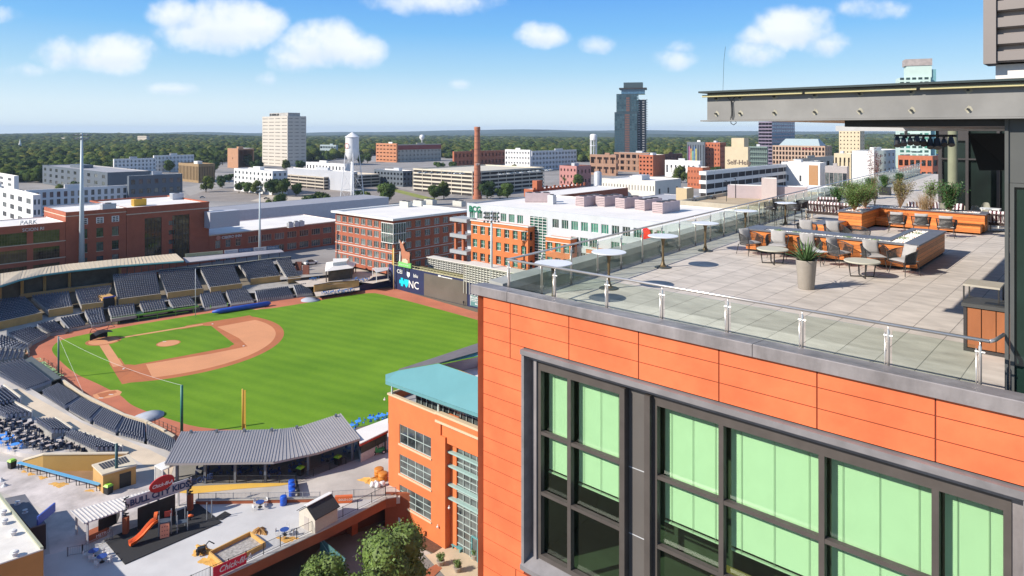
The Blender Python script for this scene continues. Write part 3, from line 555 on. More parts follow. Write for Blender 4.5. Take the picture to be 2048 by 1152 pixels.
def tuft(name, lab, cat, loc, n, ln, spread, m_, wd=.006, grp=None, seed=0, bend=.5, up=70):
    rr = random.Random(seed); t = thing(name, lab, cat, loc, 0, grp); q = MB()
    for i in range(n):
        az = rr.uniform(0,6.283); rs = random.getstate(); blade(q, (spread*(rr.random()-.5)*.6, spread*(rr.random()-.5)*.6, 0), az, R(rr.uniform(up-35,up+15)), ln*rr.uniform(.6,1.1), wd, bend)
    q.build('leaves', m_, t); return t
FERN = mat('fern_green', (.16,.27,.05), .6, .3, 20)
for k, ((u, v), lb) in enumerate((((2.35,11.17),'green fern tuft in the fire pit pebbles near its left end'),((2.9,11.17),'green fern tuft in the fire pit pebbles second from the left'),((4.45,11.15),'green fern tuft in the fire pit pebbles behind the agave'),((5.2,11.12),'green fern tuft in the fire pit pebbles above the facing armchair'),((5.75,12.1),'green fern tuft on the short arm of the fire pit'),((5.8,13.5),'green fern tuft at the far end of the fire pit'))):
    tuft('fern', lb, 'plant', UV(u,v,ZF+.7), 90, .16, .3, FERN, .004, 'ferns in the fire pit', k, .9, 50)
# long planter with bench steps
PL = thing('wooden_planter', 'long stepped wooden planter with a slate top and white gravel', 'planter', UV(0,0,ZF), A)
q = MB(); q.prism([(2.06,18.2),(2.92,18.2),(2.92,20.75),(6.6,20.75),(6.6,21.75),(2.06,21.75)], .08, .72)
q.prism([(1.55,16.4),(2.4,16.4),(2.4,18.19),(1.55,18.19)], .08, .36); q.prism([(2.93,20.1),(6.55,20.1),(6.55,20.74),(2.93,20.74)], .08, .38); q.build('body', TEAK, PL)
q = MB(); q.prism([(2.12,18.26),(2.86,18.26),(2.86,20.8),(6.5,20.8),(6.5,21.7),(2.12,21.7)], 0, .08); q.prism([(1.6,16.5),(2.35,16.5),(2.35,18.2),(1.6,18.2)], 0, .079); q.build('plinth', BLACK, PL)
q = MB()
for p in ([(2.0,18.14),(2.98,18.14),(2.8,18.35),(2.2,18.35)], [(2.981,18.15),(2.981,20.69),(2.8,20.86),(2.8,18.36)], [(2.981,20.691),(6.66,20.691),(6.4,20.86),(2.82,20.86)], [(6.66,20.70),(6.66,21.8),(6.4,21.6),(6.4,20.87)], [(2.0,18.15),(2.18,18.36),(2.18,21.8),(2.0,21.8)], [(2.19,21.8),(6.65,21.8),(6.39,21.61),(2.19,21.61)]): q.prism(p, .72, .755)
for i in range(5): q.box(1.57,2.38,16.42+i*.35,16.74+i*.35,.362,.385)
q.build('top_boards', SLATE, PL); pebbles(PL, [(2.2,2.78,18.4,21.5)]+[(2.2,6.38,20.88,21.58)]*3, 900, .70, .04, 4)
# shrubs on the planter
def shrub(name, lab, cat, loc, h, w_, stems, leafn, lm, sm, seed, ls=.035, low=.25, grp=None):
    rr = random.Random(seed); t = thing(name, lab, cat, loc, rr.random()*6, grp); q = MB(); l_ = MB()
    for i in range(stems):
        az = rr.uniform(0,6.283); lean = rr.uniform(.05,1)*w_*.5; hh = h*rr.uniform(.7,1); p = [Vector((0,0,0))]; bx, by = rr.uniform(-.08,.08), rr.uniform(-.08,.08)
        for k in range(1,6): s = k/5; p.append(Vector((bx+math.cos(az)*lean*s**1.4+rr.uniform(-.02,.02), by+math.sin(az)*lean*s**1.4+rr.uniform(-.02,.02), hh*s)))
        q.tube(p, [.007*(1-.8*k/5)+.001 for k in range(6)], 4, False)
        for j in range(leafn):
            s = low+(1-low)*rr.random()**.8; k = min(4,int(s*5)); c = p[k].lerp(p[k+1], s*5-k)+Vector((rr.gauss(0,.05),rr.gauss(0,.05),rr.gauss(0,.04)))*(w_/.8)
            a = Vector((rr.gauss(0,1),rr.gauss(0,1),rr.gauss(0,.7))).normalized(); b = a.orthogonal().normalized(); b.rotate(Matrix.Rotation(rr.uniform(0,6),3,a)); z = ls*rr.uniform(.6,1.3)
            l_.face((c-a*z, c+b*z*.38, c+a*z, c-b*z*.38))
    q.build('stems', sm, t); l_.build('foliage', lm, t); return t
LF1 = mat('shrub_green', (.10,.17,.035), .55, .5, 2.5, rnd=.1); LF2 = mat('dark_leaf', (.045,.11,.03), .5, .4, 4); STEM = mat('tan_stem', (.30,.2,.11), .8, .3, 10); DRY = mat('dry_grass', (.42,.30,.16), .8, .3, 6); REDL = mat('dark_red_leaf', (.10,.015,.025), .6, .3, 5)
shrub('shrub', 'wide wispy green and tan shrub at the left end of the wooden planter', 'shrub', UV(2.45,18.9,ZF+.72), 1.15, 1.5, 90, 70, LF1, STEM, 1, .035, .25)
shrub('shrub', 'wispy green shrub behind the first one on the wooden planter', 'shrub', UV(2.45,20.4,ZF+.72), 1.1, 1.5, 60, 60, LF1, STEM, 2, .035, .3)
shrub('shrub', 'sparse thin-stemmed shrub with dry tops in the middle of the planter', 'shrub', UV(3.6,21.2,ZF+.72), 1.3, 1.3, 60, 30, mat('olive_leaf', (.16,.14,.04), .6, .4, 5), STEM, 3, .03, .45)
shrub('shrub', 'bushy dark green leafed shrub near the right end of the planter', 'shrub', UV(5.4,21.2,ZF+.72), 1.2, 1.1, 46, 90, LF2, STEM, 4, .045, .15)
shrub('shrub', 'tall sparse branch with dark red seed clusters above the planter shrubs', 'shrub', UV(2.6,21.3,ZF+.72), 2.6, .9, 9, 60, REDL, STEM, 5, .035, .6)
tuft('grass_clump', 'tan dry grass clump right of the planter middle', 'grass', UV(4.5,21.15,ZF+.72), 260, .85, .5, DRY, .004, None, 8, .35, 78)
shrub('shrub', 'small pale green twiggy shrub between the dry grass and the leafy shrub', 'shrub', UV(4.7,21.35,ZF+.72), 1.25, .8, 22, 50, LF1, STEM, 9, .035, .5)
# black cube planters with clipped shrubs along the left rail
def cube_planter(uv, lab1, lab2, sc_=1.):
    t = thing('cube_planter', lab1, 'planter', UV(*uv,ZF), A, 'black cube planters along the rail'); q = MB(); q.box(-.28,.28,-.28,.28,0,.5); q.build('box', BLACK, t)
    shrub('box_shrub', lab2, 'shrub', UV(uv[0],uv[1],ZF+.48), .75*sc_, .7, 40, 110, LF2, STEM, int(uv[1]*7), .035, .1, 'clipped shrubs in black planters')
cube_planter((.25,24.0), 'black square planter nearest along the rail behind the striped sofa', 'rounded dark green shrub in the nearest black planter')
for v, w_ in ((33,'second'),(36,'third'),(39.5,'fourth')): cube_planter((-.6,v), f'black square planter, {w_} along the far rail', f'dark green shrub in the {w_} black planter along the far rail')
cube_planter((8.2,25.2), 'black square planter in front of the dark pavilion glass', 'bright green shrub in front of the dark pavilion glass', .8)
# striped sofas
STRIPE = mat('striped_canvas', (.72,.68,.66), .9, .05)
def stripes():
    m = STRIPE; n = m.node_tree.nodes; l = m.node_tree.links; b = n['Principled BSDF']; c = n.new('ShaderNodeTexCoord'); s = n.new('ShaderNodeSeparateXYZ'); l.new(c.outputs['Object'], s.inputs[0])
    a = n.new('ShaderNodeMath'); a.operation = 'MULTIPLY'; a.inputs[1].default_value = 7.5; l.new(s.outputs[0], a.inputs[0]); f = n.new('ShaderNodeMath'); f.operation = 'FRACT'; l.new(a.outputs[0], f.inputs[0]); k = n.new('ShaderNodeMath'); k.operation = 'GREATER_THAN'; k.inputs[1].default_value = .52; l.new(f.outputs[0], k.inputs[0])
    x = n.new('ShaderNodeMixRGB'); x.inputs[1].default_value = (.74,.70,.68,1); x.inputs[2].default_value = (.10,.025,.035,1); l.new(k.outputs[0], x.inputs[0]); l.new(x.outputs[0], b.inputs['Base Color'])
stripes()
def sofa(uv, rz, lab, n=3, lg=1.0):
    t = thing('striped_sofa', lab, 'sofa', UV(*uv,ZF), A+rz, 'striped outdoor sofas'); W = .72*n*lg
    q = MB(); q.box(-W/2,W/2,-.38,.34,.26,.32)
    q.tube([(-W/2,.36,.33),(-W/2,.42,.72)], .02, 6); q.box(-W/2,W/2,.36,.39,.68,.72); q.box(-W/2,W/2,.33,.36,.34,.38)
    for i in range(int(W/.1)): x = -W/2+.05+i*.1; q.loft([(x-.012,.35,.36),(x+.012,.35,.36),(x+.012,.37,.36),(x-.012,.37,.36)], [(x-.012,.365,.70),(x+.012,.365,.70),(x+.012,.385,.70),(x-.012,.385,.70)])
    q.build('frame', mat('dark_brown_wood', (.05,.03,.025), .6, .2, 6), t)
    for i in range(n):
        x = -W/2+(i+.5)*W/n
        q = MB(); pillow(q, Vector((x,-.02,.38)), W/n*.97, .15, .66, Matrix.Rotation(R(90),3,'X')); q.build('seat_cushion', STRIPE, t, smooth=True)
        q = MB(); pillow(q, Vector((x,.24,.62)), W/n*.95, .16, .42, Matrix.Rotation(R(-12),3,'X')); q.build('back_cushion', STRIPE, t, smooth=True)
    for x in (-W/2,W/2):
        for y in (-.36,.37): q = MB(); q.box(x-.025,x+.025,y-.025,y+.025,0,.74 if y > 0 else .55); q.build('leg', mat('pale_wood_post', (.45,.38,.30), .6, .1), t)
    return t
sofa((1.05,21.0), R(180), 'brown and white striped sofa with its slatted back to the camera left of the planter'); sofa((.0,23.3), R(200), 'striped lounge seat with a leaning zebra cushion beside the left railing', 1, 1.2)
sofa((4.1,23.4), R(30), 'low dark lounge with a striped cushion behind the middle of the planter', 2, .9); sofa((5.0,23.6), R(-10), 'striped chair behind the dry grass clump', 1, 1.1); sofa((7.25,21.8), R(180), 'striped slatted sofa at the right end of the planter by the dark column', 2, .9)
t = thing('wire_side_table', 'small dark wire side table in front of the striped sofa left end', 'side table', UV(.25,19.9,ZF), A)
MB().lathe([(.2,.5),(.21,.51),(0,.515)], n=20).build('table_top', mat('grey_top', (.35,.34,.31), .5, .1), t)
for k in range(3): a = k*2.094; q = MB(); q.tube([(.16*math.cos(a),.16*math.sin(a),.5),(-.14*math.cos(a),-.14*math.sin(a),0)], .01, 5); q.build('leg', LEG, t)
def cafe_chair(uv, rz, lab):
    t = thing('cafe_chair', lab, 'chair', UV(*uv,ZF), A+rz, 'rounded back cafe chairs behind the planter')
    q = MB(); q.sheet([[(.24*math.sin(a)*(1-.1*k), .22*math.cos(a)+.02*k, .5+.42*k/4-.10*(abs(a)/1.3)**3*(k/4)) for a in [i*.26-1.3 for i in range(11)]] for k in range(5)]); q.build('back_shell', mat('grey_green_shell', (.26,.25,.2), .7, .15, 9), t)
    MB().lathe([(0,.42),(.23,.42),(.24,.45),(.2,.47),(0,.475)], n=20).build('seat', mat('grey_green_shell2', (.3,.29,.25), .7, .15, 9), t)
    for x, y in ((-1,-1),(1,-1),(1,1),(-1,1)): MB().tube([(x*.16,y*.16,.43),(x*.22,y*.22,0)], [.018,.011], 6).build('leg', mat('pale_wood_leg', (.62,.5,.33), .5, .1), t)
cafe_chair((6.05,22.6), R(180), 'rounded cafe chair with wooden legs in front of the white table'); cafe_chair((6.2,23.8), R(0), 'rounded cafe chair beyond the white table'); cafe_chair((4.95,22.8), R(150), 'rounded cafe chair half hidden by the leafy shrub')
t = thing('white_table', 'tall white metal table right of the cafe chairs', 'table', UV(6.45,23.2,ZF), A); MB().box(-.35,.35,-.3,.3,.72,.76).build('table_top', WHITE, t)
for x in (-.32,.32):
    for y in (-.27,.27): MB().box(x-.02,x+.02,y-.02,y+.02,0,.72).build('leg', WHITE, t)
# waste station
t = thing('waste_station', 'brown slatted waste bin cabinet with a raised tray shelf at the right edge', 'waste bin', UV(8.62,3.55,ZF), A)
q = MB(); q.box(0,.75,0,.62,.0,.06); q.box(0,.05,0,.05,.06,.80); q.box(.7,.75,0,.05,.06,.80); q.box(0,.05,.57,.62,.06,.80); q.box(.7,.75,.57,.62,.06,.80); q.box(.02,.73,.03,.6,.06,.79); q.build('frame', FRAMED, t)
q = MB()
for i in range(3): q.box(.065+i*.215,.265+i*.215,-.012,.02,.08,.78)
q.build('slats', mat('brown_slat', (.29,.10,.035), .5, .15, 3, streak=.3), t)
q = MB(); q.box(-.03,.78,-.03,.65,.80,.865); q.build('lid', mat('dark_lid', (.06,.06,.058), .5, .1), t); MB().box(.3,.62,.12,.30,.866,.87).build('slot', BLACK, t)
q = MB(); q.box(-.06,.5,.35,.95,1.10,1.135); q.build('tray_shelf', mat('tray_shelf', (.42,.38,.31), .5, .08), t); q = MB()
for x, y, z in ((-.05,.36,.7),(.48,.36,.87),(.48,.93,.0),(-.05,.93,.0)): q.box(x-.012,x+.012,y-.012,y+.012,z,1.10)
q.box(-.05,.1,.35,.37,.70,.72); q.build('shelf_bracket', LEG, t)
# ================================================================ ballpark
def sheet_poly(name, pts, z, m, kind='structure'):
    q = MB(); q.fi([q.pt((p[0],p[1],z)) for p in pts]); o = q.build(name, m); o['kind'] = kind; return o
def grass_mat():
    m = bpy.data.materials.new('field_grass'); m.use_nodes = True; n = m.node_tree.nodes; l = m.node_tree.links; b = n['Principled BSDF']; b.inputs['Roughness'].default_value = .9; b.inputs['Specular IOR Level'].default_value = .15
    c = n.new('ShaderNodeTexCoord'); mp = n.new('ShaderNodeMapping'); mp.inputs['Rotation'].default_value = (0,0,R(-62)); l.new(c.outputs['Object'], mp.inputs[0]); wv = n.new('ShaderNodeTexWave'); wv.inputs['Scale'].default_value = .075; wv.inputs['Distortion'].default_value = .6; wv.inputs['Detail'].default_value = 2; l.new(mp.outputs[0], wv.inputs[0])
    q = n.new('ShaderNodeTexNoise'); q.inputs['Scale'].default_value = .05; q.inputs['Detail'].default_value = 8; l.new(c.outputs['Object'], q.inputs[0]); q2 = n.new('ShaderNodeTexNoise'); q2.inputs['Scale'].default_value = 1.2; q2.inputs['Detail'].default_value = 6; l.new(c.outputs['Object'], q2.inputs[0])
    a = n.new('ShaderNodeMath'); a.operation = 'MULTIPLY_ADD'; a.inputs[1].default_value = .16; l.new(wv.outputs[1], a.inputs[0]); l.new(q.outputs[0], a.inputs[2]); a2 = n.new('ShaderNodeMath'); a2.operation = 'MULTIPLY_ADD'; a2.inputs[1].default_value = .35; l.new(q2.outputs[0], a2.inputs[0]); l.new(a.outputs[0], a2.inputs[2])
    r = n.new('ShaderNodeMapRange'); r.inputs[1].default_value = .5; r.inputs[2].default_value = 1.0; l.new(a2.outputs[0], r.inputs[0]); v = n.new('ShaderNodeMixRGB'); v.inputs[1].default_value = (.095,.205,.012,1); v.inputs[2].default_value = (.155,.285,.018,1); l.new(r.outputs[0], v.inputs[0]); l.new(v.outputs[0], b.inputs['Base Color']); return m
GRASS = grass_mat(); TRACK = mat('warning_track', (.46,.145,.075), .95, .16, .12, bump=.1, bs=3); CLAY = mat('infield_clay', (.60,.265,.125), .95, .07, .1); CLAYD = mat('damp_clay', (.42,.135,.05), .95, .1, .2)
tr = [(787,576),(972,630),(1100,670),(1300,760),(1200,1000),(900,1000),(780,842),(600,862),(400,878),(352,900),(300,868),(245,843),(204,818),(164,797),(124,768),(60,722),(52,705),(60,694),(100,671),(135,664),(185,652),(225,650),(300,641),(400,622),(455,612),(515,604),(600,594),(640,596),(715,582)]
sheet_poly('warning_track', [G(*p) for p in tr], .02, TRACK)
def smooth(P, k=2):
    for _ in range(k): P = [x for i in range(len(P)) for x in (P[i]*.75+P[(i+1)%len(P)]*.25, P[i]*.25+P[(i+1)%len(P)]*.75)]
    return P
gp = [(760,587),(972,644),(1100,686),(1250,780),(1150,960),(880,960),(785,836),(714,858),(520,861),(405,858),(335,838),(290,822),(262,810),(247,796),(238,789),(222,781),(190,765),(150,748),(118,720),(104,704),(104,694),(118,681),(150,673),(230,657),(330,640),(430,624),(505,618),(530,619),(600,608),(680,594),(735,586)]
sheet_poly('outfield_grass', smooth([G(*p) for p in gp], 2), .03, GRASS)
HOME = Vector((-108.9,184,0)); e1 = Vector((.622,-.783,0)).normalized(); e3 = Vector((.783,.622,0)).normalized(); MD = HOME+(e1+e3).normalized()*18.44
def loc_(a, b): return HOME+e1*a+e3*b     # a toward first, b toward third
def disc(c, r, n=40, sx=1): return [c+Vector((math.cos(i*6.2832/n)*r*sx, math.sin(i*6.2832/n)*r, 0)) for i in range(n)]
sk = [loc_(-.0,27.43+3.2)]; sk = []
ac = [MD+(e1*math.cos(t)+e3*math.sin(t))*28.95 for t in [R(-75+240*i/60) for i in range(61)]]
def inl(p): d = p-HOME; return d.dot(e1) >= -1.8 and d.dot(e3) >= -1.8
arc = [p for p in ac if inl(p)]
sheet_poly('infield_edge', arc+[loc_(17.5,29.0) if 0 else loc_(-1.8,(arc[-1]-HOME).dot(e3)), loc_(-1.8,21), loc_(10,10), loc_(21,-1.8), loc_((arc[0]-HOME).dot(e1),-1.8)], .034, CLAYD)
ar2 = [MD+(p-MD)*.925 for p in arc if (p-HOME).dot(e1) > 3 and (p-HOME).dot(e3) > 3]
sheet_poly('infield_clay', ar2+[loc_(5,27.5), loc_(20,29), loc_(28.6,28.6), loc_(29,20), loc_(27.5,5)][::1], .038, CLAY)
def sq(a0, a1, r): 
    P = []
    for (cx, cy, s) in ((a0,a0,-45),(a1,a0,45),(a1,a1,135),(a0,a1,225)):
        for k in range(7): t = R(s-45-90+k*15+180); P.append((cx,cy,k))
    return P
inner = []
i0, i1, rr_ = 1.0, 26.0, 3.0
for (ba, bb, ang) in ((0,0,None),(27.43,0,(180,90)),(27.43,27.43,(270,180)),(0,27.43,(360,270))):
    if ang is None: inner += [loc_(3.2,1.0), loc_(1.0,3.2)][::1]; continue
order = [loc_(1.1,4.0), loc_(4.0,1.1)]
def scoop(c, a0, a1, r=2.9): return [loc_(c[0]+r*math.cos(R(t)), c[1]+r*math.sin(R(t))) for t in np.linspace(a0,a1,7)]
ring = [loc_(4.3,1.0)]+scoop((27.43,0),160,110)+scoop((27.43,27.43),250,200)+scoop((0,27.43),340,290)+[loc_(1.0,4.3)]
sheet_poly('infield_grass', ring, .044, GRASS)
for ax_, ay_ in ((e1,e3),(e3,e1)):
    w0 = 1.5 if ax_ is e1 else .9; sheet_poly('baseline_path', [HOME+ax_*2-ay_*w0, HOME+ax_*25-ay_*w0, HOME+ax_*25+ay_*w0*.4, HOME+ax_*2+ay_*w0*.4], .046, CLAY)
sheet_poly('home_circle', disc(HOME,4.2), .048, CLAYD); sheet_poly('home_clay', disc(HOME,3.5), .052, CLAY); sheet_poly('pitching_mound', disc(MD,2.9), .05, CLAYD); sheet_poly('mound_clay', disc(MD,2.6), .054, CLAY)
# batting practice plates, bullpen mounds
sheet_poly('bullpen_clay', [G(*p) for p in ((185,790),(214,781),(236,780),(244,784),(240,790),(218,796),(192,800))], .036, CLAY)
sheet_poly('bullpen_patch', [G(*p) for p in ((194,788),(230,781),(234,785),(202,797))], .04, CLAYD)
sheet_poly('bullpen_far_clay', [G(*p) for p in ((490,617),(500,612),(528,612),(530,616),(512,620))], .036, CLAY)
q = MB(); q.box(-.3,.3,-.08,.08,0,.05)
for k, (px, py, lb) in enumerate(((222,789,'white bullpen pitching plate nearer the grass'),(202,796,'white bullpen pitching plate nearer the seats'),(329,683,'white pitching plate on the mound'))):
    o = (lambda q: q)(MB()); o.box(-.45,.45,-.12,.12,0,.04); ob = o.build('pitching_plate', WHITE); ob.location = G(px,py,.06); tag(ob, lb, 'plate')
for (px, py), lb in (((425,648),'white third base bag on the clay'),((247,738),'white first base bag at the dirt corner'),((487,692),'white second base bag on the clay')):
    o = MB().box(-.2,.2,-.2,.2,0,.08); ob = o.build('base_bag', WHITE); ob.location = G(px,py,.06); tag(ob, lb, 'base')
# tarps
t = thing('tarp_roll', 'long blue rolled tarp lying along the third base wall', 'tarp', (0,0,0)); MB().tube([G(424,624,.8), G(440,622,.85), G(536,607,.85), G(540,606,.8)], [.3,.75,.75,.4], 12).build('roll', mat('blue_tarp', (.02,.08,.42), .5, .15, 1), t, smooth=True)
GT = mat('grey_tarp', (.36,.38,.43), .7, .1, .6)
for pts, lb in (([(262,834),(300,820),(322,820),(331,825),(322,833),(290,845),(275,843)], 'grey tarp spread over the near bullpen mound'), ([(600,600),(612,594),(633,594),(642,600),(625,603),(606,603)], 'grey tarp spread on the dirt at the far end of the stands')):
    q = MB(); P = smooth([G(*p,.3) for p in pts], 2); c = sum(P, Vector())/len(P)
    q.v = [tuple(c+Vector((0,0,.25)))]+[tuple(p) for p in P]+[(p.x,p.y,.03) for p in P]; n = len(P); q.f = [[0,1+i,1+(i+1)%n] for i in range(n)]+[[1+i,1+n+i,1+n+(i+1)%n,1+(i+1)%n] for i in range(n)]; tag(q.build('tarp', GT, None, smooth=True), lb, 'tarp')
# batting cage
t = thing('batting_cage', 'black batting practice cage of bent pipes and netting standing over home plate', 'batting cage', HOME+Vector((-.3,.4,.05)), R(-35))
q = MB()
for y in (-2.2, 2.2): q.tube([(-2.6,y,.2),(-2.6,y,2.2),(-1.6,y,3.3),(0,y,3.6),(1.6,y,3.4)], .07, 6)
for x, z in ((-2.6,.2),(-2.6,2.2),(-1.6,3.3),(1.6,3.4)): q.tube([(x,-2.2,z),(x,2.2,z)], .06, 6)
q.build('frame', BLACK, t)
q = MB(); q.sheet([[(x,y,z+.25*math.cos(y*1.1)-.3) for y in np.linspace(-2.2,2.2,7)] for x, z in ((-2.6,.4),(-2.5,1.9),(-1.8,2.5),(-.4,2.6),(.6,2.3))]); q.build('netting', mat('cage_net', (.012,.013,.018), .9, .3, 4), t)
# ---------------------------------------------------------------- seating
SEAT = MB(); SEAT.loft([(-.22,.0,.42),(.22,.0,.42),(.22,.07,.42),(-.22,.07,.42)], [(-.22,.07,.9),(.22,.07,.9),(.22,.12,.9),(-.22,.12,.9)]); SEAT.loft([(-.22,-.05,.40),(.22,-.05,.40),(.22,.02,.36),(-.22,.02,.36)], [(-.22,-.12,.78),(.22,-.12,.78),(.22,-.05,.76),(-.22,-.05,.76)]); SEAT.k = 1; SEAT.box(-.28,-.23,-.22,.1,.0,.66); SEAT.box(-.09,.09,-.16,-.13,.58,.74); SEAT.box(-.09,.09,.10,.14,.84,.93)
SPOSTGLINT = mat('seat_post_and_glint', (.42,.44,.50), .5, .1); so_ = SEAT.build('proto', [SEATB, SPOSTGLINT]); SEATME = so_.data; SEATME.name = 'stadium_seat'; bpy.data.objects.remove(so_)  # grey arm posts, plus pale tags painted on for sunlit seat edges
ALLS = []; CONC2 = mat('stand_concrete', (.33,.31,.285), .9, .2, .5)
def section(name, lab, fl, fr, br, bl, zf, zb, rows, grp='seating sections', wallz=None, pitch=.62, wm=None, bank=ALLS, pri=0):
    A_, B_, C_, D_ = G(*fl,zf), G(*fr,zf), G(*br,zb), G(*bl,zb); q = MB()
    for k in range(rows):
        s0, s1 = k/rows, (k+1)/rows; z = zf+(zb-zf)*k/max(1,rows-1)
        a, b, c, d = A_.lerp(D_,s0), B_.lerp(C_,s0), B_.lerp(C_,s1), A_.lerp(D_,s1)
        q.prism([(a.x,a.y),(b.x,b.y),(c.x,c.y),(d.x,d.y)], z-.9 if k else max(0,zf-.9), z)
        n = int((b-a).length/pitch); dr = (b-a).normalized(); out = (d-a); out.z = 0
        rz = math.atan2(dr.y, dr.x)
        nrm = Vector((-dr.y,dr.x,0)); 
        if nrm.dot(out) < 0: rz += math.pi
        mid0 = a.lerp(d,.62); mid1 = b.lerp(c,.62)
        for i in range(n): p = mid0.lerp(mid1,(i+.5)/n); bank.append((p.x,p.y,z,rz,pri))
    t = tag(q.build(name, CONC2), lab, 'seating', grp)
    if wallz is not None:
        w_ = MB(); dr = (B_-A_).normalized(); nn = Vector((-dr.y,dr.x,0)); cen = (C_+D_)/2-(A_+B_)/2
        if nn.dot(cen) > 0: nn = -nn
        w_.prism([tuple(A_)[:2], tuple(B_)[:2], tuple(B_+nn*.2)[:2], tuple(A_+nn*.2)[:2]], wallz, zf+.75); w_.k = 1; w_.prism([tuple(A_-nn*.03)[:2], tuple(B_-nn*.03)[:2], tuple(B_+nn*.23)[:2], tuple(A_+nn*.23)[:2]], zf+.75, zf+.83); w_.build('front_wall', [wm or TAN, STONE], t)
    return t
UP = [((-30,655),(84,630),(50,598),(-12,604),'far left end by home plate'),((97,625),(146,617),(138,587),(63,596),'second from the left'),((163,614),(206,609),(223,575),(150,584),'left of the dark entry tunnel'),
 ((237,603),(322,592),(313,549),(226,553),'just right of the entry tunnel'),((335,590),(407,581),(389,541),(317,546),'in the middle, second right of the tunnel'),((421,579),(484,571),(468,534),(401,540),'third right of the tunnel'),
 ((501,562),(562,555),(543,522),(477,529),'with the red advertising strip on its wall'),((576,559),(601,556),(580,519),(552,521),'narrow one at the far right end')]
for fl, fr, br, bl, d in UP: section('upper_seating', f'upper navy seats behind a tan wall, {d}', fl, fr, br, bl, 3.6, 5.7 if fl[0] < 200 else 8.4, 13, 'upper third base stands', 2.2)
LO = [((594,592),(626,589),(612,571),(587,575),.6,2.3),((515,603),(587,593),(576,577),(510,586),.6,2.3),((462,610),(508,604),(492,580),(452,585),.6,2.3),((409,619),(455,612),(442,586),(400,592),.6,2.3),
 ((347,618),(394,612),(380,596),(337,602),1.9,2.6),((287,627),(335,620),(328,603),(279,607),1.9,2.6),((223,638),(273,630),(269,611),(216,617),1.9,2.6),((183,652),(213,647),(206,619),(169,625),.6,2.3),
 ((138,660),(172,652),(159,634),(120,641),.6,2.3),((101,668),(131,664),(110,646),(73,653),.6,2.3),((56,691),(94,672),(61,659),(16,672),.6,2.3),((50,700),(55,692),(5,676),(-60,690),.7,2.6),((46,713),(50,702),(-45,698),(-60,730),.8,3.4)]
nm = ['rightmost by the far dirt','second from the right end','third from the right end','behind the left end of the blue tarp roll','behind the right part of the green dugout roof','behind the middle of the green dugout roof','behind the left part of the green dugout roof','just left of the green dugout','second left of the green dugout','third left of the green dugout','curving behind home plate','narrow one behind home plate','between home plate and the near dugout']
for (fl, fr, br, bl, zf, zb), d in zip(LO, nm): section('lower_seating', f'lower navy seats, {d}', fl, fr, br, bl, zf, zb, 10 if zf < 1.5 else 6, 'lower seats round the field', pri=0)
NB = [((50,722),(103,765),(52,786),(-40,738),1.8,4.2,'directly behind the lettered near dugout roof'),((118,771),(160,798),(130,820),(84,790),.9,4.2,'first beyond the near dugout'),((164,800),(204,818),(180,846),(137,822),.9,4.2,'second beyond the near dugout'),((208,820),(247,838),(231,869),(186,849),.9,4.2,'third beyond the near dugout'),((251,840),(289,852),(288,886),(237,872),.9,4.2,'fourth beyond the near dugout'),((293,853),(352,888),(350,915),(294,888),.9,4.2,'under the left end of the grey pavilion roof')]
for fl, fr, br, bl, zf, zb, d in NB: section('lower_seating', f'near navy seats, {d}', fl, fr, br, bl, zf, zb, 12, 'lower seats round the field', pri=1)
NU = [((7,776),(40,802),(-5,815),(-40,785),'cut by the left picture edge'),((21,808),(63,830),(10,838),(-40,815),'second along the wide walkway'),((110,842),(143,865),(103,868),(70,846),'small one beside the tables'),((157,869),(244,900),(190,904),(128,873),'longest, beyond the teal pole')]
for fl, fr, br, bl, d in NU: section('raised_seating', f'raised navy seats behind a pale rail, {d}', fl, fr, br, bl, 5.0, 6.2, 6, 'raised near seats', 4.4, .55, WHITE, pri=2)
ALLS.sort(key=lambda s: s[0]**2+s[1]**2+(0 if s[4] else 1e6))
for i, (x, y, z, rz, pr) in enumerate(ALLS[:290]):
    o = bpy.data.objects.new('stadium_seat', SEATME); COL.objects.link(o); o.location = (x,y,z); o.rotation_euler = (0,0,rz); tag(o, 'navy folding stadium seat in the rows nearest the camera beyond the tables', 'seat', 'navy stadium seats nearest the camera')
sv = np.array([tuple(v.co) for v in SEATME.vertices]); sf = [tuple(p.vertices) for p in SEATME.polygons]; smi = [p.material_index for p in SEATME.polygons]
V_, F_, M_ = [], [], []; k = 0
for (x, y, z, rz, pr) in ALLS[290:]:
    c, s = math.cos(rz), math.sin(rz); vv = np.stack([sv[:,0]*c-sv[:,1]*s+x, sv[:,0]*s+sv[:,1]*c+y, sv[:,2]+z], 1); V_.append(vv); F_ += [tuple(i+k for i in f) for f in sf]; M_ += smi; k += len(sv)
me = bpy.data.meshes.new('stadium_seats'); me.from_pydata(np.concatenate(V_).tolist(), [], F_); me.materials.append(SEATB); me.materials.append(SPOSTGLINT); me.polygons.foreach_set('material_index', M_); o = bpy.data.objects.new('stadium_seats', me); COL.objects.link(o); tag(o, 'thousands of navy folding seats filling the farther ballpark stands', 'seats', None, 'stuff')
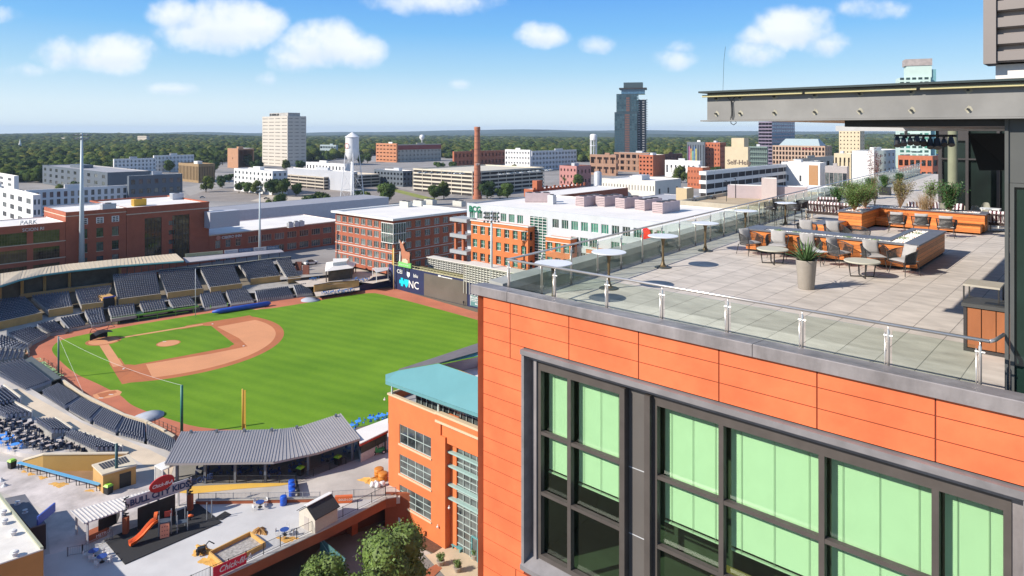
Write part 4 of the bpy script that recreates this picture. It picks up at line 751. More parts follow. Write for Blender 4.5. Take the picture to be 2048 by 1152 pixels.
# walkways under and between the stands
sheet_poly('far_walkway', [G(*p,2.2) for p in ((615,571),(587,575),(510,586),(452,585),(400,592),(337,602),(279,607),(216,617),(169,625),(120,641),(73,653),(16,672),(-60,695),(-90,672),(35,641),(84,630),(144,618),(206,610),(237,603),(322,592),(407,582),(484,572),(562,556),(601,557),(628,562))], 2.2, CONC2)
def strip_wall(name, lab, cat, pts, z0, z1, th, m, cap=None, grp=None, zpt=None):
    P = [G(*p, z0 if zpt is None else zpt) for p in pts]; q = MB()
    for a, b in zip(P, P[1:]):
        d = (b-a).normalized(); n_ = Vector((-d.y,d.x,0))*th/2; q.prism([tuple(a-n_)[:2],tuple(b-n_)[:2],tuple(b+n_)[:2],tuple(a+n_)[:2]], z0, z1)
    o = q.build(name, m); tag(o, lab, cat, grp)
    if cap:
        q = MB()
        for a, b in zip(P, P[1:]):
            d = (b-a).normalized(); n_ = Vector((-d.y,d.x,0))*(th/2+.06); q.prism([tuple(a-n_)[:2],tuple(b-n_)[:2],tuple(b+n_)[:2],tuple(a+n_)[:2]], z1+.003, z1+.12)
        q.build('cap', cap, o)
    return o
strip_wall('field_wall', 'low dark wall edging the far lower seats down to the dirt', 'wall', [(626,590),(515,604),(400,620)], 0, .7, .25, mat('dark_wall', (.05,.055,.07), .7, .2), GREYP)
strip_wall('backstop_wall', 'low pale wall curving behind home plate', 'wall', [(222,649),(185,654),(135,664),(100,672),(64,690),(54,702),(58,712)], 0, .9, .3, mat('buff_wall', (.5,.42,.31), .8, .15), mat('dark_cap', (.08,.08,.09), .6, .1))
strip_wall('field_wall', 'low pale wall between the near seats and the dirt', 'wall', [(124,768),(164,797),(204,817),(247,839),(290,852),(330,872)], 0, 1.0, .35, mat('buff_wall', (.5,.42,.31), .8, .15), STONE)
# dugouts
t = thing('dugout', 'long green roofed dugout on the third base side', 'dugout', (0,0,0)); q = MB()
a, b = G(223,650), G(398,624); d = (b-a).normalized(); n_ = Vector((-d.y,d.x,0)); LG = mat('lime_green', (.17,.42,.06), .6, .15, .5)
q.prism([tuple(a+n_*.2)[:2],tuple(b+n_*.2)[:2],tuple(b+n_*4)[:2],tuple(a+n_*4)[:2]], 1.75, 1.9); q.build('roof', mat('dugout_roof', (.03,.06,.05), .6, .3, .5), t)
q = MB(); q.prism([tuple(a)[:2],tuple(b)[:2],tuple(b+n_*.25)[:2],tuple(a+n_*.25)[:2]], 1.5, 1.95); q.prism([tuple(a+d*6)[:2],tuple(b-d*3)[:2],tuple(b-d*3+n_*.1)[:2],tuple(a+d*6+n_*.1)[:2]], .55, .75); q.build('fascia', LG, t)
q = MB(); q.prism([tuple(a+n_*3.5)[:2],tuple(b+n_*3.5)[:2],tuple(b+n_*3.8)[:2],tuple(a+n_*3.8)[:2]], .0, 1.75); q.build('back_wall', BLACK, t)
for k in range(7): p = a+d*(k*5+2); q = MB(); q.box(p.x-.08,p.x+.08,p.y-.08,p.y+.08,0,1.6); q.build('post', LG, t)
t = thing('dugout', 'near dugout with dark roof carrying pale green lettering', 'dugout', (0,0,0)); P = [G(50,719,1.7),G(103,761,1.7),G(123,756,1.5),G(63,713,1.5)]
q = MB(); q.prism([tuple(p)[:2] for p in P], 1.35, 1.6); q.build('roof', mat('slate_roof', (.10,.115,.11), .6, .12, 1), t); d = (P[1]-P[0]).normalized()
text('DURHAM', 2.0, mat('lime_letter', (.35,.55,.25), .6, .05), t, P[0]+Vector((0,0,-.06))+d*2.0+(P[3]-P[0]).normalized()*2.5, (0,0,math.atan2(d.y,d.x)), depth=.01, sx=1.5)
text('BULLS', 2.0, mat('lime_letter', (.35,.55,.25), .6, .05), t, P[0]+Vector((0,0,-.06))+d*13.0+(P[3]-P[0]).normalized()*2.5, (0,0,math.atan2(d.y,d.x)), depth=.01, sx=1.4)
q = MB(); q.prism([tuple(P[2])[:2],tuple(P[3])[:2],(P[3].x-.2,P[3].y-.2),(P[2].x-.2,P[2].y-.2)], 0, 1.3); q.build('back_wall', BLACK, t)
def rail_fence(name, lab, pts, z, h, m, step=2.4, pick=.0, cat='fence', grp=None):
    P = [G(*p, z) if not isinstance(p, Vector) else p for p in pts]; t = thing(name, lab, cat, (0,0,0), 0, grp); rq, pk = MB(), MB(); nP = 0
    for a, b in zip(P, P[1:]):
        for hz in (h, h*.12) if pick else (h, h*.5): rq.tube([a+Vector((0,0,hz)), b+Vector((0,0,hz))], .03, 4)
        n = max(1, int((b-a).length/step))
        for i in range(n+1):
            p = a.lerp(b,i/n)
            if nP < 60: q = MB(); q.box(p.x-.04,p.x+.04,p.y-.04,p.y+.04,z,z+h+.06); q.build('post', m, t); nP += 1
        if pick:
            n = int((b-a).length/pick)
            for i in range(n): p = a.lerp(b,(i+.5)/n); pk.box(p.x-.01,p.x+.01,p.y-.01,p.y+.01,z+h*.1,z+h)
    rq.build('rail', m, t)
    if pk.f: pk.build('pickets', m, t)
    return t
rail_fence('rail', 'black railing in front of the near dugout', [(88,727),(123,748)], 0, 1.3, BLACK); rail_fence('rail', 'black railing round the near bullpen steps', [(294,857),(310,850),(352,868)], .6, 1.2, BLACK, 1.2)
t = thing('dugout_steps', 'pale concrete box with steps beside the near bullpen railing', 'steps', (0,0,0)); q = MB(); q.prism([tuple(G(*p,.8))[:2] for p in ((300,858),(320,853),(350,870),(338,880))], 0, .8); q.build('box', mat('buff_wall', (.5,.42,.31), .8, .15), t)
# entry tunnel
t = thing('entry_tunnel', 'dark entry tunnel opening with a blue sign between the upper stands', 'tunnel', (0,0,0)); a, b = G(207,617,2.2), G(226,614,2.2); d = (b-a).normalized(); n_ = Vector((-d.y,d.x,0))
q = MB()
for s, e in ((-.3,0),(3.2,3.5)): q.prism([tuple(a+d*s)[:2],tuple(a+d*e)[:2],tuple(a+d*e+n_*6)[:2],tuple(a+d*s+n_*6)[:2]], 2.2, 5.2)
q.prism([tuple(a+d*-.3+n_)[:2],tuple(a+d*3.5+n_)[:2],tuple(a+d*3.5+n_*6)[:2],tuple(a+d*-.3+n_*6)[:2]], 5.0, 5.2); q.build('wall', TAN, t)
q = MB(); q.prism([tuple(a+n_*.6)[:2],tuple(a+d*3.2+n_*.6)[:2],tuple(a+d*3.2+n_*.7)[:2],tuple(a+n_*.7)[:2]], 2.2, 5.0); q.build('opening', BLACK, t); q = MB(); q.prism([tuple(a-n_*.1)[:2],tuple(a+d*3.2-n_*.1)[:2],tuple(a+d*3.2+n_*.1)[:2],tuple(a+n_*.1)[:2]], 5.21, 5.6); q.build('sign', mat('blue_sign', (.05,.09,.4), .5, .1), t)
# stand roofs
t = thing('stand_roof', 'long curved cream metal roof over the upper third base stand', 'roof', (0,0,0)); q = MB()
Fe = [(-120,612),(0,571),(39,558.5),(82,549),(149,540),(240,530.5),(368,521)]; Be = [(-120,560),(0,547),(45,541),(90,534),(138,527.6),(240,517.6),(352,507)]
FV = [G(*p,12.0) for p in Fe]; BV = [G(*p,13.2) for p in Be]; CR = mat('cream_metal_roof', (.62,.52,.38), .5, .05, .3)
q.sheet([FV, BV]); q.sheet([[p-Vector((0,0,.02)) for p in FV], [p-Vector((0,0,.55)) for p in FV]]); 
for i in range(len(FV)-1):
    n = int((FV[i+1]-FV[i]).length/1.1)
    for k in range(n): a = FV[i].lerp(FV[i+1],k/n); b = BV[i].lerp(BV[i+1],k/n); d = (FV[i+1]-FV[i]).normalized()*.04; q.loft([a-d,a+d,a+d+Vector((0,0,.09)),a-d+Vector((0,0,.09))],[b-d,b+d,b+d+Vector((0,0,.09)),b-d+Vector((0,0,.09))], cap=False)
q.build('roof_sheet', CR, t); q = MB(); q.tube([p-Vector((0,0,.35)) for p in FV], .28, 6); q.build('gutter', GREENT, t)
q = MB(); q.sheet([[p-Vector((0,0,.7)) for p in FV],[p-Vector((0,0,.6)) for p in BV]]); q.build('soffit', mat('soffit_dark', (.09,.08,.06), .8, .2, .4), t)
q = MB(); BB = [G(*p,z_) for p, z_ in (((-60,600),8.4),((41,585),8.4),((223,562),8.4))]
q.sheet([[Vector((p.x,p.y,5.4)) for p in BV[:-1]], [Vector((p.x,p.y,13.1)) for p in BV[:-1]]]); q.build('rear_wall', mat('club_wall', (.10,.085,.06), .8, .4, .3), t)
for i, k in enumerate((1,2,3,4,5)): p = BV[k].lerp(FV[k],.1); q = MB(); q.box(p.x-.3,p.x+.3,p.y-.3,p.y+.3,4,12.7); q.build('column', TAN, t)
q = MB()
for k in range(9):
    a = FV[5].lerp(FV[6],.0+k/8); b = BV[5].lerp(BV[6],k/8); q.tube([a-Vector((0,0,.6)), a.lerp(b,.5)-Vector((0,0,1.9)), b-Vector((0,0,.5))], .12, 4); q.tube([a.lerp(b,.5)-Vector((0,0,1.9)), a.lerp(b,.5)-Vector((0,0,.4))], .1, 4)
    q.tube([b-Vector((0,0,.5)), Vector((b.x,b.y,8))], .14, 4)
q.tube([FV[5].lerp(BV[5],.5)-Vector((0,0,1.9)), FV[6].lerp(BV[6],.5)-Vector((0,0,1.9))], .12, 4); q.build('truss', FRAMED, t)
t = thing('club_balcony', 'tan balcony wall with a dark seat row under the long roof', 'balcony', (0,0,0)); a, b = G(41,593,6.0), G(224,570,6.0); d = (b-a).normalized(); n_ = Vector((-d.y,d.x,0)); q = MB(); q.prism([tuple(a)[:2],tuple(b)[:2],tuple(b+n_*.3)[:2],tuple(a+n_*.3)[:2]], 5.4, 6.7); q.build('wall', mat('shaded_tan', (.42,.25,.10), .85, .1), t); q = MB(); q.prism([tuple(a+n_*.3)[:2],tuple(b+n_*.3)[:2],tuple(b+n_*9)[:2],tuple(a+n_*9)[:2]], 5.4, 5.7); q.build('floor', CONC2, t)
t = thing('stand_awning', 'grey metal awning with a row of sponsor boards over the far upper seats', 'awning', (0,0,0)); q = MB(); FV = [G(372,525,10.6),G(568,503.6,10.6)]; BV = [G(366,515,11.6),G(560,497.5,11.6)]; q.sheet([FV,BV]); q.sheet([[p-Vector((0,0,.25)) for p in FV],BV]); q.build('roof_sheet', mat('grey_awning', (.42,.39,.40), .5, .08, .4), t)
d = (BV[1]-BV[0]); ln = d.length; dn = d.normalized(); rz = math.atan2(dn.y,dn.x)
bd = [('DURHAM BULLS ATHLETIC PARK', .02, .40, (.42,.40,.26), (.28,.3,.16)),('BREWING CO', .41, .55, (.62,.58,.56), (.2,.25,.4)),('BLUE CROSS NC', .555, .71, (.07,.12,.22), (.4,.45,.55)),('FIRST BANK', .715, .85, (.62,.58,.58), (.25,.25,.3)),('DUKE HEALTH', .855, .99, (.06,.11,.2), (.55,.6,.65))]
for i, (s, a, b, c1, c2) in enumerate(bd):
    p = BV[0]+d*a; w_ = ln*(b-a); M_4 = Matrix.Translation(p) @ Matrix.Rotation(rz,4,'Z'); q = MB(M_4); q.box(0,w_*.985,-.05,.1,.05,1.25); o = q.build('sign_board', mat(f'board_{i}', c1, .6, .05), t)
    text(s, .95, mat(f'board_ink_{i}', c2, .6, .05), o, p+Vector((0,0,.3))+dn*(w_*.06)-Vector((-dn.y,dn.x,0))*.08, (R(90),0,rz), depth=.02, sx=w_*.88/(len(s)*.60), name='lettering')
for k in range(9): p = FV[0].lerp(FV[1],.03+k*.118).lerp(BV[0].lerp(BV[1],.03+k*.118),.5); q = MB(); q.tube([(p.x,p.y,8),(p.x,p.y,11)], .1, 5); q.build('post', FRAMED, t)
strip_wall('parapet_rail', 'dark press level wall behind the top rows under the awning', 'wall', [(318,543),(400,537),(470,530),(545,520),(582,517)], 8.4, 9.2, .3, mat('dark_wall', (.05,.055,.07), .7, .2), mat('beige_rail', (.45,.42,.3), .7, .1), zpt=8.6)
# ---------------------------------------------------------------- outfield wall with video screen
t = thing('outfield_wall', 'tall navy outfield wall carrying sponsor signs, a grey video screen and a scoreboard', 'wall', (0,0,0)); a, b = G(788,577), G(934,612); d = (b-a).normalized(); rz = math.atan2(d.y,d.x); n_ = Vector((-d.y,d.x,0))
def onw(px): r_ = (px-1024)/FL; return (r_*a.y-a.x)/(d.x-r_*d.y)
W4 = Matrix.Translation(a) @ Matrix.Rotation(rz,4,'Z'); q = MB(W4); q.box(0,onw(1015),.0,.6,0,8.3); q.build('wall', NAVY, t)
x0, x1 = onw(848.5), onw(934.5); q = MB(W4); q.box(x0,x1,-.12,-.01,.15,7.7); q.build('video_screen', mat('led_screen_off', (.125,.105,.085), .55, .12, .15), t)
q = MB(W4); q.box(onw(941),onw(985),-.12,-.01,.5,4.0); sb = q.build('scoreboard', mat('scoreboard_green', (.10,.22,.215), .6, .12, .5), t)
q = MB(W4); xa, xb = onw(941), onw(985)
for u0,u1,z0,z1 in ((xa,xb,3.9,4.02),(xa,xb,2.0,2.1),(xa,xa+.13,.5,4.0),(xa+7.2,xa+7.3,2.1,3.9)): q.box(u0,u1,-.16,-.12,z0,z1)
q.build('border', WHITE, sb)
def ontext(s, px, z, size, m, par=t, sx=1.): return text(s, size, m, par, W4 @ Vector((onw(px),-.17,z)), (R(90),0,rz), depth=.02, sx=sx, off=.012)
WT = mat('white_vinyl', (.78,.78,.76), .6, .02); CY = mat('cyan_vinyl', (.0,.55,.75), .6, .02)
ontext('BULLS/RAYS', 942, 3.0, .85, WT, sb); ontext('DURHAM NC', 942, 2.35, .6, WT, sb); ontext('BALL', 951, 1.1, .8, WT, sb); ontext('STRIKE', 963, 1.0, .8, WT, sb); ontext('1 2', 961, 3.1, .9, WT, sb)
ontext('NC', 817.5, 1.7, 3.6, WT, sx=1.05); ontext('CEI', 794.5, 5.9, 1.9, WT, sx=1.1)
q = MB(W4); q.box(onw(817.8),onw(840),-.05,-.0,.1,.12); 
def flat(pts, m, name='logo'):
    q = MB(W4); q.loft([(x,-.04,z) for x,z in pts], [(x,-.1,z) for x,z in pts]); return q.build(name, m, t)
cx, cz = onw(804.3), 3.0; r1, r2 = 1.45, .62
flat([(cx-r2,cz-r1),(cx+r2,cz-r1),(cx+r2,cz-r2),(cx+r1,cz-r2),(cx+r1,cz+r2),(cx+r2,cz+r2),(cx+r2,cz+r1),(cx-r2,cz+r1),(cx-r2,cz+r2),(cx-r1,cz+r2),(cx-r1,cz-r2),(cx-r2,cz-r2)], CY)
cx = onw(813.2); flat([(cx-1.15,cz+1.3),(cx-.4,cz+1.1),(cx,cz+1.3),(cx+.4,cz+1.1),(cx+1.15,cz+1.3),(cx+1.2,cz+.2),(cx+.75,cz-.9),(cx,cz-1.7),(cx-.75,cz-.9),(cx-1.2,cz+.2)], CY)
cx, cz = onw(817), 6.1; flat([(cx-.75,cz+.9),(cx,cz+.75),(cx+.75,cz+.9),(cx+.75,cz-.4),(cx,cz-1.1),(cx-.75,cz-.4)], WT); ontext('blu', 827.5, 5.6, 1.7, WT, sx=1.2)
q = MB(W4); q.box(onw(877),onw(882),-.16,-.05,7.55,8.1); q.box(onw(883),onw(905),-.16,-.05,7.6,7.85); q.build('small_sign', WT, t)
# top rail and deck strip behind the wall
q = MB(W4); q.box(-1,onw(1015),.6,3.2,7.9,8.0); q.box(-1,onw(1015),.2,.35,8.3,8.5); q.box(-1,onw(1015),.0,.1,9.3,9.4)
for k in range(46): x = k*1.6; q.box(x,x+.08,.02,.1,8.3,9.3)
q.build('top_rail', mat('straw_rail', (.52,.47,.28), .7, .12, 1), t)
q = MB(W4); q.box(-1,onw(1015),2.6,3.2,8.0,9.0)
q.build('deck_edge', mat('dark_planting', (.09,.085,.04), .9, .5, 1.2), t)
t2 = thing('wall_panel', 'narrow navy wall panel with purple and white sponsor lettering beside the yellow foul pole', 'wall', (0,0,0)); A2, B2 = G(778,573), G(788,577); d2 = (B2-A2).normalized(); n2_ = Vector((-d2.y,d2.x,0)); rz2 = math.atan2(d2.y,d2.x)
q = MB(); q.prism([tuple(A2)[:2],tuple(B2)[:2],tuple(B2+n2_*.5)[:2],tuple(A2+n2_*.5)[:2]], 0, 8.2); q.build('wall', NAVY, t2)
for s, z, sz, m_ in (('UPS',6.3,.9,mat('lilac',(.35,.25,.7),.6,.05)),('BULL CITY',4.9,.32,WT),('DURHAM',4.3,.38,WT),('GO BULLS',3.9,.3,WT),('305',2.0,.7,WT)): text(s, sz, m_, t2, A2+d2*.25-n2_*.08+Vector((0,0,z)), (R(90),0,rz2), depth=.02)
t3 = thing('corner_wall', 'navy outfield corner wall stepping up beside the party deck', 'wall', (0,0,0)); a3 = G(640,596); b3, c3 = G(719,582), G(778,573); q = MB(); nn = Vector((.0,.4,0))
for p, r_, z0, z1 in ((a3,b3,1.2,1.6),(b3,b3.lerp(c3,.45),1.6,4.2),(b3.lerp(c3,.45),c3,4.2,4.2)): q.loft([p,p+nn,Vector((p.x,p.y+.4,z0)),Vector((p.x,p.y,z0))],[r_,r_+nn,Vector((r_.x,r_.y+.4,z1)),Vector((r_.x,r_.y,z1))])
q.build('wall', NAVY, t3)
# foul poles, light masts, net poles
def pole(name, lab, cat, px, t_, z0, z1, r0, r1, m, grp=None):
    o = thing(name, lab, cat, AT(px,t_,z0), 0, grp); q = MB(); q.lathe([(r0,0),(r1,z1-z0)], n=12); q.build('pole', m, o, smooth=True); return o
YEL = mat('yellow_paint', (.72,.42,.06), .6, .06)
fpole = pole('foul_pole', 'tall yellow foul pole where the navy walls meet', 'pole', 787.5, 244, 0, 14.6, .16, .16, mat('pale_yellow', (.75,.6,.3), .6, .05)); q = MB(); q.box(-.55,-.1,-.04,.04,8.6,14.3); q.build('mesh_wing', YEL, fpole)
fpole = pole('foul_pole', 'thick yellow foul pole rising behind the grey pavilion roof', 'pole', 485, 126, 0, 8.9, .12, .12, YEL); q = MB(); q.box(-.02,.6,-.04,.04,2.5,8.7); q.box(-.02,.6,.04,.05,0,2.5); q.build('mesh_wing', YEL, fpole)
TEALP = mat('teal_pole', (.03,.17,.13), .5, .1)
pole('net_pole', 'teal net pole rising behind the left end of the grey pavilion', 'pole', 363.5, 127, .5, 9.2, .26, .24, TEALP); pole('net_pole', 'teal net pole beside the near dugout', 'pole', 117, 156, 0, 9.6, .2, .18, mat('slate_teal', (.07,.14,.14), .5, .1)); pole('net_pole', 'dark teal pole standing in the plaza beside the tan ticket hut', 'pole', 233, 99.7, 4.5, 10.8, .22, .2, mat('deep_teal', (.02,.08,.09), .5, .1)); pole('net_pole', 'thin net pole in front of the upper third base seats', 'pole', 391, 208, 0, 14.5, .1, .08, LGREY)
def wire(pa, pb, lab, sag=1.0, r=.025): q = MB(); q.tube([pa.lerp(pb,s)-Vector((0,0,sag*4*s*(1-s))) for s in [i/10 for i in range(11)]], r, 4); tag(q.build('net_cable', mat('pale_cable', (.5,.5,.48), .6, .05)), lab, 'cable')
wire(AT(117,156,9.5), AT(363.5,127,9.2), 'pale net cable hung between two teal poles over the infield'); wire(AT(117,156,9.5), G(166,785,1), 'pale guy cable running down from the dugout net pole', 0)
def mast(px, t_, z0, z1, r0, r1, rows, lab, cols=5, w_=5.0):
    o = pole('light_mast', lab, 'light mast', px, t_, z0, z1, r0, r1, mat('galvanised', (.50,.56,.58), .45, .06), 'stadium light masts'); h = z1-z0
    for j in range(rows):
        z = h-.3-j*1.3; q = MB(); q.box(-w_/2,w_/2,-.06,.06,z-.06,z+.06); q.build('crossarm', LGREY, o)
        for i in range(cols): x = -w_/2+w_*i/(cols-1); q = MB(); q.tube([(x,-.1,z-.1),(x,-.55,z-.35)], [.2,.36], 8); q.build('floodlight', mat('lamp_housing', (.2,.22,.24), .5, .1), o)
mast(163.5, 238, 4, 55.2, 1.0, .35, 2, 'tallest pale light mast rising at the left over the brick building', 5, 4.6)
mast(519.5, 262, 4, 35.2, .55, .2, 2, 'slim pale light mast behind the far upper seats', 3, 1.6); mast(983, 214, 4, 31.2, .5, .28, 3, 'light mast with a dense lamp bank in front of the white and orange office building', 5, 4.4)
# party deck
t = thing('deck_bar', 'small open bar pavilion with white metal roof behind the outfield corner', 'pavilion', (0,0,0)); z_ = 6.9; P = [G(650,543,z_),G(706,536,z_),G(714,524,z_),G(652,525,z_)]; zc_ = Vector((0,0,1.0)); c = sum(P,Vector())/4
q = MB(); T4 = [p.lerp(c,.5)+zc_ for p in P]; q.sheet([P+[P[0]],T4+[T4[0]]]); q.fi([q.pt(p) for p in T4]); q.build('roof', ROOFW, t); q = MB(); q.prism([tuple(p)[:2] for p in T4], 7.9, 9.0); q.build('cupola', WHITE, t)
for p in P: p = p.lerp(c,.08); q = MB(); q.box(p.x-.15,p.x+.15,p.y-.15,p.y+.15,3,6.9); q.build('post', FRAMED, t)
q = MB(); q.prism([tuple(p.lerp(c,.2))[:2] for p in P], 3, 6.3); q.build('bar_counter', mat('bar_dark', (.08,.06,.04), .8, .4, .6), t)
sheet_poly('party_deck', [G(*p,3) for p in ((629,573),(662,569),(720,564),(745,567),(778,560),(790,540),(700,520),(600,530),(585,560),(612,574))], 3, mat('deck_pavers', (.52,.44,.37), .9, .12, .5))
sheet_poly('lower_deck', [G(*p,1.3) for p in ((632,593),(719,580),(719,573),(628,584))], 1.3, mat('deck_pavers', (.52,.44,.37), .9, .12, .5))
strip_wall('deck_wall', 'tan wall with dark banner strip between the two party deck levels', 'wall', [(628,584),(662,578),(718,574)], 1.3, 3.6, .3, TAN, BLACK, zpt=1.3)
TBLUE = mat('blue_table', (.05,.16,.42), .5, .1); 
def picnic(px, py, z, lab, grp, m=TBLUE, s=1.):
    t = thing('patio_table', lab, 'table', G(px,py,z), random.random()*3, grp); MB().lathe([(.55*s,.70),(.58*s,.73),(0,.75)], n=14).build('table_top', m, t); MB().lathe([(.3*s,0),(.28*s,.05),(.06,.08),(.05,.7)], n=8).build('base', BLACK, t)
    for k in range(4):
        a_ = k*1.5708+.5; cx_, cy_ = .95*s*math.cos(a_), .95*s*math.sin(a_); M_4 = Matrix.Translation((cx_,cy_,0)) @ Matrix.Rotation(a_-1.5708,4,'Z'); q = MB(M_4); q.box(-.2,.2,-.2,.2,.42,.46); q.box(-.2,.2,.17,.2,.46,.85)
        for x_ in (-.17,.17):
            for y_ in (-.17,.17): q.box(x_-.015,x_+.015,y_-.015,y_+.015,0,.42)
        q.build('seat', m if grp and 'white' not in grp else mat('white_wire', (.6,.6,.6), .5, .1), t)
    return t
gdk = 'blue tables on the outfield party deck'
for k, (px, py, z) in enumerate(((650,588,1.3),(664,587,1.3),(678,585,1.3),(690,584,1.3),(702,582,1.3),(626,560,3),(640,556,3),(712,560,3),(722,563,3),(733,561,3))):
    picnic(px, py, z, 'blue party deck table on the lower level by the field' if z < 2 else ('blue party deck table left of the small bar' if px < 660 else 'blue party deck table right of the small bar'), gdk if z < 2 else (gdk+' left' if px < 660 else gdk+' right'))
t = thing('deck_shade', 'grey shade roof on white posts at the outfield corner', 'canopy', (0,0,0)); P = [G(753,546,6.2),G(776,541,6.2),G(778,535,6.2),G(745,537,6.2)]; q = MB(); q.prism([tuple(p)[:2] for p in P], 6.2, 6.4); q.build('roof', LGREY, t)
for p in P[:2]+P[3:]: q = MB(); q.box(p.x-.12,p.x+.12,p.y-.12,p.y+.12,3,6.2); q.build('post', WHITE, t)
for px, py, lb in ((597,537,'left brick pillar beside the end of the far stands'),(612,545,'right brick pillar beside the end of the far stands')): p = G(px,py+8,3.2); q = MB(); q.box(p.x-1.1,p.x+1.1,p.y-.5,p.y+.5,3.2,7.2); tag(q.build('brick_pillar', DBRICK), lb, 'pillar')
# bull-shaped board on the wall
t = thing('bull_sign', 'brown cut-out bull billboard on a green base with black posts above the outfield wall', 'sign', AT(800.5,243,8.4), rz)
BU = [(1.1,1.5),(2.0,1.5),(2.3,3.0),(3.6,3.0),(4.5,2.8),(4.9,1.5),(5.7,1.5),(5.6,3.4),(5.9,5.0),(5.6,5.9),(4.4,5.8),(3.3,6.0),(2.6,7.2),(1.9,8.7),(2.7,9.3),(2.6,9.6),(1.5,9.3),(.8,9.3),(.1,10.2),(.0,10.1),(.3,9.1),(.2,8.4),(.35,7.0),(.9,6.6),(.8,5.4),(1.2,3.4)]
BU = [(x*.95,z*.86+.5) for x,z in BU]
q = MB(); q.loft([(x,-.3,z) for x,z in BU],[(x,.0,z) for x,z in BU]); q.build('bull_board', mat('bull_brown', (.42,.16,.09), .6, .12, .6), t); q = MB(); q.loft([(x*1.04+.25,.05,z) for x,z in BU],[(x*1.04+.25,.2,z) for x,z in BU]); q.build('backing', BLACK, t)
q = MB(); q.box(-.6,6.1,-.35,.1,.0,1.7); q.build('green_base', mat('sign_green', (.17,.5,.13), .6, .05), t)
for x in (.9,2.9,4.9): q = MB(); q.box(x-.18,x+.18,-.1,.2,-1.6,0); q.build('post', BLACK, t)
for pts, m_, nm_ in ((((1.3,1.7),(4.6,1.5),(4.6,2.5),(3.4,3.1),(1.8,2.9)),mat('cream_patch', (.6,.5,.36), .6, .1),'bun_patch'),(((-.1,1.8),(.5,1.7),(.6,5.0),(.2,5.4)),WHITE,'white_patch'),(((-.25,8.1),(.1,8.3),(-.1,9.6)),WHITE,'horn'),(((1.5,8.2),(1.7,8.9),(2.2,9.2),(1.9,8.3)),WHITE,'horn')): q = MB(); q.loft([(x,-.42,z) for x,z in pts],[(x,-.32,z) for x,z in pts]); q.build(nm_, m_, t)
text('HIT BULL WIN STEAK', .55, WT, t, (-.3,-.37,.6), depth=.01, sx=1.0)
# person by the screen
def person(lab, p, rz, h=1.75, top=(.03,.03,.04), leg_=(.1,.1,.12)):
    t = thing('person', lab, 'person', p, rz); me = bpy.data.meshes.new('body'); J = [(0,0,.95),(0,0,1.2),(0,0,1.42),(0,0,1.5),(0,-.01,1.62),(-.18,0,1.40),(-.24,-.05,1.15),(-.22,-.18,.95),(.18,0,1.40),(.25,.03,1.14),(.24,-.05,.9),(-.1,0,.9),(-.13,-.1,.5),(-.13,.02,.08),(-.13,-.12,.04),(.1,0,.9),(.13,.05,.5),(.14,.15,.08),(.14,.03,.04)]
    E_ = [(0,1),(1,2),(2,3),(3,4),(2,5),(5,6),(6,7),(2,8),(8,9),(9,10),(0,11),(11,12),(12,13),(13,14),(0,15),(15,16),(16,17),(17,18)]; RD = [.14,.13,.13,.055,.1,.06,.045,.035,.06,.045,.035,.085,.06,.04,.035,.085,.06,.04,.035]
    me.from_pydata([(x*h/1.75,y,z*h/1.75) for x,y,z in J], E_, []); o = bpy.data.objects.new('body', me); COL.objects.link(o); o.parent = t; md = o.modifiers.new('s','SKIN')
    for v_, r_ in zip(me.skin_vertices[0].data, RD): v_.radius = (r_,r_)
    me.skin_vertices[0].data[0].use_root = True; o.modifiers.new('u','SUBSURF').levels = 1; me.materials.append(mat('dark_clothes', top, .8, .1)); return t
person('distant person in dark clothes walking below the video screen', G(927,611.5,.03), .6)
# ================================================================ near plaza
PZ = 4.5; PLZ = mat('plaza_concrete', (.47,.43,.39), .9, .2, .16, bump=.12, bs=4); PINK = mat('worn_pavement', (.50,.46,.44), .9, .3, .25)
pz = [(-500,1500),(120,1300),(492,1132),(655,1056),(771,997),(800,994),(800,842),(720,858),(560,875),(400,885),(352,905),(290,888),(232,871),(164,840),(77,786),(0,742),(-200,690)]
q = MB(); q.prism([tuple(G(*p,PZ))[:2] for p in pz], 3.6, PZ); struct('plaza_pavement', q, PLZ)
sheet_poly('play_pavement', [G(*p,PZ) for p in ((395,1000),(640,1000),(760,999),(655,1054),(492,1131),(250,1240),(60,1300),(90,1110),(210,1080))], PZ+.02, mat('pale_play_paving', (.52,.51,.50), .9, .12, .2))
sheet_poly('old_brick_pavement', [G(*p,PZ) for p in ((30,925),(330,965),(380,985),(380,1000),(210,1080),(100,1110),(90,1020),(-60,960),(-60,920))], PZ+.024, mat('whitewashed_brick', (.50,.45,.43), .95, .3, .3, streak=1))
sheet_poly('concourse_pavement', [G(*p,PZ) for p in ((40,778),(164,846),(300,900),(350,925),(340,960),(240,902),(150,868),(60,830),(20,806),(-20,780))], PZ+.02, mat('buff_concourse', (.60,.49,.365), .9, .12, .3))
sheet_poly('yellow_path', [G(*p,PZ) for p in ((345,968),(590,966),(560,972),(480,978),(385,988),(350,985))], PZ+.03, mat('yellow_ground', (.66,.40,.07), .9, .1, .3))
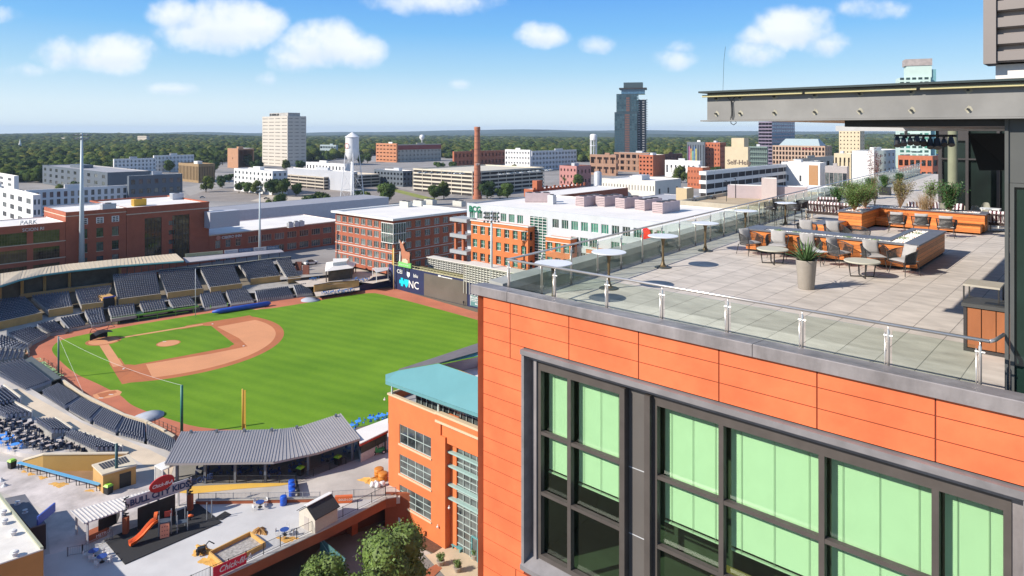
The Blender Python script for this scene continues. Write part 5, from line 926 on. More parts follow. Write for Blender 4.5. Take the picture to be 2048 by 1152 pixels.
def spill(name, lab, cx, cy, rx, ry, z, m, seed, h=.15):
    rr = random.Random(seed); q = MB(); c = G(cx,cy,z); n = 60; ring0 = []
    for i in range(n): a_ = i*6.283/n; k = .85+.2*math.sin(a_*3+seed)+.12*math.sin(a_*7+seed*2)+rr.uniform(-.09,.09); p = G(cx+math.cos(a_)*rx*k, cy-math.sin(a_)*ry*k, z); ring0.append(p)
    mid = [c.lerp(p,.5+rr.uniform(-.1,.1))+Vector((0,0,h*rr.uniform(.3,.8))) for p in ring0]
    q.v = [tuple(c+Vector((0,0,h)))]+[tuple(p) for p in mid]+[tuple(p-Vector((0,0,.02))) for p in ring0]; q.f = [[0,1+i,1+(i+1)%n] for i in range(n)]+[[1+i,1+n+i,1+n+(i+1)%n,1+(i+1)%n] for i in range(n)]
    return tag(q.build(name, m), lab, 'sand', None)
SAND = mat('orange_sand', (.60,.33,.08), .95, .2, 2)
for k, (cx,cy,rx,ry,lb) in enumerate(((118,969,21,6,'largest orange sand patch beside the blue counter'),(85,955,11,4,'orange sand patch in the middle beside the blue counter'),(62,948,9,3.5,'small orange sand patch beside the blue counter'),(48,943,6,3,'smallest orange sand patch at the far left of the blue counter'),(180,981,12,3,'orange sand patch near the end of the blue counter'))): spill('sand_patch', lb, cx, cy, rx, ry, PZ+.04, SAND, k, .03)
spill('sand_heap', 'orange sand heap around the black toy digger', 405,1102,24,14,PZ+.03,SAND,9,.35); spill('sand_heap', 'brown sand heap behind the corner of the wooden sandpit', 520,1063,18,9,PZ+.03,mat('brown_sand',(.36,.2,.07),.95,.3,2),10,.5); spill('sand_heap', 'loose sand spread in front of the wooden sandpit corner', 420,1122,24,14,PZ+.03,SAND,11,.1); spill('sand_heap', 'orange sand heap spilled from the tipped barrels by the orange building', 742,961,24,9,PZ+.03,SAND,12,.3); spill('sand_heap', 'thin sand scatter under the black fence by the sandpit', 575,1078,26,8,PZ+.03,SAND,13,.05)
# plaza edge beam over the parking
EB = [G(120,1300,PZ),G(492,1131,PZ),G(655,1055,PZ),G(771,996.5,PZ),G(792,993,PZ)]
t = thing('plaza_edge_beam', 'long brick edge beam with pale cap carrying the plaza over the parking', 'beam', (0,0,0)); q = MB(); c_ = MB()
for a, b in zip(EB, EB[1:]):
    d = (b-a).normalized(); n_ = Vector((-d.y,d.x,0)); q.prism([tuple(a-n_*.25)[:2],tuple(b-n_*.25)[:2],tuple(b+n_*.2)[:2],tuple(a+n_*.2)[:2]], PZ-1.25, PZ+.05); q.prism([tuple(a-n_*.32)[:2],tuple(b-n_*.32)[:2],tuple(b-n_*.25)[:2],tuple(a-n_*.25)[:2]], PZ-.62, PZ+.05); c_.prism([tuple(a-n_*.4)[:2],tuple(b-n_*.4)[:2],tuple(b+n_*.2)[:2],tuple(a+n_*.2)[:2]], PZ+.055, PZ+.17)
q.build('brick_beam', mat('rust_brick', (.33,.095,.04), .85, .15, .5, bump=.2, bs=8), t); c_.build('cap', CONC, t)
for px, py in ((500,1180),(612,1120),(650,1090)): p = G(px,py,0)+Vector((0,8,0)); q = MB(); q.box(p.x-.4,p.x+.4,p.y-.4,p.y+.4,0,PZ-.9); q.build('pier', mat('rust_brick', (.33,.095,.04), .85, .15, .5), t)
q = MB(); a = G(792,993,PZ); q.box(a.x-1.6,a.x+3,a.y+.3,a.y+.7,0,PZ+.3); tag(q.build('retaining_wall', mat('rust_brick', (.33,.095,.04), .85, .15, .5)), 'brick retaining wall joining the plaza to the orange building', 'wall')
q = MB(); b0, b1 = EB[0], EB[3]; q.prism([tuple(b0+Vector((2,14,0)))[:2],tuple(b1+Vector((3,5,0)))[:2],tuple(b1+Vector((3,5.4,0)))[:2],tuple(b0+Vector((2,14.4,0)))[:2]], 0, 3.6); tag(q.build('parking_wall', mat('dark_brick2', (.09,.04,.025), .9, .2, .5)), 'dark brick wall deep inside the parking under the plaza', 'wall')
rail_fence('picket_fence', 'black picket fence along the plaza edge above the parking', [p+Vector((0,0,.17)) for p in (G(120,1297,PZ),G(492,1128,PZ),G(655,1052,PZ),G(771,994,PZ))], PZ+.17, 1.35, BLACK, 1.9, .16)
rail_fence('picket_fence', 'black picket fence in front of the grey roofed pavilion', [(392,967),(592,966),(692,928)], PZ, 1.1, BLACK, 2.2, .16)
rail_fence('picket_fence', 'low picket fence on the brick ledge beside the play area', [(397,1000),(640,997)], PZ+.55, .9, mat('grey_picket', (.2,.21,.23), .5, .1), 2.2, .18); strip_wall('brick_ledge', 'low brick ledge with pale cap behind the play area', 'wall', [(392,1008),(645,1003)], PZ, PZ+.5, .4, mat('rust_brick', (.33,.095,.04), .85, .15, .5), CONC, zpt=PZ)
rail_fence('picket_fence', 'picket fence behind the orange barrier box', [(665,998),(792,990)], PZ, 1.1, mat('grey_picket', (.2,.21,.23), .5, .1), 2.4, .18)
rail_fence('picket_fence', 'short picket fence left of the slatted shade canopy', [(135,1113),(165,1108),(225,1080)], PZ, 1.1, mat('grey_picket', (.2,.21,.23), .5, .1), 2.4, .18)
# red banner on the fence
a, b = G(425,1161,PZ), G(492,1130,PZ); d = (b-a).normalized(); rzb = math.atan2(d.y,d.x); n_ = Vector((-d.y,d.x,0)); a -= n_*.12
t = thing('banner', 'bright red banner with white script lettering tied to the fence', 'banner', (a.x,a.y,PZ+.2), rzb); w_ = (b-a).length; MB().box(0,w_,-.03,.0,.05,1.35).build('cloth', mat('banner_red', (.70,.02,.06), .6, .05), t)
text('Chick-fil-A', .95, WT, t, (w_*.16,-.045,.42), depth=.01, italic=.3, sx=.95, off=.01)
# grey roofed pavilion
t = thing('picnic_pavilion', 'large open pavilion with a folded grey standing seam roof', 'pavilion', (0,0,0))
E0 = [G(330,927,7.9),G(547,924,7.9),G(636,905,7.9),G(720,877,7.9)]; K0 = [G(364,863,7.2),G(560,858,7.2),G(600,853,7.2),G(681,827,7.2)]
q = MB(); q.sheet([E0,K0]); SEAM = MB(); up = Vector((0,0,.08))
for i in range(3):
    n = int(((E0[i+1]-E0[i]).length+(K0[i+1]-K0[i]).length)/2/.42)
    for k in range(n+1):
        a, b = E0[i].lerp(E0[i+1],k/n), K0[i].lerp(K0[i+1],k/n); d = (E0[i+1]-E0[i]).normalized()*(.03 if k else .09); q.loft([a-d,a+d,a+d+up,a-d+up],[b-d,b+d,b+d+up,b-d+up], cap=False)
q.sheet([[p-Vector((0,0,.005)) for p in E0],[p-Vector((0,0,.3)) for p in E0]]); q.sheet([[E0[0],K0[0]],[E0[0]-Vector((0,0,.3)),K0[0]-Vector((0,0,.3))]]); q.build('roof', mat('grey_seam_roof', (.34,.315,.31), .5, .06, .2, metal=.1), t)
q = MB(); q.sheet([[p-Vector((0,0,.15)) for p in E0],[p-Vector((0,0,.15)) for p in K0]]); q.build('soffit', mat('soffit_dark', (.09,.08,.06), .8, .2, .4), t)
for p, kk in [(E0[0].lerp(E0[1],s),K0[0].lerp(K0[1],s)) for s in (.1,.36,.64,.92)]+[(E0[1].lerp(E0[2],.8),K0[1].lerp(K0[2],.8)),(E0[2].lerp(E0[3],.85),K0[2].lerp(K0[3],.85))]:
    for s in (.07,.93): r_ = p.lerp(kk,s); q = MB(); q.box(r_.x-.17,r_.x+.17,r_.y-.17,r_.y+.17,PZ,7.75); q.build('column', mat('slate_column', (.12,.14,.17), .6, .1), t)
sheet_poly('pavilion_floor', [G(*p,PZ) for p in ((345,975),(592,962),(735,912),(700,850),(370,880))], PZ+.035, mat('grey_floor', (.22,.21,.19), .9, .15, .4))
for k, (px, py) in enumerate(((470,948),(405,946),(430,950),(492,945),(530,946),(548,952),(590,943),(600,930),(655,922),(700,905))): picnic(px, py, PZ+.04, 'navy picnic table in the shade under the grey pavilion roof', 'navy tables under the pavilion', mat('navy_table', (.03,.07,.22), .5, .1))
def bin_(px, py, lab, z=PZ, s=1.): 
    t = thing('litter_bin', lab, 'bin', G(px,py,z), A+.3, 'black bins with lime lids'); q = MB(); q.loft([(-.38*s,-.38*s,0),(.38*s,-.38*s,0),(.38*s,.38*s,0),(-.38*s,.38*s,0)],[(-.45*s,-.45*s,1.1*s),(.45*s,-.45*s,1.1*s),(.45*s,.45*s,1.1*s),(-.45*s,.45*s,1.1*s)]); q.build('body', BLACK, t); q = MB(); q.loft([(-.5*s,-.5*s,1.1*s),(.5*s,-.5*s,1.1*s),(.5*s,.5*s,1.1*s),(-.5*s,.5*s,1.1*s)],[(-.3*s,-.3*s,1.35*s),(.3*s,-.3*s,1.35*s),(.3*s,.3*s,1.35*s),(-.3*s,.3*s,1.35*s)]); q.build('lid', mat('lime_lid', (.30,.62,.05), .5, .05), t)
bin_(24,936,'black bin with lime lid left of the blue counter'); bin_(217,987,'black bin with lime lid beside the ticket hut'); bin_(601,950,'black bin with lime lid left of the pavilion opening'); bin_(676,928,'black bin with lime lid at the right end of the pavilion')
# blue counter, tan wall, hut
t = thing('drink_rail', 'long blue counter on black legs along the sunken ramp', 'counter', (0,0,0)); a, b = G(37,924,PZ+1.1), G(200,968,PZ+1.1); d = (b-a).normalized(); n_ = Vector((-d.y,d.x,0)); q = MB(); q.prism([tuple(a-n_*.3)[:2],tuple(b-n_*.3)[:2],tuple(b+n_*.25)[:2],tuple(a+n_*.25)[:2]], PZ+1.02, PZ+1.1); q.build('counter_top', mat('sky_blue_top', (.12,.36,.58), .5, .06), t)
for k in range(9): p = a.lerp(b,.02+k*.12); q = MB(); q.box(p.x-.25,p.x-.19,p.y-.05,p.y+.05,PZ,PZ+1.02); q.box(p.x+.19,p.x+.25,p.y-.05,p.y+.05,PZ,PZ+1.02); q.build('leg', BLACK, t)
t = thing('ramp_wall', 'tall tan stucco wall with a sloping pale cap beside the raised tables', 'wall', (0,0,0)); P = [G(45,922,5.4),G(86,910,7.0),G(255,908,7.0)]; q = MB()
for p, r_ in zip(P, P[1:]): q.loft([(p.x,p.y,3.2),(p.x,p.y+.3,3.2),(p.x,p.y+.3,p.z),(p.x,p.y,p.z)],[(r_.x,r_.y,3.2),(r_.x,r_.y+.3,3.2),(r_.x,r_.y+.3,r_.z),(r_.x,r_.y,r_.z)])
q.build('wall', mat('ochre_stucco', (.40,.245,.07), .85, .06, .4), t); q = MB()
for p, r_ in zip(P, P[1:]): q.loft([(p.x,p.y-.1,p.z+.005),(p.x,p.y+.4,p.z+.005),(p.x,p.y+.4,p.z+.18),(p.x,p.y-.1,p.z+.18)],[(r_.x,r_.y-.1,r_.z+.005),(r_.x,r_.y+.4,r_.z+.005),(r_.x,r_.y+.4,r_.z+.18),(r_.x,r_.y-.1,r_.z+.18)])
q.build('cap', STONE, t)
sheet_poly('ramp_floor', [G(*p,PZ) for p in ((50,930),(200,972),(260,960),(250,938),(90,925))], PZ+.03, mat('brown_ramp', (.26,.15,.07), .9, .2, .5))
t = thing('ticket_hut', 'tan stucco hut with a white louvred roof beside the teal pole', 'hut', (0,0,0)); z_ = PZ+2.6; P = [G(206,951,z_),G(272,932,z_),G(256,912,z_),G(186,932,z_)]; q = MB(); q.prism([tuple(p)[:2] for p in P], PZ, z_); q.build('wall', TAN, t); q = MB(); q.prism([tuple(p+(p-sum(P,Vector())/4)*.06)[:2] for p in P], z_+.01, z_+.22); q.build('roof', STONE, t)
q = MB()
for k in range(10):
    a = P[0].lerp(P[1],.15+k*.08).lerp(P[3].lerp(P[2],.15+k*.08),.35); b = P[0].lerp(P[1],.15+k*.08).lerp(P[3].lerp(P[2],.15+k*.08),.9); d = (P[1]-P[0]).normalized()*.14; q.prism([tuple(a-d)[:2],tuple(a+d)[:2],tuple(b+d)[:2],tuple(b-d)[:2]], z_+.22, z_+.25)
q.build('louvres', FRAMED, t)
q = MB(); a, b = P[0].lerp(P[1],.5), P[0].lerp(P[1],.85); q.prism([tuple(a-Vector((0,.06,0)))[:2],tuple(b-Vector((0,.06,0)))[:2],tuple(b)[:2],tuple(a)[:2]], PZ, PZ+2.1); q.build('doorway', BLACK, t)
# raised tables with navy chairs
rr = random.Random(5); n = 0
NV = mat('navy_mesh_chair', (.018,.03,.065), .7, .4, 3)
def hitable(px, py, z, lab, grp, top):
    t = thing('patio_table', lab, 'table', G(px,py,z), rr.random()*3, grp); MB().box(-.36,.36,-.36,.36,.72,.77).build('table_top', top, t); MB().lathe([(.25,0),(.05,.06),(.05,.72)], n=6).build('base', BLACK, t)
    for k in range(4):
        a_ = k*1.5708+rr.uniform(-.3,.3); M_4 = Matrix.Translation((.85*math.cos(a_),.85*math.sin(a_),0)) @ Matrix.Rotation(a_-1.5708+rr.uniform(-.3,.3),4,'Z'); q = MB(M_4); q.box(-.26,.26,-.25,.25,.40,.48); q.box(-.26,.26,.2,.27,.48,1.0); q.box(-.27,-.22,-.25,.25,.5,.68); q.box(.22,.27,-.25,.25,.5,.68)
        for x_ in (-.2,.2):
            for y_ in (-.2,.2): q.box(x_-.02,x_+.02,y_-.02,y_+.02,0,.4)
        q.build('chair_seat', NV, t)
WTT = mat('stone_top', (.46,.39,.35), .6, .1)
for j, (x0, y0, x1, y1, n_) in enumerate(((5,842,100,868,7),(-10,858,120,900,8),(25,880,105,902,5),(118,888,190,908,5),(0,848,30,856,2),(130,872,185,892,3))):
    for i in range(n_): px, py = x0+(x1-x0)*(i+.5)/n_, y0+(y1-y0)*(i+.5)/n_; hitable(px, py, 5.2, 'square stone table with dark navy chairs on the raised terrace', 'stone tables with navy chairs on the raised terrace', WTT)
q = MB(); q.prism([tuple(G(*p,5.2))[:2] for p in ((-60,835),(60,836),(190,902),(240,906),(86,912),(40,905),(-60,880))], 3.6, 5.2); struct('raised_terrace_pavement', q, PINK)
for px, py, k in ((14,886,'left'),(30,897,'right'),(0,880,'leftmost cut')): picnic(px, py, 5.22, f'bright blue round table, {k} of the three at the picture edge', 'bright blue tables', mat('bright_blue', (.06,.27,.75), .5, .05), 1.1)
# trellis canopy with sign
t = thing('shade_canopy', 'white ribbed shade canopy on white posts with dark blue lettered band', 'canopy', (0,0,0)); z_ = PZ+3.0; P = [G(168,1047,z_),G(383,974,z_),G(361,965,z_),G(141,1022,z_)]
q = MB(); q.prism([tuple(p)[:2] for p in P], z_-.12, z_)
n = 30
for k in range(n+1): a, b = P[0].lerp(P[1],k/n), P[3].lerp(P[2],k/n); d = (P[1]-P[0]).normalized()*.05; q.prism([tuple(a-d)[:2],tuple(a+d)[:2],tuple(b+d)[:2],tuple(b-d)[:2]], z_, z_+.1)
q.build('roof', mat('canopy_white', (.58,.55,.53), .6, .08, 1), t)
for s in (.04,.35,.68,.97):
    for e in (.08,.9): p = P[0].lerp(P[1],s).lerp(P[3].lerp(P[2],s),e); q = MB(); q.box(p.x-.1,p.x+.1,p.y-.1,p.y+.1,PZ,z_-.12); q.build('post', LGREY, t)
d = (P[1]-P[0]).normalized(); rzc = math.atan2(d.y,d.x); L_c = (P[1]-P[0]).length; n_ = Vector((-d.y,d.x,0))
q = MB(); q.box(0,1,0,1,0,1); q = MB(Matrix.Translation(P[0]) @ Matrix.Rotation(rzc,4,'Z')); q.box(L_c*.36,L_c,-.08,.02,-.1,1.35); sg = q.build('sign_band', mat('pale_band', (.52,.53,.55), .5, .05), t)
text('BULL CITY KIDS ZONE', 1.05, mat('navy_letter', (.02,.05,.13), .6, .1), sg, P[0]+d*L_c*.4-n_*.14+Vector((0,0,.3)), (R(90),0,rzc), depth=.04, sx=.98, off=.03)
for s in (.36,.98):
    p = P[0]+d*L_c*s-n_*.3; q = MB(); q.box(p.x-.3,p.x+.3,p.y-.3,p.y+.3,PZ,PZ+2.2); q.build('brick_pier', mat('rust_brick', (.33,.095,.04), .85, .15, .5), t); q = MB()
    for i in range(7): z0 = PZ+2.2+i*.35; q.tube([(p.x+.25*math.sin(i*2),p.y+.2*math.cos(i*1.4),z0),(p.x-.35*math.sin(i*1.3+1),p.y-.1,z0+.2),(p.x+.3*math.sin(i*2+2),p.y+.2,z0+.38)], .09, 5)
    q.build('iron_sculpture', BLACK, t)
sg = thing('oval_sign', 'red oval sign with white script lettering above the shade canopy', 'sign', P[0]+d*L_c*.70-n_*.2+Vector((0,0,1.9)), rzc); q = MB(); el = [(1.55*math.cos(i*.2094),.95*math.sin(i*.2094)+.15*math.cos(i*.2094)) for i in range(30)]; q.loft([(x,-.1,z) for x,z in el],[(x,.1,z) for x,z in el]); q.build('board', mat('sign_red', (.42,.012,.015), .5, .03), sg); text('Chick-fil-A', .62, WT, sg, (-1.25,-.12,-.3), depth=.01, italic=.3, sx=.95, off=.01)
t = thing('black_screen', 'large black framed backdrop screen behind the playground', 'screen', (0,0,0)); a, b = G(275,1065,PZ), G(350,1035,PZ); d_ = (b-a).normalized(); q = MB(); q.prism([tuple(a)[:2],tuple(b)[:2],tuple(b+Vector((-.1,.3,0)))[:2],tuple(a+Vector((-.1,.3,0)))[:2]], PZ+.4, PZ+3.0); q.build('panel', BLACK, t)
for p in (a,b): q = MB(); q.box(p.x-.1,p.x+.1,p.y+.1,p.y+.3,PZ,PZ+.5); q.build('foot', DBRICK, t)
t = thing('kiosk', 'dark kiosk with brick red counter and white lettering under the canopy', 'kiosk', (0,0,0)); a, b = G(172,1090,PZ), G(213,1072,PZ); q = MB(); q.prism([tuple(a)[:2],tuple(b)[:2],tuple(b+Vector((-.5,1.5,0)))[:2],tuple(a+Vector((-.5,1.5,0)))[:2]], PZ, PZ+1.0); q.build('counter', mat('rust_brick', (.33,.095,.04), .85, .15, .5), t); q = MB(); q.prism([tuple(a+Vector((.8,1.2,0)))[:2],tuple(b+Vector((.6,1.2,0)))[:2],tuple(b+Vector((0,3,0)))[:2],tuple(a+Vector((0,3,0)))[:2]], PZ+.9, PZ+2.3); q.build('back_box', BLACK, t)
dd = (b-a).normalized(); text('METRO', .5, WT, t, a+dd*1.2-Vector((0,.08,0))+Vector((0,0,.35)), (R(90),0,math.atan2(dd.y,dd.x)), depth=.01)
# playground
q = MB(); MT = [G(208,1081,PZ),G(395,1008,PZ),G(443,1046,PZ),G(250,1130,PZ)]; q.prism([tuple(p)[:2] for p in MT], PZ+.03, PZ+.14); tag(q.build('rubber_mat', mat('black_rubber', (.022,.022,.024), .9, .3, 12, bump=.3, bs=20)), 'large black rubber play mat under the orange slide', 'mat')
q = MB(); q.prism([tuple(G(*p,PZ))[:2] for p in ((430,1037),(450,1024),(462,1030),(443,1041))], PZ+.03, PZ+.12); tag(q.build('rubber_mat', mat('black_rubber', (.022,.022,.024), .9, .3, 12)), 'small black ramp mat at the right corner of the play mat', 'mat')
OR = mat('orange_plastic', (.80,.155,.035), .35, .04); t = thing('play_structure', 'playground climbing frame with a curved orange slide and grey posts', 'playground', G(318,1068,PZ+.14), R(25))
q = MB(); path = [(-3.2,-1.5,.25),(-2.6,-1.25,.35),(-1.9,-1.0,.75),(-1.2,-.6,1.35),(-.7,-.3,1.7),(-.2,-.1,1.8)]
rows = []
for k, p in enumerate(path):
    p = Vector(p); d_ = (Vector(path[min(k+1,5)])-Vector(path[max(k-1,0)])).normalized(); sd = Vector((-d_.y,d_.x,0)).normalized(); rows.append([p+sd*x+Vector((0,0,z)) for x,z in ((-.5,.35),(-.42,.33),(-.36,0),(0,-.08),(.36,0),(.42,.33),(.5,.35))])
q.sheet(rows); q.sheet([[p-Vector((0,0,.06)) for p in r_] for r_ in rows]); q.build('slide', OR, t, smooth=True)
q = MB(); q.sheet([[Vector((-.25+.05*math.cos(a_),.0,2.3))+Vector((x,.6*math.cos(a_),.55*math.sin(a_))) for a_ in [i*.3927 for i in range(9)]] for x in (-.3,.1)]); q.build('slide_hood', OR, t)
q = MB(); q.box(.0,1.4,-.6,.6,1.5,1.6); q.box(1.9,3.2,-.5,.5,.9,1.0); q.build('platform', mat('slate_deck', (.06,.08,.11), .6, .1), t)
for x, y, h in ((.0,-.6,2.6),(1.4,-.6,2.6),(.0,.6,2.6),(1.4,.6,2.6),(2.0,.9,2.4),(3.0,.7,2.6),(2.1,-.7,2.2),(3.3,-.6,2.4),(5.6,.9,2.3),(6.2,1.3,2.3)): MB().tube([(x,y,0),(x,y,h)], .065, 8).build('post', mat('grey_post', (.22,.24,.26), .5, .1), t)
q = MB(); q.loft([(.15,-1.2,.0),(1.2,-1.2,.0),(1.2,-1.1,.0),(.15,-1.1,.0)],[(.15,-.7,1.5),(1.2,-.7,1.5),(1.2,-.6,1.5),(.15,-.6,1.5)]); cp_ = q.build('climbing_panel', mat('salmon_plastic', (.75,.28,.15), .4, .04), t)
for i in range(3):
    for j in range(3): s = .2+j*.3; q = MB(); q.tube([(.4+i*.28,-1.22+.5*s,1.5*s),(.4+i*.28,-1.1+.5*s,1.5*s-.03)], .07, 8); q.build('hand_hold', mat('hold_red', (.3,.05,.02), .5, .05), cp_)
q = MB(); q.box(.6,1.5,.55,.62,1.7,2.4); q.build('red_panel', mat('panel_red', (.42,.05,.03), .5, .05), t)
t = thing('spring_rider', 'small orange spring seat at the right end of the play mat', 'play seat', G(380,1040,PZ+.14), 0); MB().lathe([(.12,0),(.1,.45)], n=8).build('spring', BLACK, t); q = MB(); q.tube([(-.35,0,.5),(0,0,.58),(.4,.1,.55)], [.12,.2,.12], 8); q.build('seat', OR, t, smooth=True)
# round tables, barrels, shed, sandpit
for px, py, lb in ((187,1113,'blue round table with white chairs, left one in front of the play mat'),(204,1124,'blue round table with white chairs, right one in front of the play mat'),(520,1014,'blue round table with white chairs beside the brick ledge'),(569,1070,'blue round table by the black edge fence near the shed')): picnic(px, py, PZ+.03, lb, 'round navy tables with white wire chairs', mat('royal_top', (.03,.07,.27), .4, .08))
BLU = mat('barrel_blue', (.015,.09,.5), .35, .08)
def barrel(px, py, lab, m=BLU, z=PZ, r=.45, h=1.25, grp='blue barrels'):
    t = thing('barrel', lab, 'barrel', G(px,py,z), 0, grp); MB().lathe([(r*.9,0),(r,.05),(r,h*.32),(r*1.04,h*.35),(r,h*.38),(r,h*.64),(r*1.04,h*.67),(r,h*.7),(r,h-.05),(r*.92,h),(0,h-.04)], n=16).build('body', m, t, smooth=True)
barrel(567,1010,'blue barrel standing alone below the brick ledge'); barrel(583,978,'blue barrel, farthest of the row by the black rack'); barrel(584,986,'blue barrel, middle of the row by the black rack'); barrel(584,996,'blue barrel, nearest of the row by the black rack')
q = MB(); q.prism([tuple(G(*p,PZ))[:2] for p in ((590,970),(594,968),(600,995),(596,996))], PZ, PZ+.9); tag(q.build('rack', BLACK), 'narrow black rack beside the row of blue barrels', 'rack')
t = thing('garden_shed', 'small cream shed with a black gabled shingle roof', 'shed', G(612,1062,PZ), A+.1); q = MB(); q.prism([(0,0),(3.3,0),(3.3,3.6),(0,3.6)], 0, 2.0); q.loft([(0,0,2),(3.3,0,2),(1.65,0,3.1)],[(0,3.6,2),(3.3,3.6,2),(1.65,3.6,3.1)]); t.location = G(598,1052,PZ); q.build('wall', mat('shed_cream', (.55,.5,.42), .7, .08), t)
q = MB()
for s in (-1,1): x0 = 1.65; q.loft([(x0,-.2,3.2),(x0+s*1.9,-.2,1.95),(x0+s*1.9,-.2,2.05),(x0,-.2,3.3)],[(x0,3.8,3.2),(x0+s*1.9,3.8,1.95),(x0+s*1.9,3.8,2.05),(x0,3.8,3.3)])
q.build('roof', mat('black_shingle', (.035,.035,.037), .9, .25, 6), t); MB().box(1.35,1.95,-.2,3.8,3.22,3.31).build('ridge', WHITE, t); MB().box(1.1,2.0,-.03,0,0,1.7).build('door', mat('shed_door', (.45,.4,.36), .7, .05), t)
t = thing('sandpit', 'wooden framed pit of grey gravel beside the edge fence', 'sandpit', (0,0,0)); P = [G(419,1103,PZ+.6),G(500,1063,PZ+.6),G(530,1085,PZ+.6),G(448,1128,PZ+.6)]
for a, b in zip(P, P[1:]+P[:1]): d_ = (b-a).normalized(); n_ = Vector((-d_.y,d_.x,0))*.08; q = MB(); q.prism([tuple(a-n_)[:2],tuple(b-n_)[:2],tuple(b+n_)[:2],tuple(a+n_)[:2]], PZ, PZ+.6); q.build('board', mat('pine_board', (.56,.33,.10), .7, .12, 2), t)
q = MB(); q.prism([tuple(p)[:2] for p in P], PZ+.02, PZ+.12); q.build('gravel', mat('grey_gravel', (.33,.31,.29), .95, .4, 3, bump=.4, bs=15), t)
t = thing('toy_digger', 'black ride-on digger sitting in the sand heap', 'digger', G(402,1106,PZ+.2), .5); MB().box(-.4,.4,-.3,.3,.2,.7).build('body', BLACK, t); MB().tube([(.3,0,.6),(.9,0,1.2),(1.5,0,.7)], .07, 6).build('arm', BLACK, t)
for x in (-.35,.35):
    for y in (-.35,.35): MB().tube([(x,y-.1,.2),(x,y+.1,.2)], .22, 10).build('wheel', BLACK, t)
# orange barrier, barrels, bags, forklift
t = thing('water_barrier', 'orange plastic barrier box with white lettering on the plaza', 'barrier', G(670,1006,PZ), math.atan2(.1,1)); L_ = (G(702,1000,PZ)-G(667,1004,PZ)).length; q = MB(); q.box(0,L_,-.25,.25,.0,.95); q.box(.1,L_-.1,-.3,.3,.12,.28); q.build('body', mat('barrier_orange', (.62,.14,.035), .5, .06), t); text('GOLD-LOCK', .38, WT, t, (.5,-.27,.4), depth=.01)
for k, (px, py, lb) in enumerate(((758,951,'orange barrel lying open on its side by the building'),(766,960,'orange barrel nearest the building corner'))): barrel(px, py, lb, mat('drum_orange', (.55,.19,.02), .5, .15), PZ, .7, 1.1, 'orange barrels')
q = MB(); c = G(757,974,PZ); 
for i in range(5): M_4 = Matrix.Translation(c+Vector((rr.uniform(-.9,.9),rr.uniform(-.3,.5),.28))); ico = bmesh.new(); bmesh.ops.create_icosphere(ico, subdivisions=2, radius=.42, matrix=M_4); k0 = len(q.v); q.v += [(v.co.x,v.co.y,max(PZ+.02,v.co.z+.1*math.sin(v.co.x*9+v.co.y*7))) for v in ico.verts]; q.f += [[k0+v.index for v in f.verts] for f in ico.faces]; ico.free()
q.mi = [0]*len(q.f); tag(q.build('plastic_bags', mat('white_plastic', (.7,.68,.68), .4, .1), None, smooth=True), 'heap of white plastic bags by the orange barrels', 'bags')
t = thing('forklift', 'green forklift with black mast parked by the corrugated kiosk', 'forklift', G(757,906,PZ), R(20)); GRN = mat('forklift_green', (.03,.30,.09), .4, .06); q = MB(); q.loft([(-1.2,-.55,.3),(-1.2,.55,.3),(-1.2,.55,1.0),(-1.2,-.55,1.0)],[(.9,-.55,.3),(.9,.55,.3),(.9,.55,.75),(.9,-.55,.75)]); q.box(-1.2,-.3,-.54,.54,.9,1.2); q.build('body', GRN, t)
for x in (-.8,.75):
    for y in (-.5,.5): w_ = MB().tube([(x,y-.15,.32),(x,y+.15,.32)], .32, 12).build('wheel', BLACK, t); MB().tube([(x,y-.17,.32),(x,y+.17,.32)], .15, 8).build('rim', WHITE, w_)
q = MB()
for y in (-.45,.45): q.tube([(-.6,y,1.2),(-.5,y,2.3),(.4,y,2.3),(.6,y,.8)], .04, 5)
q.tube([(-.5,-.45,2.3),(-.5,.45,2.3)], .04, 5); q.tube([(.4,-.45,2.3),(.4,.45,2.3)], .04, 5); q.build('cage', BLACK, t); q = MB(); q.box(1.0,1.12,-.4,-.3,.1,2.6); q.box(1.0,1.12,.3,.4,.1,2.6); q.box(1.0,1.1,-.4,.4,2.4,2.5); q.box(1.12,2.1,-.35,-.22,.08,.14); q.box(1.12,2.1,.22,.35,.08,.14); q.build('mast', BLACK, t); MB().box(-.5,.0,-.25,.25,1.0,1.5).build('seat', BLACK, t)
t = thing('concession_kiosk', 'corrugated white kiosk with a white roof edged in red', 'kiosk', (0,0,0)); z_ = PZ+2.9; P = [G(720,889,z_),G(776,862,z_),G(776,838,z_),G(712,862,z_)]
q = MB(); q.prism([tuple(p)[:2] for p in P], z_, z_+.15); q.build('roof', ROOFW, t); c = sum(P,Vector())/4; q = MB(); q.prism([tuple(p+(p-c)*.01)[:2] for p in P], z_-.3, z_-.01); q.build('red_fascia', mat('fascia_red', (.45,.03,.02), .5, .05), t); q = MB(); W_ = [p.lerp(c,.05) for p in P]; q.prism([tuple(p)[:2] for p in W_], PZ, PZ+1.3); q.build('corrugated_wall', mat('corrugated_white', (.5,.48,.47), .6, .1, 3), t); q = MB(); q.prism([tuple(p.lerp(c,.08))[:2] for p in P], PZ+1.31, z_-.31); q.build('serving_hatch', mat('hatch_dark', (.04,.045,.035), .6, .3, 1), t)
for px, py in ((703,858),(716,850),(741,843),(757,840),(765,838)): picnic(px, py, 3.2, 'blue table on the deck behind the corrugated kiosk roof', 'blue tables behind the kiosk', mat('bright_blue', (.06,.27,.75), .5, .05))
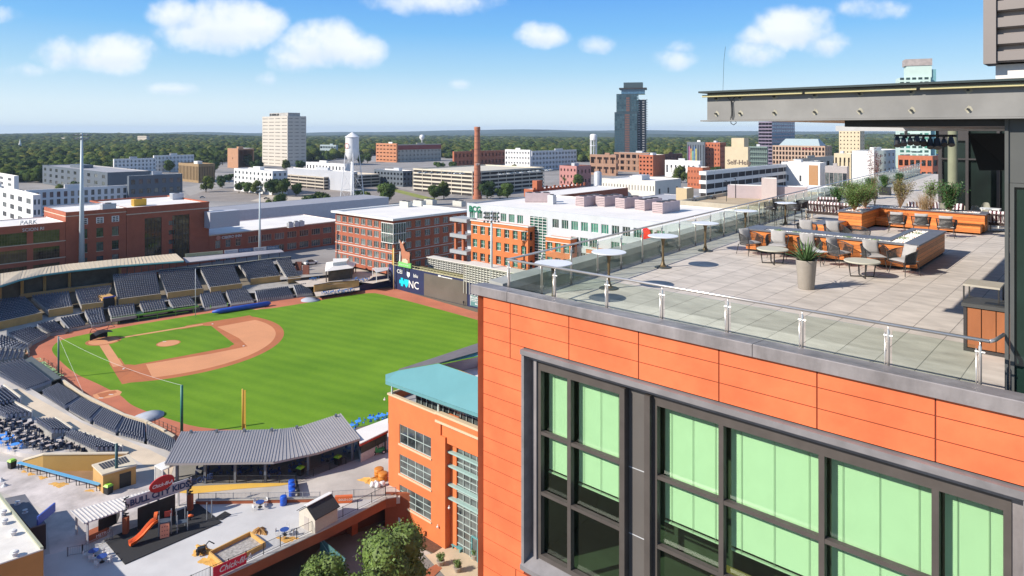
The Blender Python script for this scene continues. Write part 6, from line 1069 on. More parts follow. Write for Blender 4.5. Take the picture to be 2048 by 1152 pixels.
# bottom left tan building with white roof, grey annex
t = thing('tan_building', 'tan stucco building with a white flat roof cut by the left corner', 'building', (0,0,0)); z_ = PZ+5.0; P = [G(87,1100,z_),G(-5,985,z_),G(-260,1010,z_),G(-330,1240,z_)]; q = MB(); q.prism([tuple(p)[:2] for p in P], PZ, z_-.02); q.build('wall', mat('sandy_stucco', (.42,.20,.06), .85, .08, .4), t); q = MB(); q.prism([tuple(p)[:2] for p in P], z_-.01, z_+.12); q.build('roof', mat('white_rooftop', (.70,.66,.60), .8, .1, .5), t)
q = MB(); q.prism([tuple(P[0])[:2],tuple(P[1])[:2],(P[1].x-.3,P[1].y-.1),(P[0].x-.3,P[0].y-.1)], z_+.12, z_+.35); q.build('edge_trim', mat('sage_trim', (.35,.36,.26), .7, .05), t)
for px, py in ((8,1048),(26,1070),(29,1112),(6,1030)): MB().lathe([(.3,0),(.3,.3),(.42,.33),(.42,.45),(.3,.5),(.3,.6),(0,.65)], tuple(G(px,py,z_+.12)), 14).build('roof_vent', WHITE, t)
t = thing('grey_annex', 'low dark shed with a slate grey membrane roof behind the tan building', 'building', (0,0,0)); z_ = PZ+3.0; P = [G(92,1049,z_),G(50,990,z_),G(10,998,z_),G(60,1058,z_)]; q = MB(); q.prism([tuple(p)[:2] for p in P], PZ, z_-.01); q.build('wall', FRAMED, t); q = MB(); q.prism([tuple(p)[:2] for p in P], z_, z_+.12); q.build('roof', mat('slate_membrane', (.13,.13,.15), .7, .15, .6), t)
a = G(86,1042,z_+.1); q = MB(); q.box(a.x-.1,a.x+.1,a.y-1,a.y+2.2,z_+.1,z_+1.2); q.build('blue_sign', mat('blue_sign2', (.05,.1,.42), .5, .05), t)
for k, (px, py) in enumerate(((35,1008),(50,1025))): MB().lathe([(.35,0),(.1,.1),(.1,.3),(.3,.35),(0,.4)], tuple(G(px,py,z_+.12)), 12).build('roof_vent', LGREY, t)
for px, py, lb in ((3,962,'grey roof cone at the left edge below the bin'),(9,972,'second grey roof cone at the left edge')): o = MB().lathe([(.5,0),(.15,.3),(.12,.5),(0,.55)], n=12).build('vent_cone', LGREY); o.location = G(px,py,PZ+.02); tag(o, lb, 'vent')
# stair enclosure
t = thing('glass_booth', 'small white framed glass booth at the corner of the pavilion', 'booth', G(310,968,PZ), A+.1); q = MB()
for x in (0,2.2):
    for y in (0,2): q.box(x-.06,x+.06,y-.06,y+.06,0,2.6)
q.box(-.06,2.26,-.06,2.06,2.6,2.75); q.build('frame', WHITE, t); MB().box(.02,2.18,.01,.03,0,2.6).build('glass', glassy('booth_glass', (.25,.25,.24), (.5,.48,.46), .1), t)
# ================================================================ orange building behind the near corner
OBR = mat('orange_render', (.62,.165,.05), .75, .1, .35, bump=.08, bs=8); u1 = solve(1100, 80, 777, 1100, A)
c0 = AT(777,100.5); LX = 26.0; t = thing('orange_brick_building', 'orange rendered four storey building with a teal canopy behind the near corner', 'building', (c0.x,c0.y,0), A)
def fu(px): r_ = (px-1024)/FL; return (r_*c0.y-c0.x)/(.7413+.6712*r_)
def fz(px, py): u = fu(px); return HC-(py-HY)/FL*(c0.y-.6712*u)
f1 = fu(872); hs = [(fu(799),fz(799,886),fu(862)-fu(799),2.75,(4,2)),(fu(799),fz(799,946),fu(862)-fu(799),2.75,(4,3)),(fu(799),fz(799,1007),fu(862)-fu(799),2.75,(4,3))]; H_ = 17.6
q = MB(); P_ = lambda x,d,z: (x,-d,z); q.wall(P_, 0, f1, 0, H_, [h[:4] for h in hs]); q.box(0,.3,0.01,14,0,H_); q.box(.3,LX,13.7,14,0,H_)
q.box(f1,f1+.9,0,.6,0,H_-.2); q.box(f1+.9,fu(903),.9,1.5,0,H_); q.wall(lambda x,d,z:(x,.2-d,z), fu(903)-2.4, LX, 14.2, H_, [], .1)
q.box(fu(903)-2.4,fu(903)-1.2,-.05,3,0,15); q.build('wall', OBR, t)
for x, z, w_, h, mu in hs: window(t, w_, h, mu[0], mu[1], mat('mint_frame', (.42,.5,.47), .5, .05), GLASS, (x,.15,z), 0, .09)
q = MB()
for x, z, w_, h, mu in hs: q.box(x-.15,x+w_+.15,-.12,.02,z-.25,z-.01)
q.box(-.15,f1+.1,-.12,.4,H_,H_+.25); q.box(-.12,.15,.4,8,H_,H_+.25); q.box(f1+.1,LX,-.3,.3,H_-.9,H_-.6); q.box(f1+.1,LX,-.35,.35,H_+.2,H_+.5); q.build('stone_trim', mat('cream_trim', (.60,.46,.30), .75, .06), t)
q = MB(); q.box(f1+.11,LX,-.2,.2,H_-.59,H_+.19); q.build('upper_parapet', OBR, t)
# curtain wall with sun shades and door
xg0, xg1 = fu(905)-.3, LX; n_ = 9; q = MB(); hh = 14.0
for i in range(12): x = xg0+i*1.28; q.box(x,x+.08,.98,1.12,0,hh)
for i in range(15): z = i*.98; q.box(xg0,xg1,1.0,1.1,z,z+.07)
q.build('curtain_frame', mat('mint_frame', (.42,.5,.47), .5, .05), t); MB().box(xg0,xg1,1.12,1.15,0,hh).build('curtain_glass', GLASS, t)
for py in (912,940,978,1005): z = fz(905,py)-.1; MB().box(xg0-1.1,xg1,.35,.95,z,z+.22).build('sun_shade', mat('mint_shade', (.32,.46,.42), .5, .05), t)
xd = fu(934); q = MB()
for i in range(3): q.box(xd+i*1.05,xd+i*1.05+.12,.8,.97,0,3.0)
q.box(xd,xd+2.22,.8,.97,3.0,3.15); q.build('door_frame', GREENT, t); MB().box(xd+.12,xd+2.1,.88,.9,0,3.0).build('door', GLASS, t)
MB().box(.3,LX,.5,13.7,H_-1.0,H_-.9).build('roof', ROOFG, t)
# glazed top storey and teal canopy
q = MB(); 
for i in range(17): x = 4.2+i*1.15; q.box(x,x+.08,1.6,1.75,H_-.9,H_+2.3)
q.box(4.2,LX,1.6,1.75,H_+.6,H_+.68); q.build('gallery_frame', mat('mint_frame', (.42,.5,.47), .5, .05), t); MB().box(4.2,LX,1.8,1.83,H_-.9,H_+2.4).build('gallery_glass', GLASS, t)
TEAL = mat('teal_roof_sheet', (.115,.29,.31), .5, .05, .3, bump=.05); w2l = (Matrix.Translation((c0.x,c0.y,0)) @ Matrix.Rotation(A,4,'Z')).inverted()
e = [w2l @ G(*p) for p in ((771,762,20.3),(876,799.5,20.3),(1010,847,20.3))]; r_ = [w2l @ G(*p) for p in ((797,741,21.4),(877,727,23.0),(1010,772,23.0))]
q = MB(); q.sheet([e, r_]); q.sheet([[p-Vector((0,0,.02)) for p in e],[p-Vector((0,0,.45)) for p in e]]); q.build('teal_canopy', TEAL, t)
bk = [w2l @ G(*p) for p in ((771,749,20.9),(800,738,21.0),(1010,660,21.0))]; q = MB(); q.sheet([[e[0],r_[0]],[e[0]-Vector((0,0,.45)),bk[0]]]); q.build('canopy_end', TEAL, t)
rg = [w2l @ G(*p) for p in ((797,740.5,21.45),(877,726,23.05),(1010,688,23.05))]; q = MB(); q.sheet([rg,[w2l @ G(*p) for p in ((798,738,21.3),(860,718,21.6),(1010,668,21.6))]]); q.build('far_roof', mat('brown_grey_shingle', (.14,.12,.125), .8, .15, 1), t)
q = MB(); q.sheet([rg[1:],[w2l @ G(*p) for p in ((882,727.5,22.6),(1010,700,22.6))]]); q.build('ridge_edge', GREENT, t); q = MB(); q.sheet([[w2l @ G(*p) for p in ((884,729,22.5),(1010,702,22.5))],[w2l @ G(*p) for p in ((925,742,20.4),(1010,722,20.4))]]); q.build('inner_slope', mat('grey_clapboard', (.40,.38,.41), .7, .1, .5), t); q = MB(); q.sheet([[w2l @ G(*p) for p in ((925,742,20.35),(1010,722,20.35))],[w2l @ G(*p) for p in ((967,758,20.35),(1010,772,20.35))]]); q.build('roof_well', ROOFW, t)
p = w2l @ G(964,738,20.4); MB().lathe([(.3,0),(.35,1.0),(.2,1.3),(0,1.35)], tuple(p), 12).build('roof_fan', LGREY, t)
for px in (783,876): x = fu(px); MB().box(x-.1,x+.1,.0,.2,H_,20.2).build('canopy_post', mat('mint_frame', (.42,.5,.47), .5, .05), t)
for px, py, lb in ((772,798,'white security camera on the left edge of the orange building'),(878,1052,'white security camera beside the entrance of the orange building'),(901,1014,'white dome camera above the curtain wall')): 
    z = fz(px,py); p = Vector((c0.x+fu(px)*.7413-.25*.6712, c0.y-fu(px)*.6712-.25*.7413, z)); o = MB().lathe([(.0,-.16),(.14,-.1),(.16,.05),(.05,.12),(.05,.3),(0,.3)], n=10).build('security_camera', WHITE); o.location = p; tag(o, lb, 'camera')
# ground at the entrance
sheet_poly('parking_asphalt', [G(*p) for p in ((300,1400),(560,1200),(655,1075),(760,1058),(850,1105),(905,1165),(940,1500))], .06, mat('pale_asphalt', (.21,.20,.185), .9, .15, .3)); sheet_poly('mulch_bed', [G(*p) for p in ((770,1045),(815,1035),(890,1095),(868,1108),(762,1058))], .1, mat('mulch', (.12,.055,.03), .95, .4, 3, bump=.4, bs=12)); sheet_poly('entrance_pavement', [G(*p) for p in ((868,1108),(895,1090),(960,1110),(1010,1160),(1010,1400),(940,1400),(900,1165),(850,1112))], .12, mat('sandy_paving', (.53,.42,.29), .9, .1, .5)); sheet_poly('brick_walk', [G(*p) for p in ((835,1152),(872,1130),(885,1138),(850,1172))], .125, mat('brick_paver', (.35,.11,.05), .9, .15, 1)); sheet_poly('kerb_strip', [G(*p) for p in ((752,1052),(758,1050),(860,1107),(905,1160),(899,1163),(850,1112))], .11, CONC)
WL = mat('road_paint', (.55,.53,.48), .8, .1)
for k, (a, b) in enumerate((((705,1115),(765,1080)),((800,1110),(838,1100)),((800,1110),(790,1130)),((805,1134),(842,1104)))): a, b = G(*a), G(*b); d_ = (b-a).normalized(); n_ = Vector((-d_.y,d_.x,0))*.08; sheet_poly('parking_line', [a-n_,b-n_,b+n_,a+n_], .075, WL)
t = thing('green_gate', 'teal sheet metal gate with a diagonal brace at the parking entrance', 'gate', (0,0,0)); a, b = G(640,1125,0), G(690,1170,0); q = MB(); q.prism([tuple(a)[:2],tuple(b)[:2],tuple(b+Vector((.05,.1,0)))[:2],tuple(a+Vector((.05,.1,0)))[:2]], .1, 3.2); q.build('panel', mat('gate_teal', (.06,.15,.15), .6, .1), t); q = MB(); q.tube([a+Vector((-.05,-.05,3.1)), b+Vector((-.05,-.05,1.0))], .05, 4); q.tube([b+Vector((-.05,-.05,3.1)), b+Vector((-.05,-.05,.1))], .06, 4); q.build('brace', mat('gate_brace', (.25,.35,.33), .6, .1), t)
q = MB(); p = G(702,1065,0); q.box(-.9,.9,-.5,.5,0,1.5); o = q.build('brick_bollard_box', mat('rust_brick', (.33,.095,.04), .85, .15, .5)); o.location = p; o.rotation_euler = (0,0,A); tag(o, 'small brick utility enclosure inside the parking opening', 'enclosure')
for px, py, lb in ((799,1064,'small white sign on a pole in the mulch bed, left one'),(829,1081,'small white sign on a pole in the mulch bed, right one')): t = thing('parking_sign', lb, 'sign', G(px,py,0), A); MB().box(-.03,.03,-.03,.03,0,1.9).build('post', LGREY, t); MB().box(-.22,.22,-.05,-.03,1.4,2.0).build('plate', WHITE, t)
t = thing('bench', 'teal metal bench beside the glass entrance', 'bench', G(914,1100,0.12), A); MB().box(-.9,.9,-.25,.25,.42,.48).build('seat', GREENT, t)
for x in (-.7,.7): MB().box(x-.05,x+.05,-.2,.2,0,.42).build('leg', GREENT, t)
for k, (px, py, lb) in enumerate(((881,1130,'planted pot with dark red leaves, left one by the entrance path'),(915,1143,'planted pot with dark red leaves, right one by the entrance path'),(950,1118,'tall planted pot beside the glass door'))):
    p = G(px,py,.12); o = thing('plant_pot', lb, 'plant pot', p, 0, 'entrance plant pots'); MB().lathe([(.35,0),(.55,.6),(.5,.62),(0,.5)], n=16).build('pot', mat('stone_pot', (.35,.3,.24), .8, .1), o); shrub('potted_plant', lb.replace('pot with', 'green and red plant with').replace('planted', 'bushy').replace('tall bushy pot', 'tall bushy plant'), 'plant', p+Vector((0,0,.5)), .9, 1.3, 30, 40, mat('pot_green', (.13,.2,.05), .6, .5, 3), STEM, 60+k, .1, .1, 'entrance plants')
# street behind the camera, seen in the window reflections
sheet_poly('street', [Vector(p) for p in ((-60,-90,0),(120,-90,0),(120,10,0),(-60,10,0))], .05, ASPH); sheet_poly('grass_verge', [Vector(p) for p in ((-60,4,0),(60,-30,0),(120,-60,0),(120,-30,0),(20,12,0))], .08, mat('verge_grass', (.09,.14,.03), .95, .4, .8))
sheet_poly('street_line', [Vector(p) for p in ((-60,-22,0),(120,-70,0),(120,-69.6,0),(-60,-21.6,0))], .06, mat('yellow_line', (.6,.33,.05), .8, .1))
# ================================================================ mid-distance and far buildings
AV_ = R(47.84)
def agrid(Ln, H_, nx, nz, wf, hf, mull=(2,1), z0=.6, skip=None):
    if not nx: return []
    st = Ln/nx; fh = (H_-z0-1.0)/nz; w_ = st*wf; h = fh*hf
    return [(i*st+(st-w_)/2, z0+j*fh+(fh-h)*.5, w_, h, mull) for j in range(nz) for i in range(nx)]
def gb(name, label, pc, t, pl, pr, ytop, wm, rm, front=None, side=None, a=A, z0=4., fm=FRAMED, gm=GLASS, cat='building', **k):
    o, Ln, D = solve(pc, t, pl, pr, a); z1 = ZT(ytop, t); H_ = z1-z0; D = max(3., min(abs(D), 90))
    f = agrid(Ln, H_, *front) if front else None; s = agrid(D, H_, *side) if side else None
    return bld(name, label, cat, o, a, Ln, D, z0, z1, wm, rm, f, s if a < 0 else None, s if a > 0 else None, fm, gm, **k)
def gy(y, z0=4.): return (HC-z0)*FL/(y-HY)
RB = mat('facade_brick', (.36,.105,.055), .85, .12, .35, bump=.2, bs=7); RB2 = mat('warm_brick', (.40,.12,.055), .85, .12, .35); WH2 = mat('white_cladding', (.60,.62,.66), .6, .05, .2); BEI = mat('beige_stone', (.50,.44,.36), .8, .08, .2); GLS = mat('slate_cladding', (.10,.12,.145), .6, .08, .2)
# four storey brick office beside the outfield corner
r = gb('brick_office', 'four storey red brick office with overhanging white roof behind the outfield corner', 787, 248.7, 671, 934, 437, RB, ROOFW, (9,5,.72,.62,(3,1)), (8,5,.6,.62,(3,1)), fm=FRAMEW, cornice=(1.3,.7,WHITE), bar=.1, parapet=.5)
o, Ln, D = solve(787,248.7,671,934,A)
q = MB(); 
for z in (4.2,8.0,15.5): q.box(-.1,Ln+.1,-.12,0,z,z+.3); q.box(Ln,Ln+.12,0,D,z,z+.3)
q.build('ledge', mat('pale_ledge', (.55,.5,.46), .7, .08), r)
q = MB(); q.box(Ln-6.2,Ln+.6,-.6,5.2,11.5,18.6); gl_ = q.build('corner_bay', GLASSG, r); q = MB()
for i in range(7): x = Ln-6.25+i*1.12; q.box(x,x+.14,-.7,-.6,11.5,18.6)
for i in range(6): y = -.6+i*1.12; q.box(Ln+.6,Ln+.7,y,y+.14,11.5,18.6)
for z in (11.4,14.8,18.5): q.box(Ln-6.3,Ln+.72,-.72,-.6,z,z+.25); q.box(Ln+.6,Ln+.72,-.6,5.2,z,z+.25)
q.build('bay_frame', WHITE, gl_)
def hvac(label, p, rz, l, w_, h, m=LGREY, grp='rooftop air handlers', fans=2):
    t = thing('air_handler', label, 'air unit', p, rz, grp); q = MB(); q.box(0,l,0,w_,.3,h); q.box(.1,l-.1,.1,w_-.1,0,.3); q.build('casing', m, t)
    for i in range(max(1,fans)): x = l*(i+.5)/fans; MB().lathe([(min(w_,l/fans)*.36,h),(min(w_,l/fans)*.36,h+.25),(0,h+.12)], (x,w_/2,0), 12).build('fan', FRAMED, t)
    q = MB(); 
    for i in range(5): z = .5+i*(h-.6)/5; q.box(-.03,0,.15,w_-.15,z,z+.12)
    q.build('louvre', FRAMED, t); return t
zr_ = ZT(437,248.7)-.5
for k, (px, py) in enumerate(((799,413),(826,411),(848,409),(905,412))): hvac(f'pale air unit on the brick office roof, number {["one from the left","two","three","four, nearest the white building"][k]}', G(px,py,zr_), A, 5.5, 2.6, 2.3, mat('cream_unit', (.55,.54,.48), .6, .08))
# white and orange office (long)
wl = AT(934,219); LW = 94.0; KS = 1.096; r = thing('long_white_office', 'long white office building with projecting orange brick bays and green windows', 'building', (wl.x*KS,wl.y*KS,HC-52*KS), A); r.scale = (KS,)*3; H_ = 29.2; q = MB(); Pf = lambda x,d,z: (x,-d,z)
def wu(px, off=0.): rr_ = (px-1024)/FL; x0 = wl.x-off*.6712; y0 = wl.y-off*.7413; return (rr_*y0-x0)/(.7413+.6712*rr_)
hs = []; x = 1.2
while x < LW-3:
    if not (wu(1058) < x < wu(1098)): hs.append((x,24.6,2.3,2.5,(3,1)))
    x += 3.35
for z in (20.5,16.4,12.3): hs += [(a_,z,2.6,2.3,(3,1)) for a_ in [wu(1142)+i*3.1 for i in range(3)]+[wu(1222)+i*3.1 for i in range(12)]]
hs = [h for h in hs if not (wu(1058)-2.4 < h[0] < wu(1096))]
sx0, sx1 = wu(1060), wu(1094); hs.append((sx0,3,sx1-sx0,24.2))
q.wall(Pf, 0, LW, 0, H_, [h[:4] for h in hs], .3); q.box(LW-.01,LW,0,40,0,H_); q.box(0,.01,0,40,0,H_); q.face(((0,0,H_),(LW,0,H_),(LW,.4,H_),(0,.4,H_))); q.build('wall', mat('pale_grey_panels', (.50,.52,.55), .55, .06, .25), r)
for h in hs[:-1]: window(r, h[2], h[3], 3, 1, FRAMEW, GLASSG, (h[0],.2,h[1]), 0, .1)
q = MB()
for i in range(5): x = sx0+i*(sx1-sx0)/4; q.box(x-.08,x+.08,-.1,.05,3,27.2)
for i in range(30): z = 3+i*.82; q.box(sx0,sx1,-.08,.04,z,z+.16)
q.build('stair_screen', FRAMEW, r); MB().box(sx0,sx1,.2,.25,3,27.2).build('stair_glass', GLASSG, r)
q = MB(); q.box(.4,LW-.4,.4,40,H_-.6,H_-.5); q.box(0,LW,39.6,40,0,H_-.05); q.build('roof', ROOFW, r)
gz_ = [(wu(942,3),wu(1056,3),24.3,7),(wu(1091,3),wu(1141,3),22.4,3),(wu(1172,3),wu(1219,3),20.6,3),(wu(1266,3),wu(1330,3),17.0,4)]
for a_, b_, h_, n_ in gz_:
    q = MB(); W_ = b_-a_; hh = [(a_+W_*(i+.5)/n_-1.0, z, 2.0, 2.5) for z in [h_-3.9-4.1*k for k in range(5)] for i in range(n_)]
    q.wall(lambda x,d,z: (x,-3-d,z), a_, b_, 0, h_, hh, .5); q.box(a_,a_+.1,-3,0,0,h_); q.wall(lambda x,d,z: (b_+d,x,z), -3, 0, 0, h_, [(-2.2,h_-3.9-4.1*k,1.3,2.5) for k in range(4)], .4); q.face(((a_,-3,h_),(b_,-3,h_),(b_,0,h_),(a_,0,h_))); q.build('brick_bay', RB2 if False else mat('orange_facade_brick', (.56,.165,.05), .85, .1, .35), r)
    for x, z, w_, h in hh:
        if z > 0: window(r, w_, h, 2, 2, FRAMEW, GLASSG, (x,-2.6,z), 0, .1)
    q = MB(); q.box(a_-.2,b_+.2,-3.25,-2.7,h_,h_+.35); q.box(b_-.3,b_+.2,-2.7,0,h_,h_+.35); q.box(a_,b_,-3.08,-3.0,h_-1.3,h_-1.1); q.build('bay_coping', mat('white_coping', (.62,.6,.58), .6, .05), r)
q = MB(); xb = wu(905,3)
for z in (23.6,18.6,13.6,8.6): q.box(xb,wu(940,3)-.3,-4.2,1.5,z,z+1.1)
q.build('balcony', mat('balcony_grey', (.33,.34,.36), .6, .08), r)
for x in (xb+1.2,xb+4.6): q = MB(); q.box(x,x+.8,-3.4,-2.6,0,23.5); q.build('balcony_pier', RB2, r)
gm_ = mat('sign_green_deep', (.0,.16,.08), .5, .03); text('BCG', 2.6, gm_, r, (1.0,-.12,26.6), depth=.06, sx=1.0, off=.07)
xr = wu(1290); text('Red Hat', 2.0, mat('sign_black', (.02,.02,.02), .5, .03), r, (xr+2.7,-.12,22.6+2.6), depth=.06, off=.02); q = MB(); hat = [(xr-1.2,25.1),(xr-.2,24.2),(xr+1.2,24.1),(xr+2.3,24.8),(xr+1.9,25.2),(xr+1.5,27.0),(xr+.6,27.5),(xr-.6,27.2),(xr-.9,25.6)]; q.loft([(x,-.1,z) for x,z in hat],[(x,-.3,z) for x,z in hat]); q.build('hat_logo', mat('logo_red', (.65,.01,.015), .5, .03), r)
PKU = mat('pinkish_unit', (.46,.36,.36), .6, .1, .6); zR = HC-(52-H_+.5)*KS
for k, (px, py, nm_) in enumerate(((1168,414,'leftmost of the right hand group'),(1209,414,'second of the right hand group'),(1249,418,'third of the right hand group'),(1289,422,'fourth of the right hand group'),(1325,428,'rightmost of the right hand group'))): hvac('long pinkish air handler, '+nm_, G(px,py,zR), AV_, 11, 3.6, 3.4, PKU, 'long air handlers on the white roof', 3)
hvac('wide pinkish air handler alone on the left of the white office roof', G(1050,405,zR), A+R(38), 9, 3.4, 3.4, PKU, None, 3)
hvac('bent grey duct unit beside the wide air handler', G(1095,408,zR), A, 2.4, 2, 3.2, LGREY, None, 1)
# left brick warehouse group (its long side faces the ballpark)
r = gb('brick_warehouse', 'tall red brick warehouse block with two dark window bays left of the centre', 253, 250.8, 180, 418, 416, RB, ROOFW, None, None, a=AV_, cornice=(.12,.5,RB), parapet=.6)
bpy.data.objects.remove([c for c in r.children if c.name.startswith('wall')][0])
o, Ln, D = solve(253,250.8,180,418,AV_); H_ = ZT(416,250.8)-4; q = MB(); P_ = lambda x,d,z: (x,-d,z); W1 = (2.6+.5,4,7.4,H_-8.0); W2 = (Ln-17.5,4,7.4,H_-7.6); sm = [(Ln*.49,H_-7.8-3.6*k,2.2,1.7,(2,1)) for k in range(6)]
W1 = (6.2,3,6.0,H_-7.4); W2 = (Ln-14.0,3,6.4,H_-7.2); q.wall(P_, 0, Ln, 0, H_, [W1,W2]+[s[:4] for s in sm], .4); q.box(Ln-.1,Ln,0,30,0,H_); q.box(0,.1,0,30,0,H_); q.build('wall', RB, r)
for h in (W1,W2): window(r, h[2], h[3], 5, 9, FRAMED, glassy('brown_glass', (.03,.02,.015), (.16,.12,.06)), (h[0],.3,h[1]), 0, .16)
for h in sm: window(r, h[2], h[3], 3, 1, FRAMED, GLASS, (h[0],.3,h[1]), 0, .08)
q = MB(); q.box(-.1,Ln+.05,-.12,0,H_-2.6,H_-2.3); q.build('string_course', STONE, r)
o2 = o-Vector((math.cos(AV_),math.sin(AV_),0))*19.2; L2 = 19.1; H2 = ZT(425,236)-4; hh = [(4.4+i*5.0,H2-4.6-5.0*j,2.2,3.2 if j else 1.9,(2,3) if j == 0 else (3,4)) for j in range(5) for i in range(3)]
bld('brick_warehouse', 'brick warehouse section with three columns of narrow windows under white six-pane ones', 'building', o2, AV_, L2, 26, 4, 4+H2, RB, ROOFW, hh, fm=FRAMED, gm=GLASS, sill=STONE, band=[(H2-1.6,.25,STONE)], parapet=.5)
for x_ in (4.3,9.3,14.3):
    q = MB(); q.box(x_,x_+2.4,-.16,-.02,H2-4.75,H2-2.6); w_ = q.build('white_six_pane', WHITE, None); w_.location = o2+Vector((0,0,4)); w_.rotation_euler = (0,0,AV_); w_['label'] = 'white six-pane window high on the brick warehouse'; w_['category'] = 'window'; w_.name = 'window'; w_['group'] = 'white six-pane windows'
    for i in range(2):
        for j in range(3): MB().box(x_+.3+i*1.0,x_+1.1+i*1.0,-.18,-.16,H2-4.6+j*.65,H2-4.15+j*.65).build('pane', GLASS, w_)
uD = Vector((math.cos(AV_),math.sin(AV_),0)); L3 = 75; o3 = o2-uD*L3; H3 = H2-3.2; hh = [(L3-9.4-i*9.35,H3-6.4-5.6*j,7.6,4.0,(10,4)) for j in range(4) for i in range(8)]
r = bld('brick_warehouse', 'long brick warehouse wing with wide many-paned windows at the left edge', 'building', o3, AV_, L3-.1, 22, 4, 4+H3, RB, ROOFW, hh, fm=mat('brown_frame', (.10,.06,.05), .6, .1), gm=glassy('brown_glass', (.03,.02,.015), (.16,.12,.06)), band=[(H3-7.6+1.0,.25,STONE),(H3-13.2+1.0,.25,STONE)], parapet=.3, bar=.06)
text('SCION RI', 1.5, WHITE, r, (L3-12.5,-.15,H3-2.1), depth=.05); text('PARK', 2.0, WHITE, r, (L3-13.2,-.15,H3+.2), depth=.3)
uu = o+uD*(Ln+.05); L4 = 62; H4 = ZT(452,300)-4; hh = [(2.5+i*4.2,H4-5.5-5.6*j,2.0,3.0,(2,2)) for j in range(3) for i in range(3)]+[(16.2+i*5.9,H4-5.0-5.0*j,4.4,2.7,(4,1)) for j in range(3) for i in range(8)]
r = bld('brick_warehouse', 'lower brick warehouse wing with a white roof and pale framed windows', 'building', uu, AV_, L4, 34, 4, 4+H4, RB, ROOFW, hh, fm=mat('stone_frame', (.5,.42,.32), .7, .05), gm=GLASS, band=[(H4-.35,.3,STONE)], parapet=.3, bar=.12)
text('CIBERO INN', 1.5, WHITE, r, (5.0,-.15,H4-2.0), depth=.05, off=.02); MB().lathe([(.9,0),(.9,.15),(0,.15)], n=20).build('round_logo', mat('logo_coral', (.6,.25,.18), .5, .05), r).matrix_local = Matrix.Translation((3.6,-.1,H4-1.4)) @ Matrix.Rotation(R(90),4,'X')
for k, (px, py, lb) in enumerate(((268,405,'yellow and grey unit'),(345,392,'tall lattice cooling unit'),(205,415,'low boxy unit'))): hvac(lb+' on the tall brick warehouse roof', G(px,py+8,ZT(416,250.8)-.6), AV_, 4.5, 3, 2.6, LGREY if k else mat('yellow_unit', (.6,.35,.03), .6, .1), None, 1)
for k, (px, py) in enumerate(((578,452),(590,450),(600,449))): hvac('small grey air unit on the lower brick wing roof', G(px,py+4,4+H4-.3), AV_, 2.2, 2, 2.2, LGREY, 'small units on the lower brick wing', 1)
o, Ln, D = solve(470,370,395,700,AV_); bld('grey_roof_hall', 'low wide hall with a plain grey roof behind the lower brick wing', 'building', AT(440,345), AV_, 105, 26, 4, 15.5, LGREY, mat('dove_roof', (.30,.30,.33), .7, .06, .1), parapet=.1)
t = thing('metal_screen', 'pale corrugated screen box on the brick roof right of the tall warehouse', 'screen', AT(420,268,18), AV_); MB().box(0,12,0,5,0,6.3).build('panel', mat('pale_corrugated', (.46,.46,.50), .5, .06, 2), t)
# far and middle city blocks
CR2 = mat('cream_block', (.58,.52,.42), .8, .06, .2); WB = mat('white_block', (.68,.67,.66), .7, .05, .2); PNK = mat('pink_stucco', (.44,.20,.18), .8, .08, .3); YB = mat('yellow_block', (.52,.43,.29), .8, .06, .2)
t = gb('office_tower', 'beige concrete office tower with rows of narrow windows left of the water tower', 575, 1010, 524.5, 612.5, 232, mat('tower_concrete', (.55,.50,.43), .8, .05, .1), ROOFG, (4,14,.84,.56,(4,1)), (3,14,.84,.56,(4,1)), nmax=100, bar=.9, fm=mat('tower_concrete', (.55,.50,.43), .8, .05, .1), gm=glassy('tower_glass', (.03,.025,.02), (.1,.08,.06)))
o, Ln, D = solve(575,1010,524.5,612.5,A); q = MB(); q.box(Ln*.25,Ln-2,2,D*.7,74,79); q.build('crown', mat('crown_grey', (.4,.38,.35), .7, .3, .3), t); text('NC MUTUAL LIFE', 4.2, FRAMED, t, (Ln*.26,1.7,75), depth=.2, sx=.85)
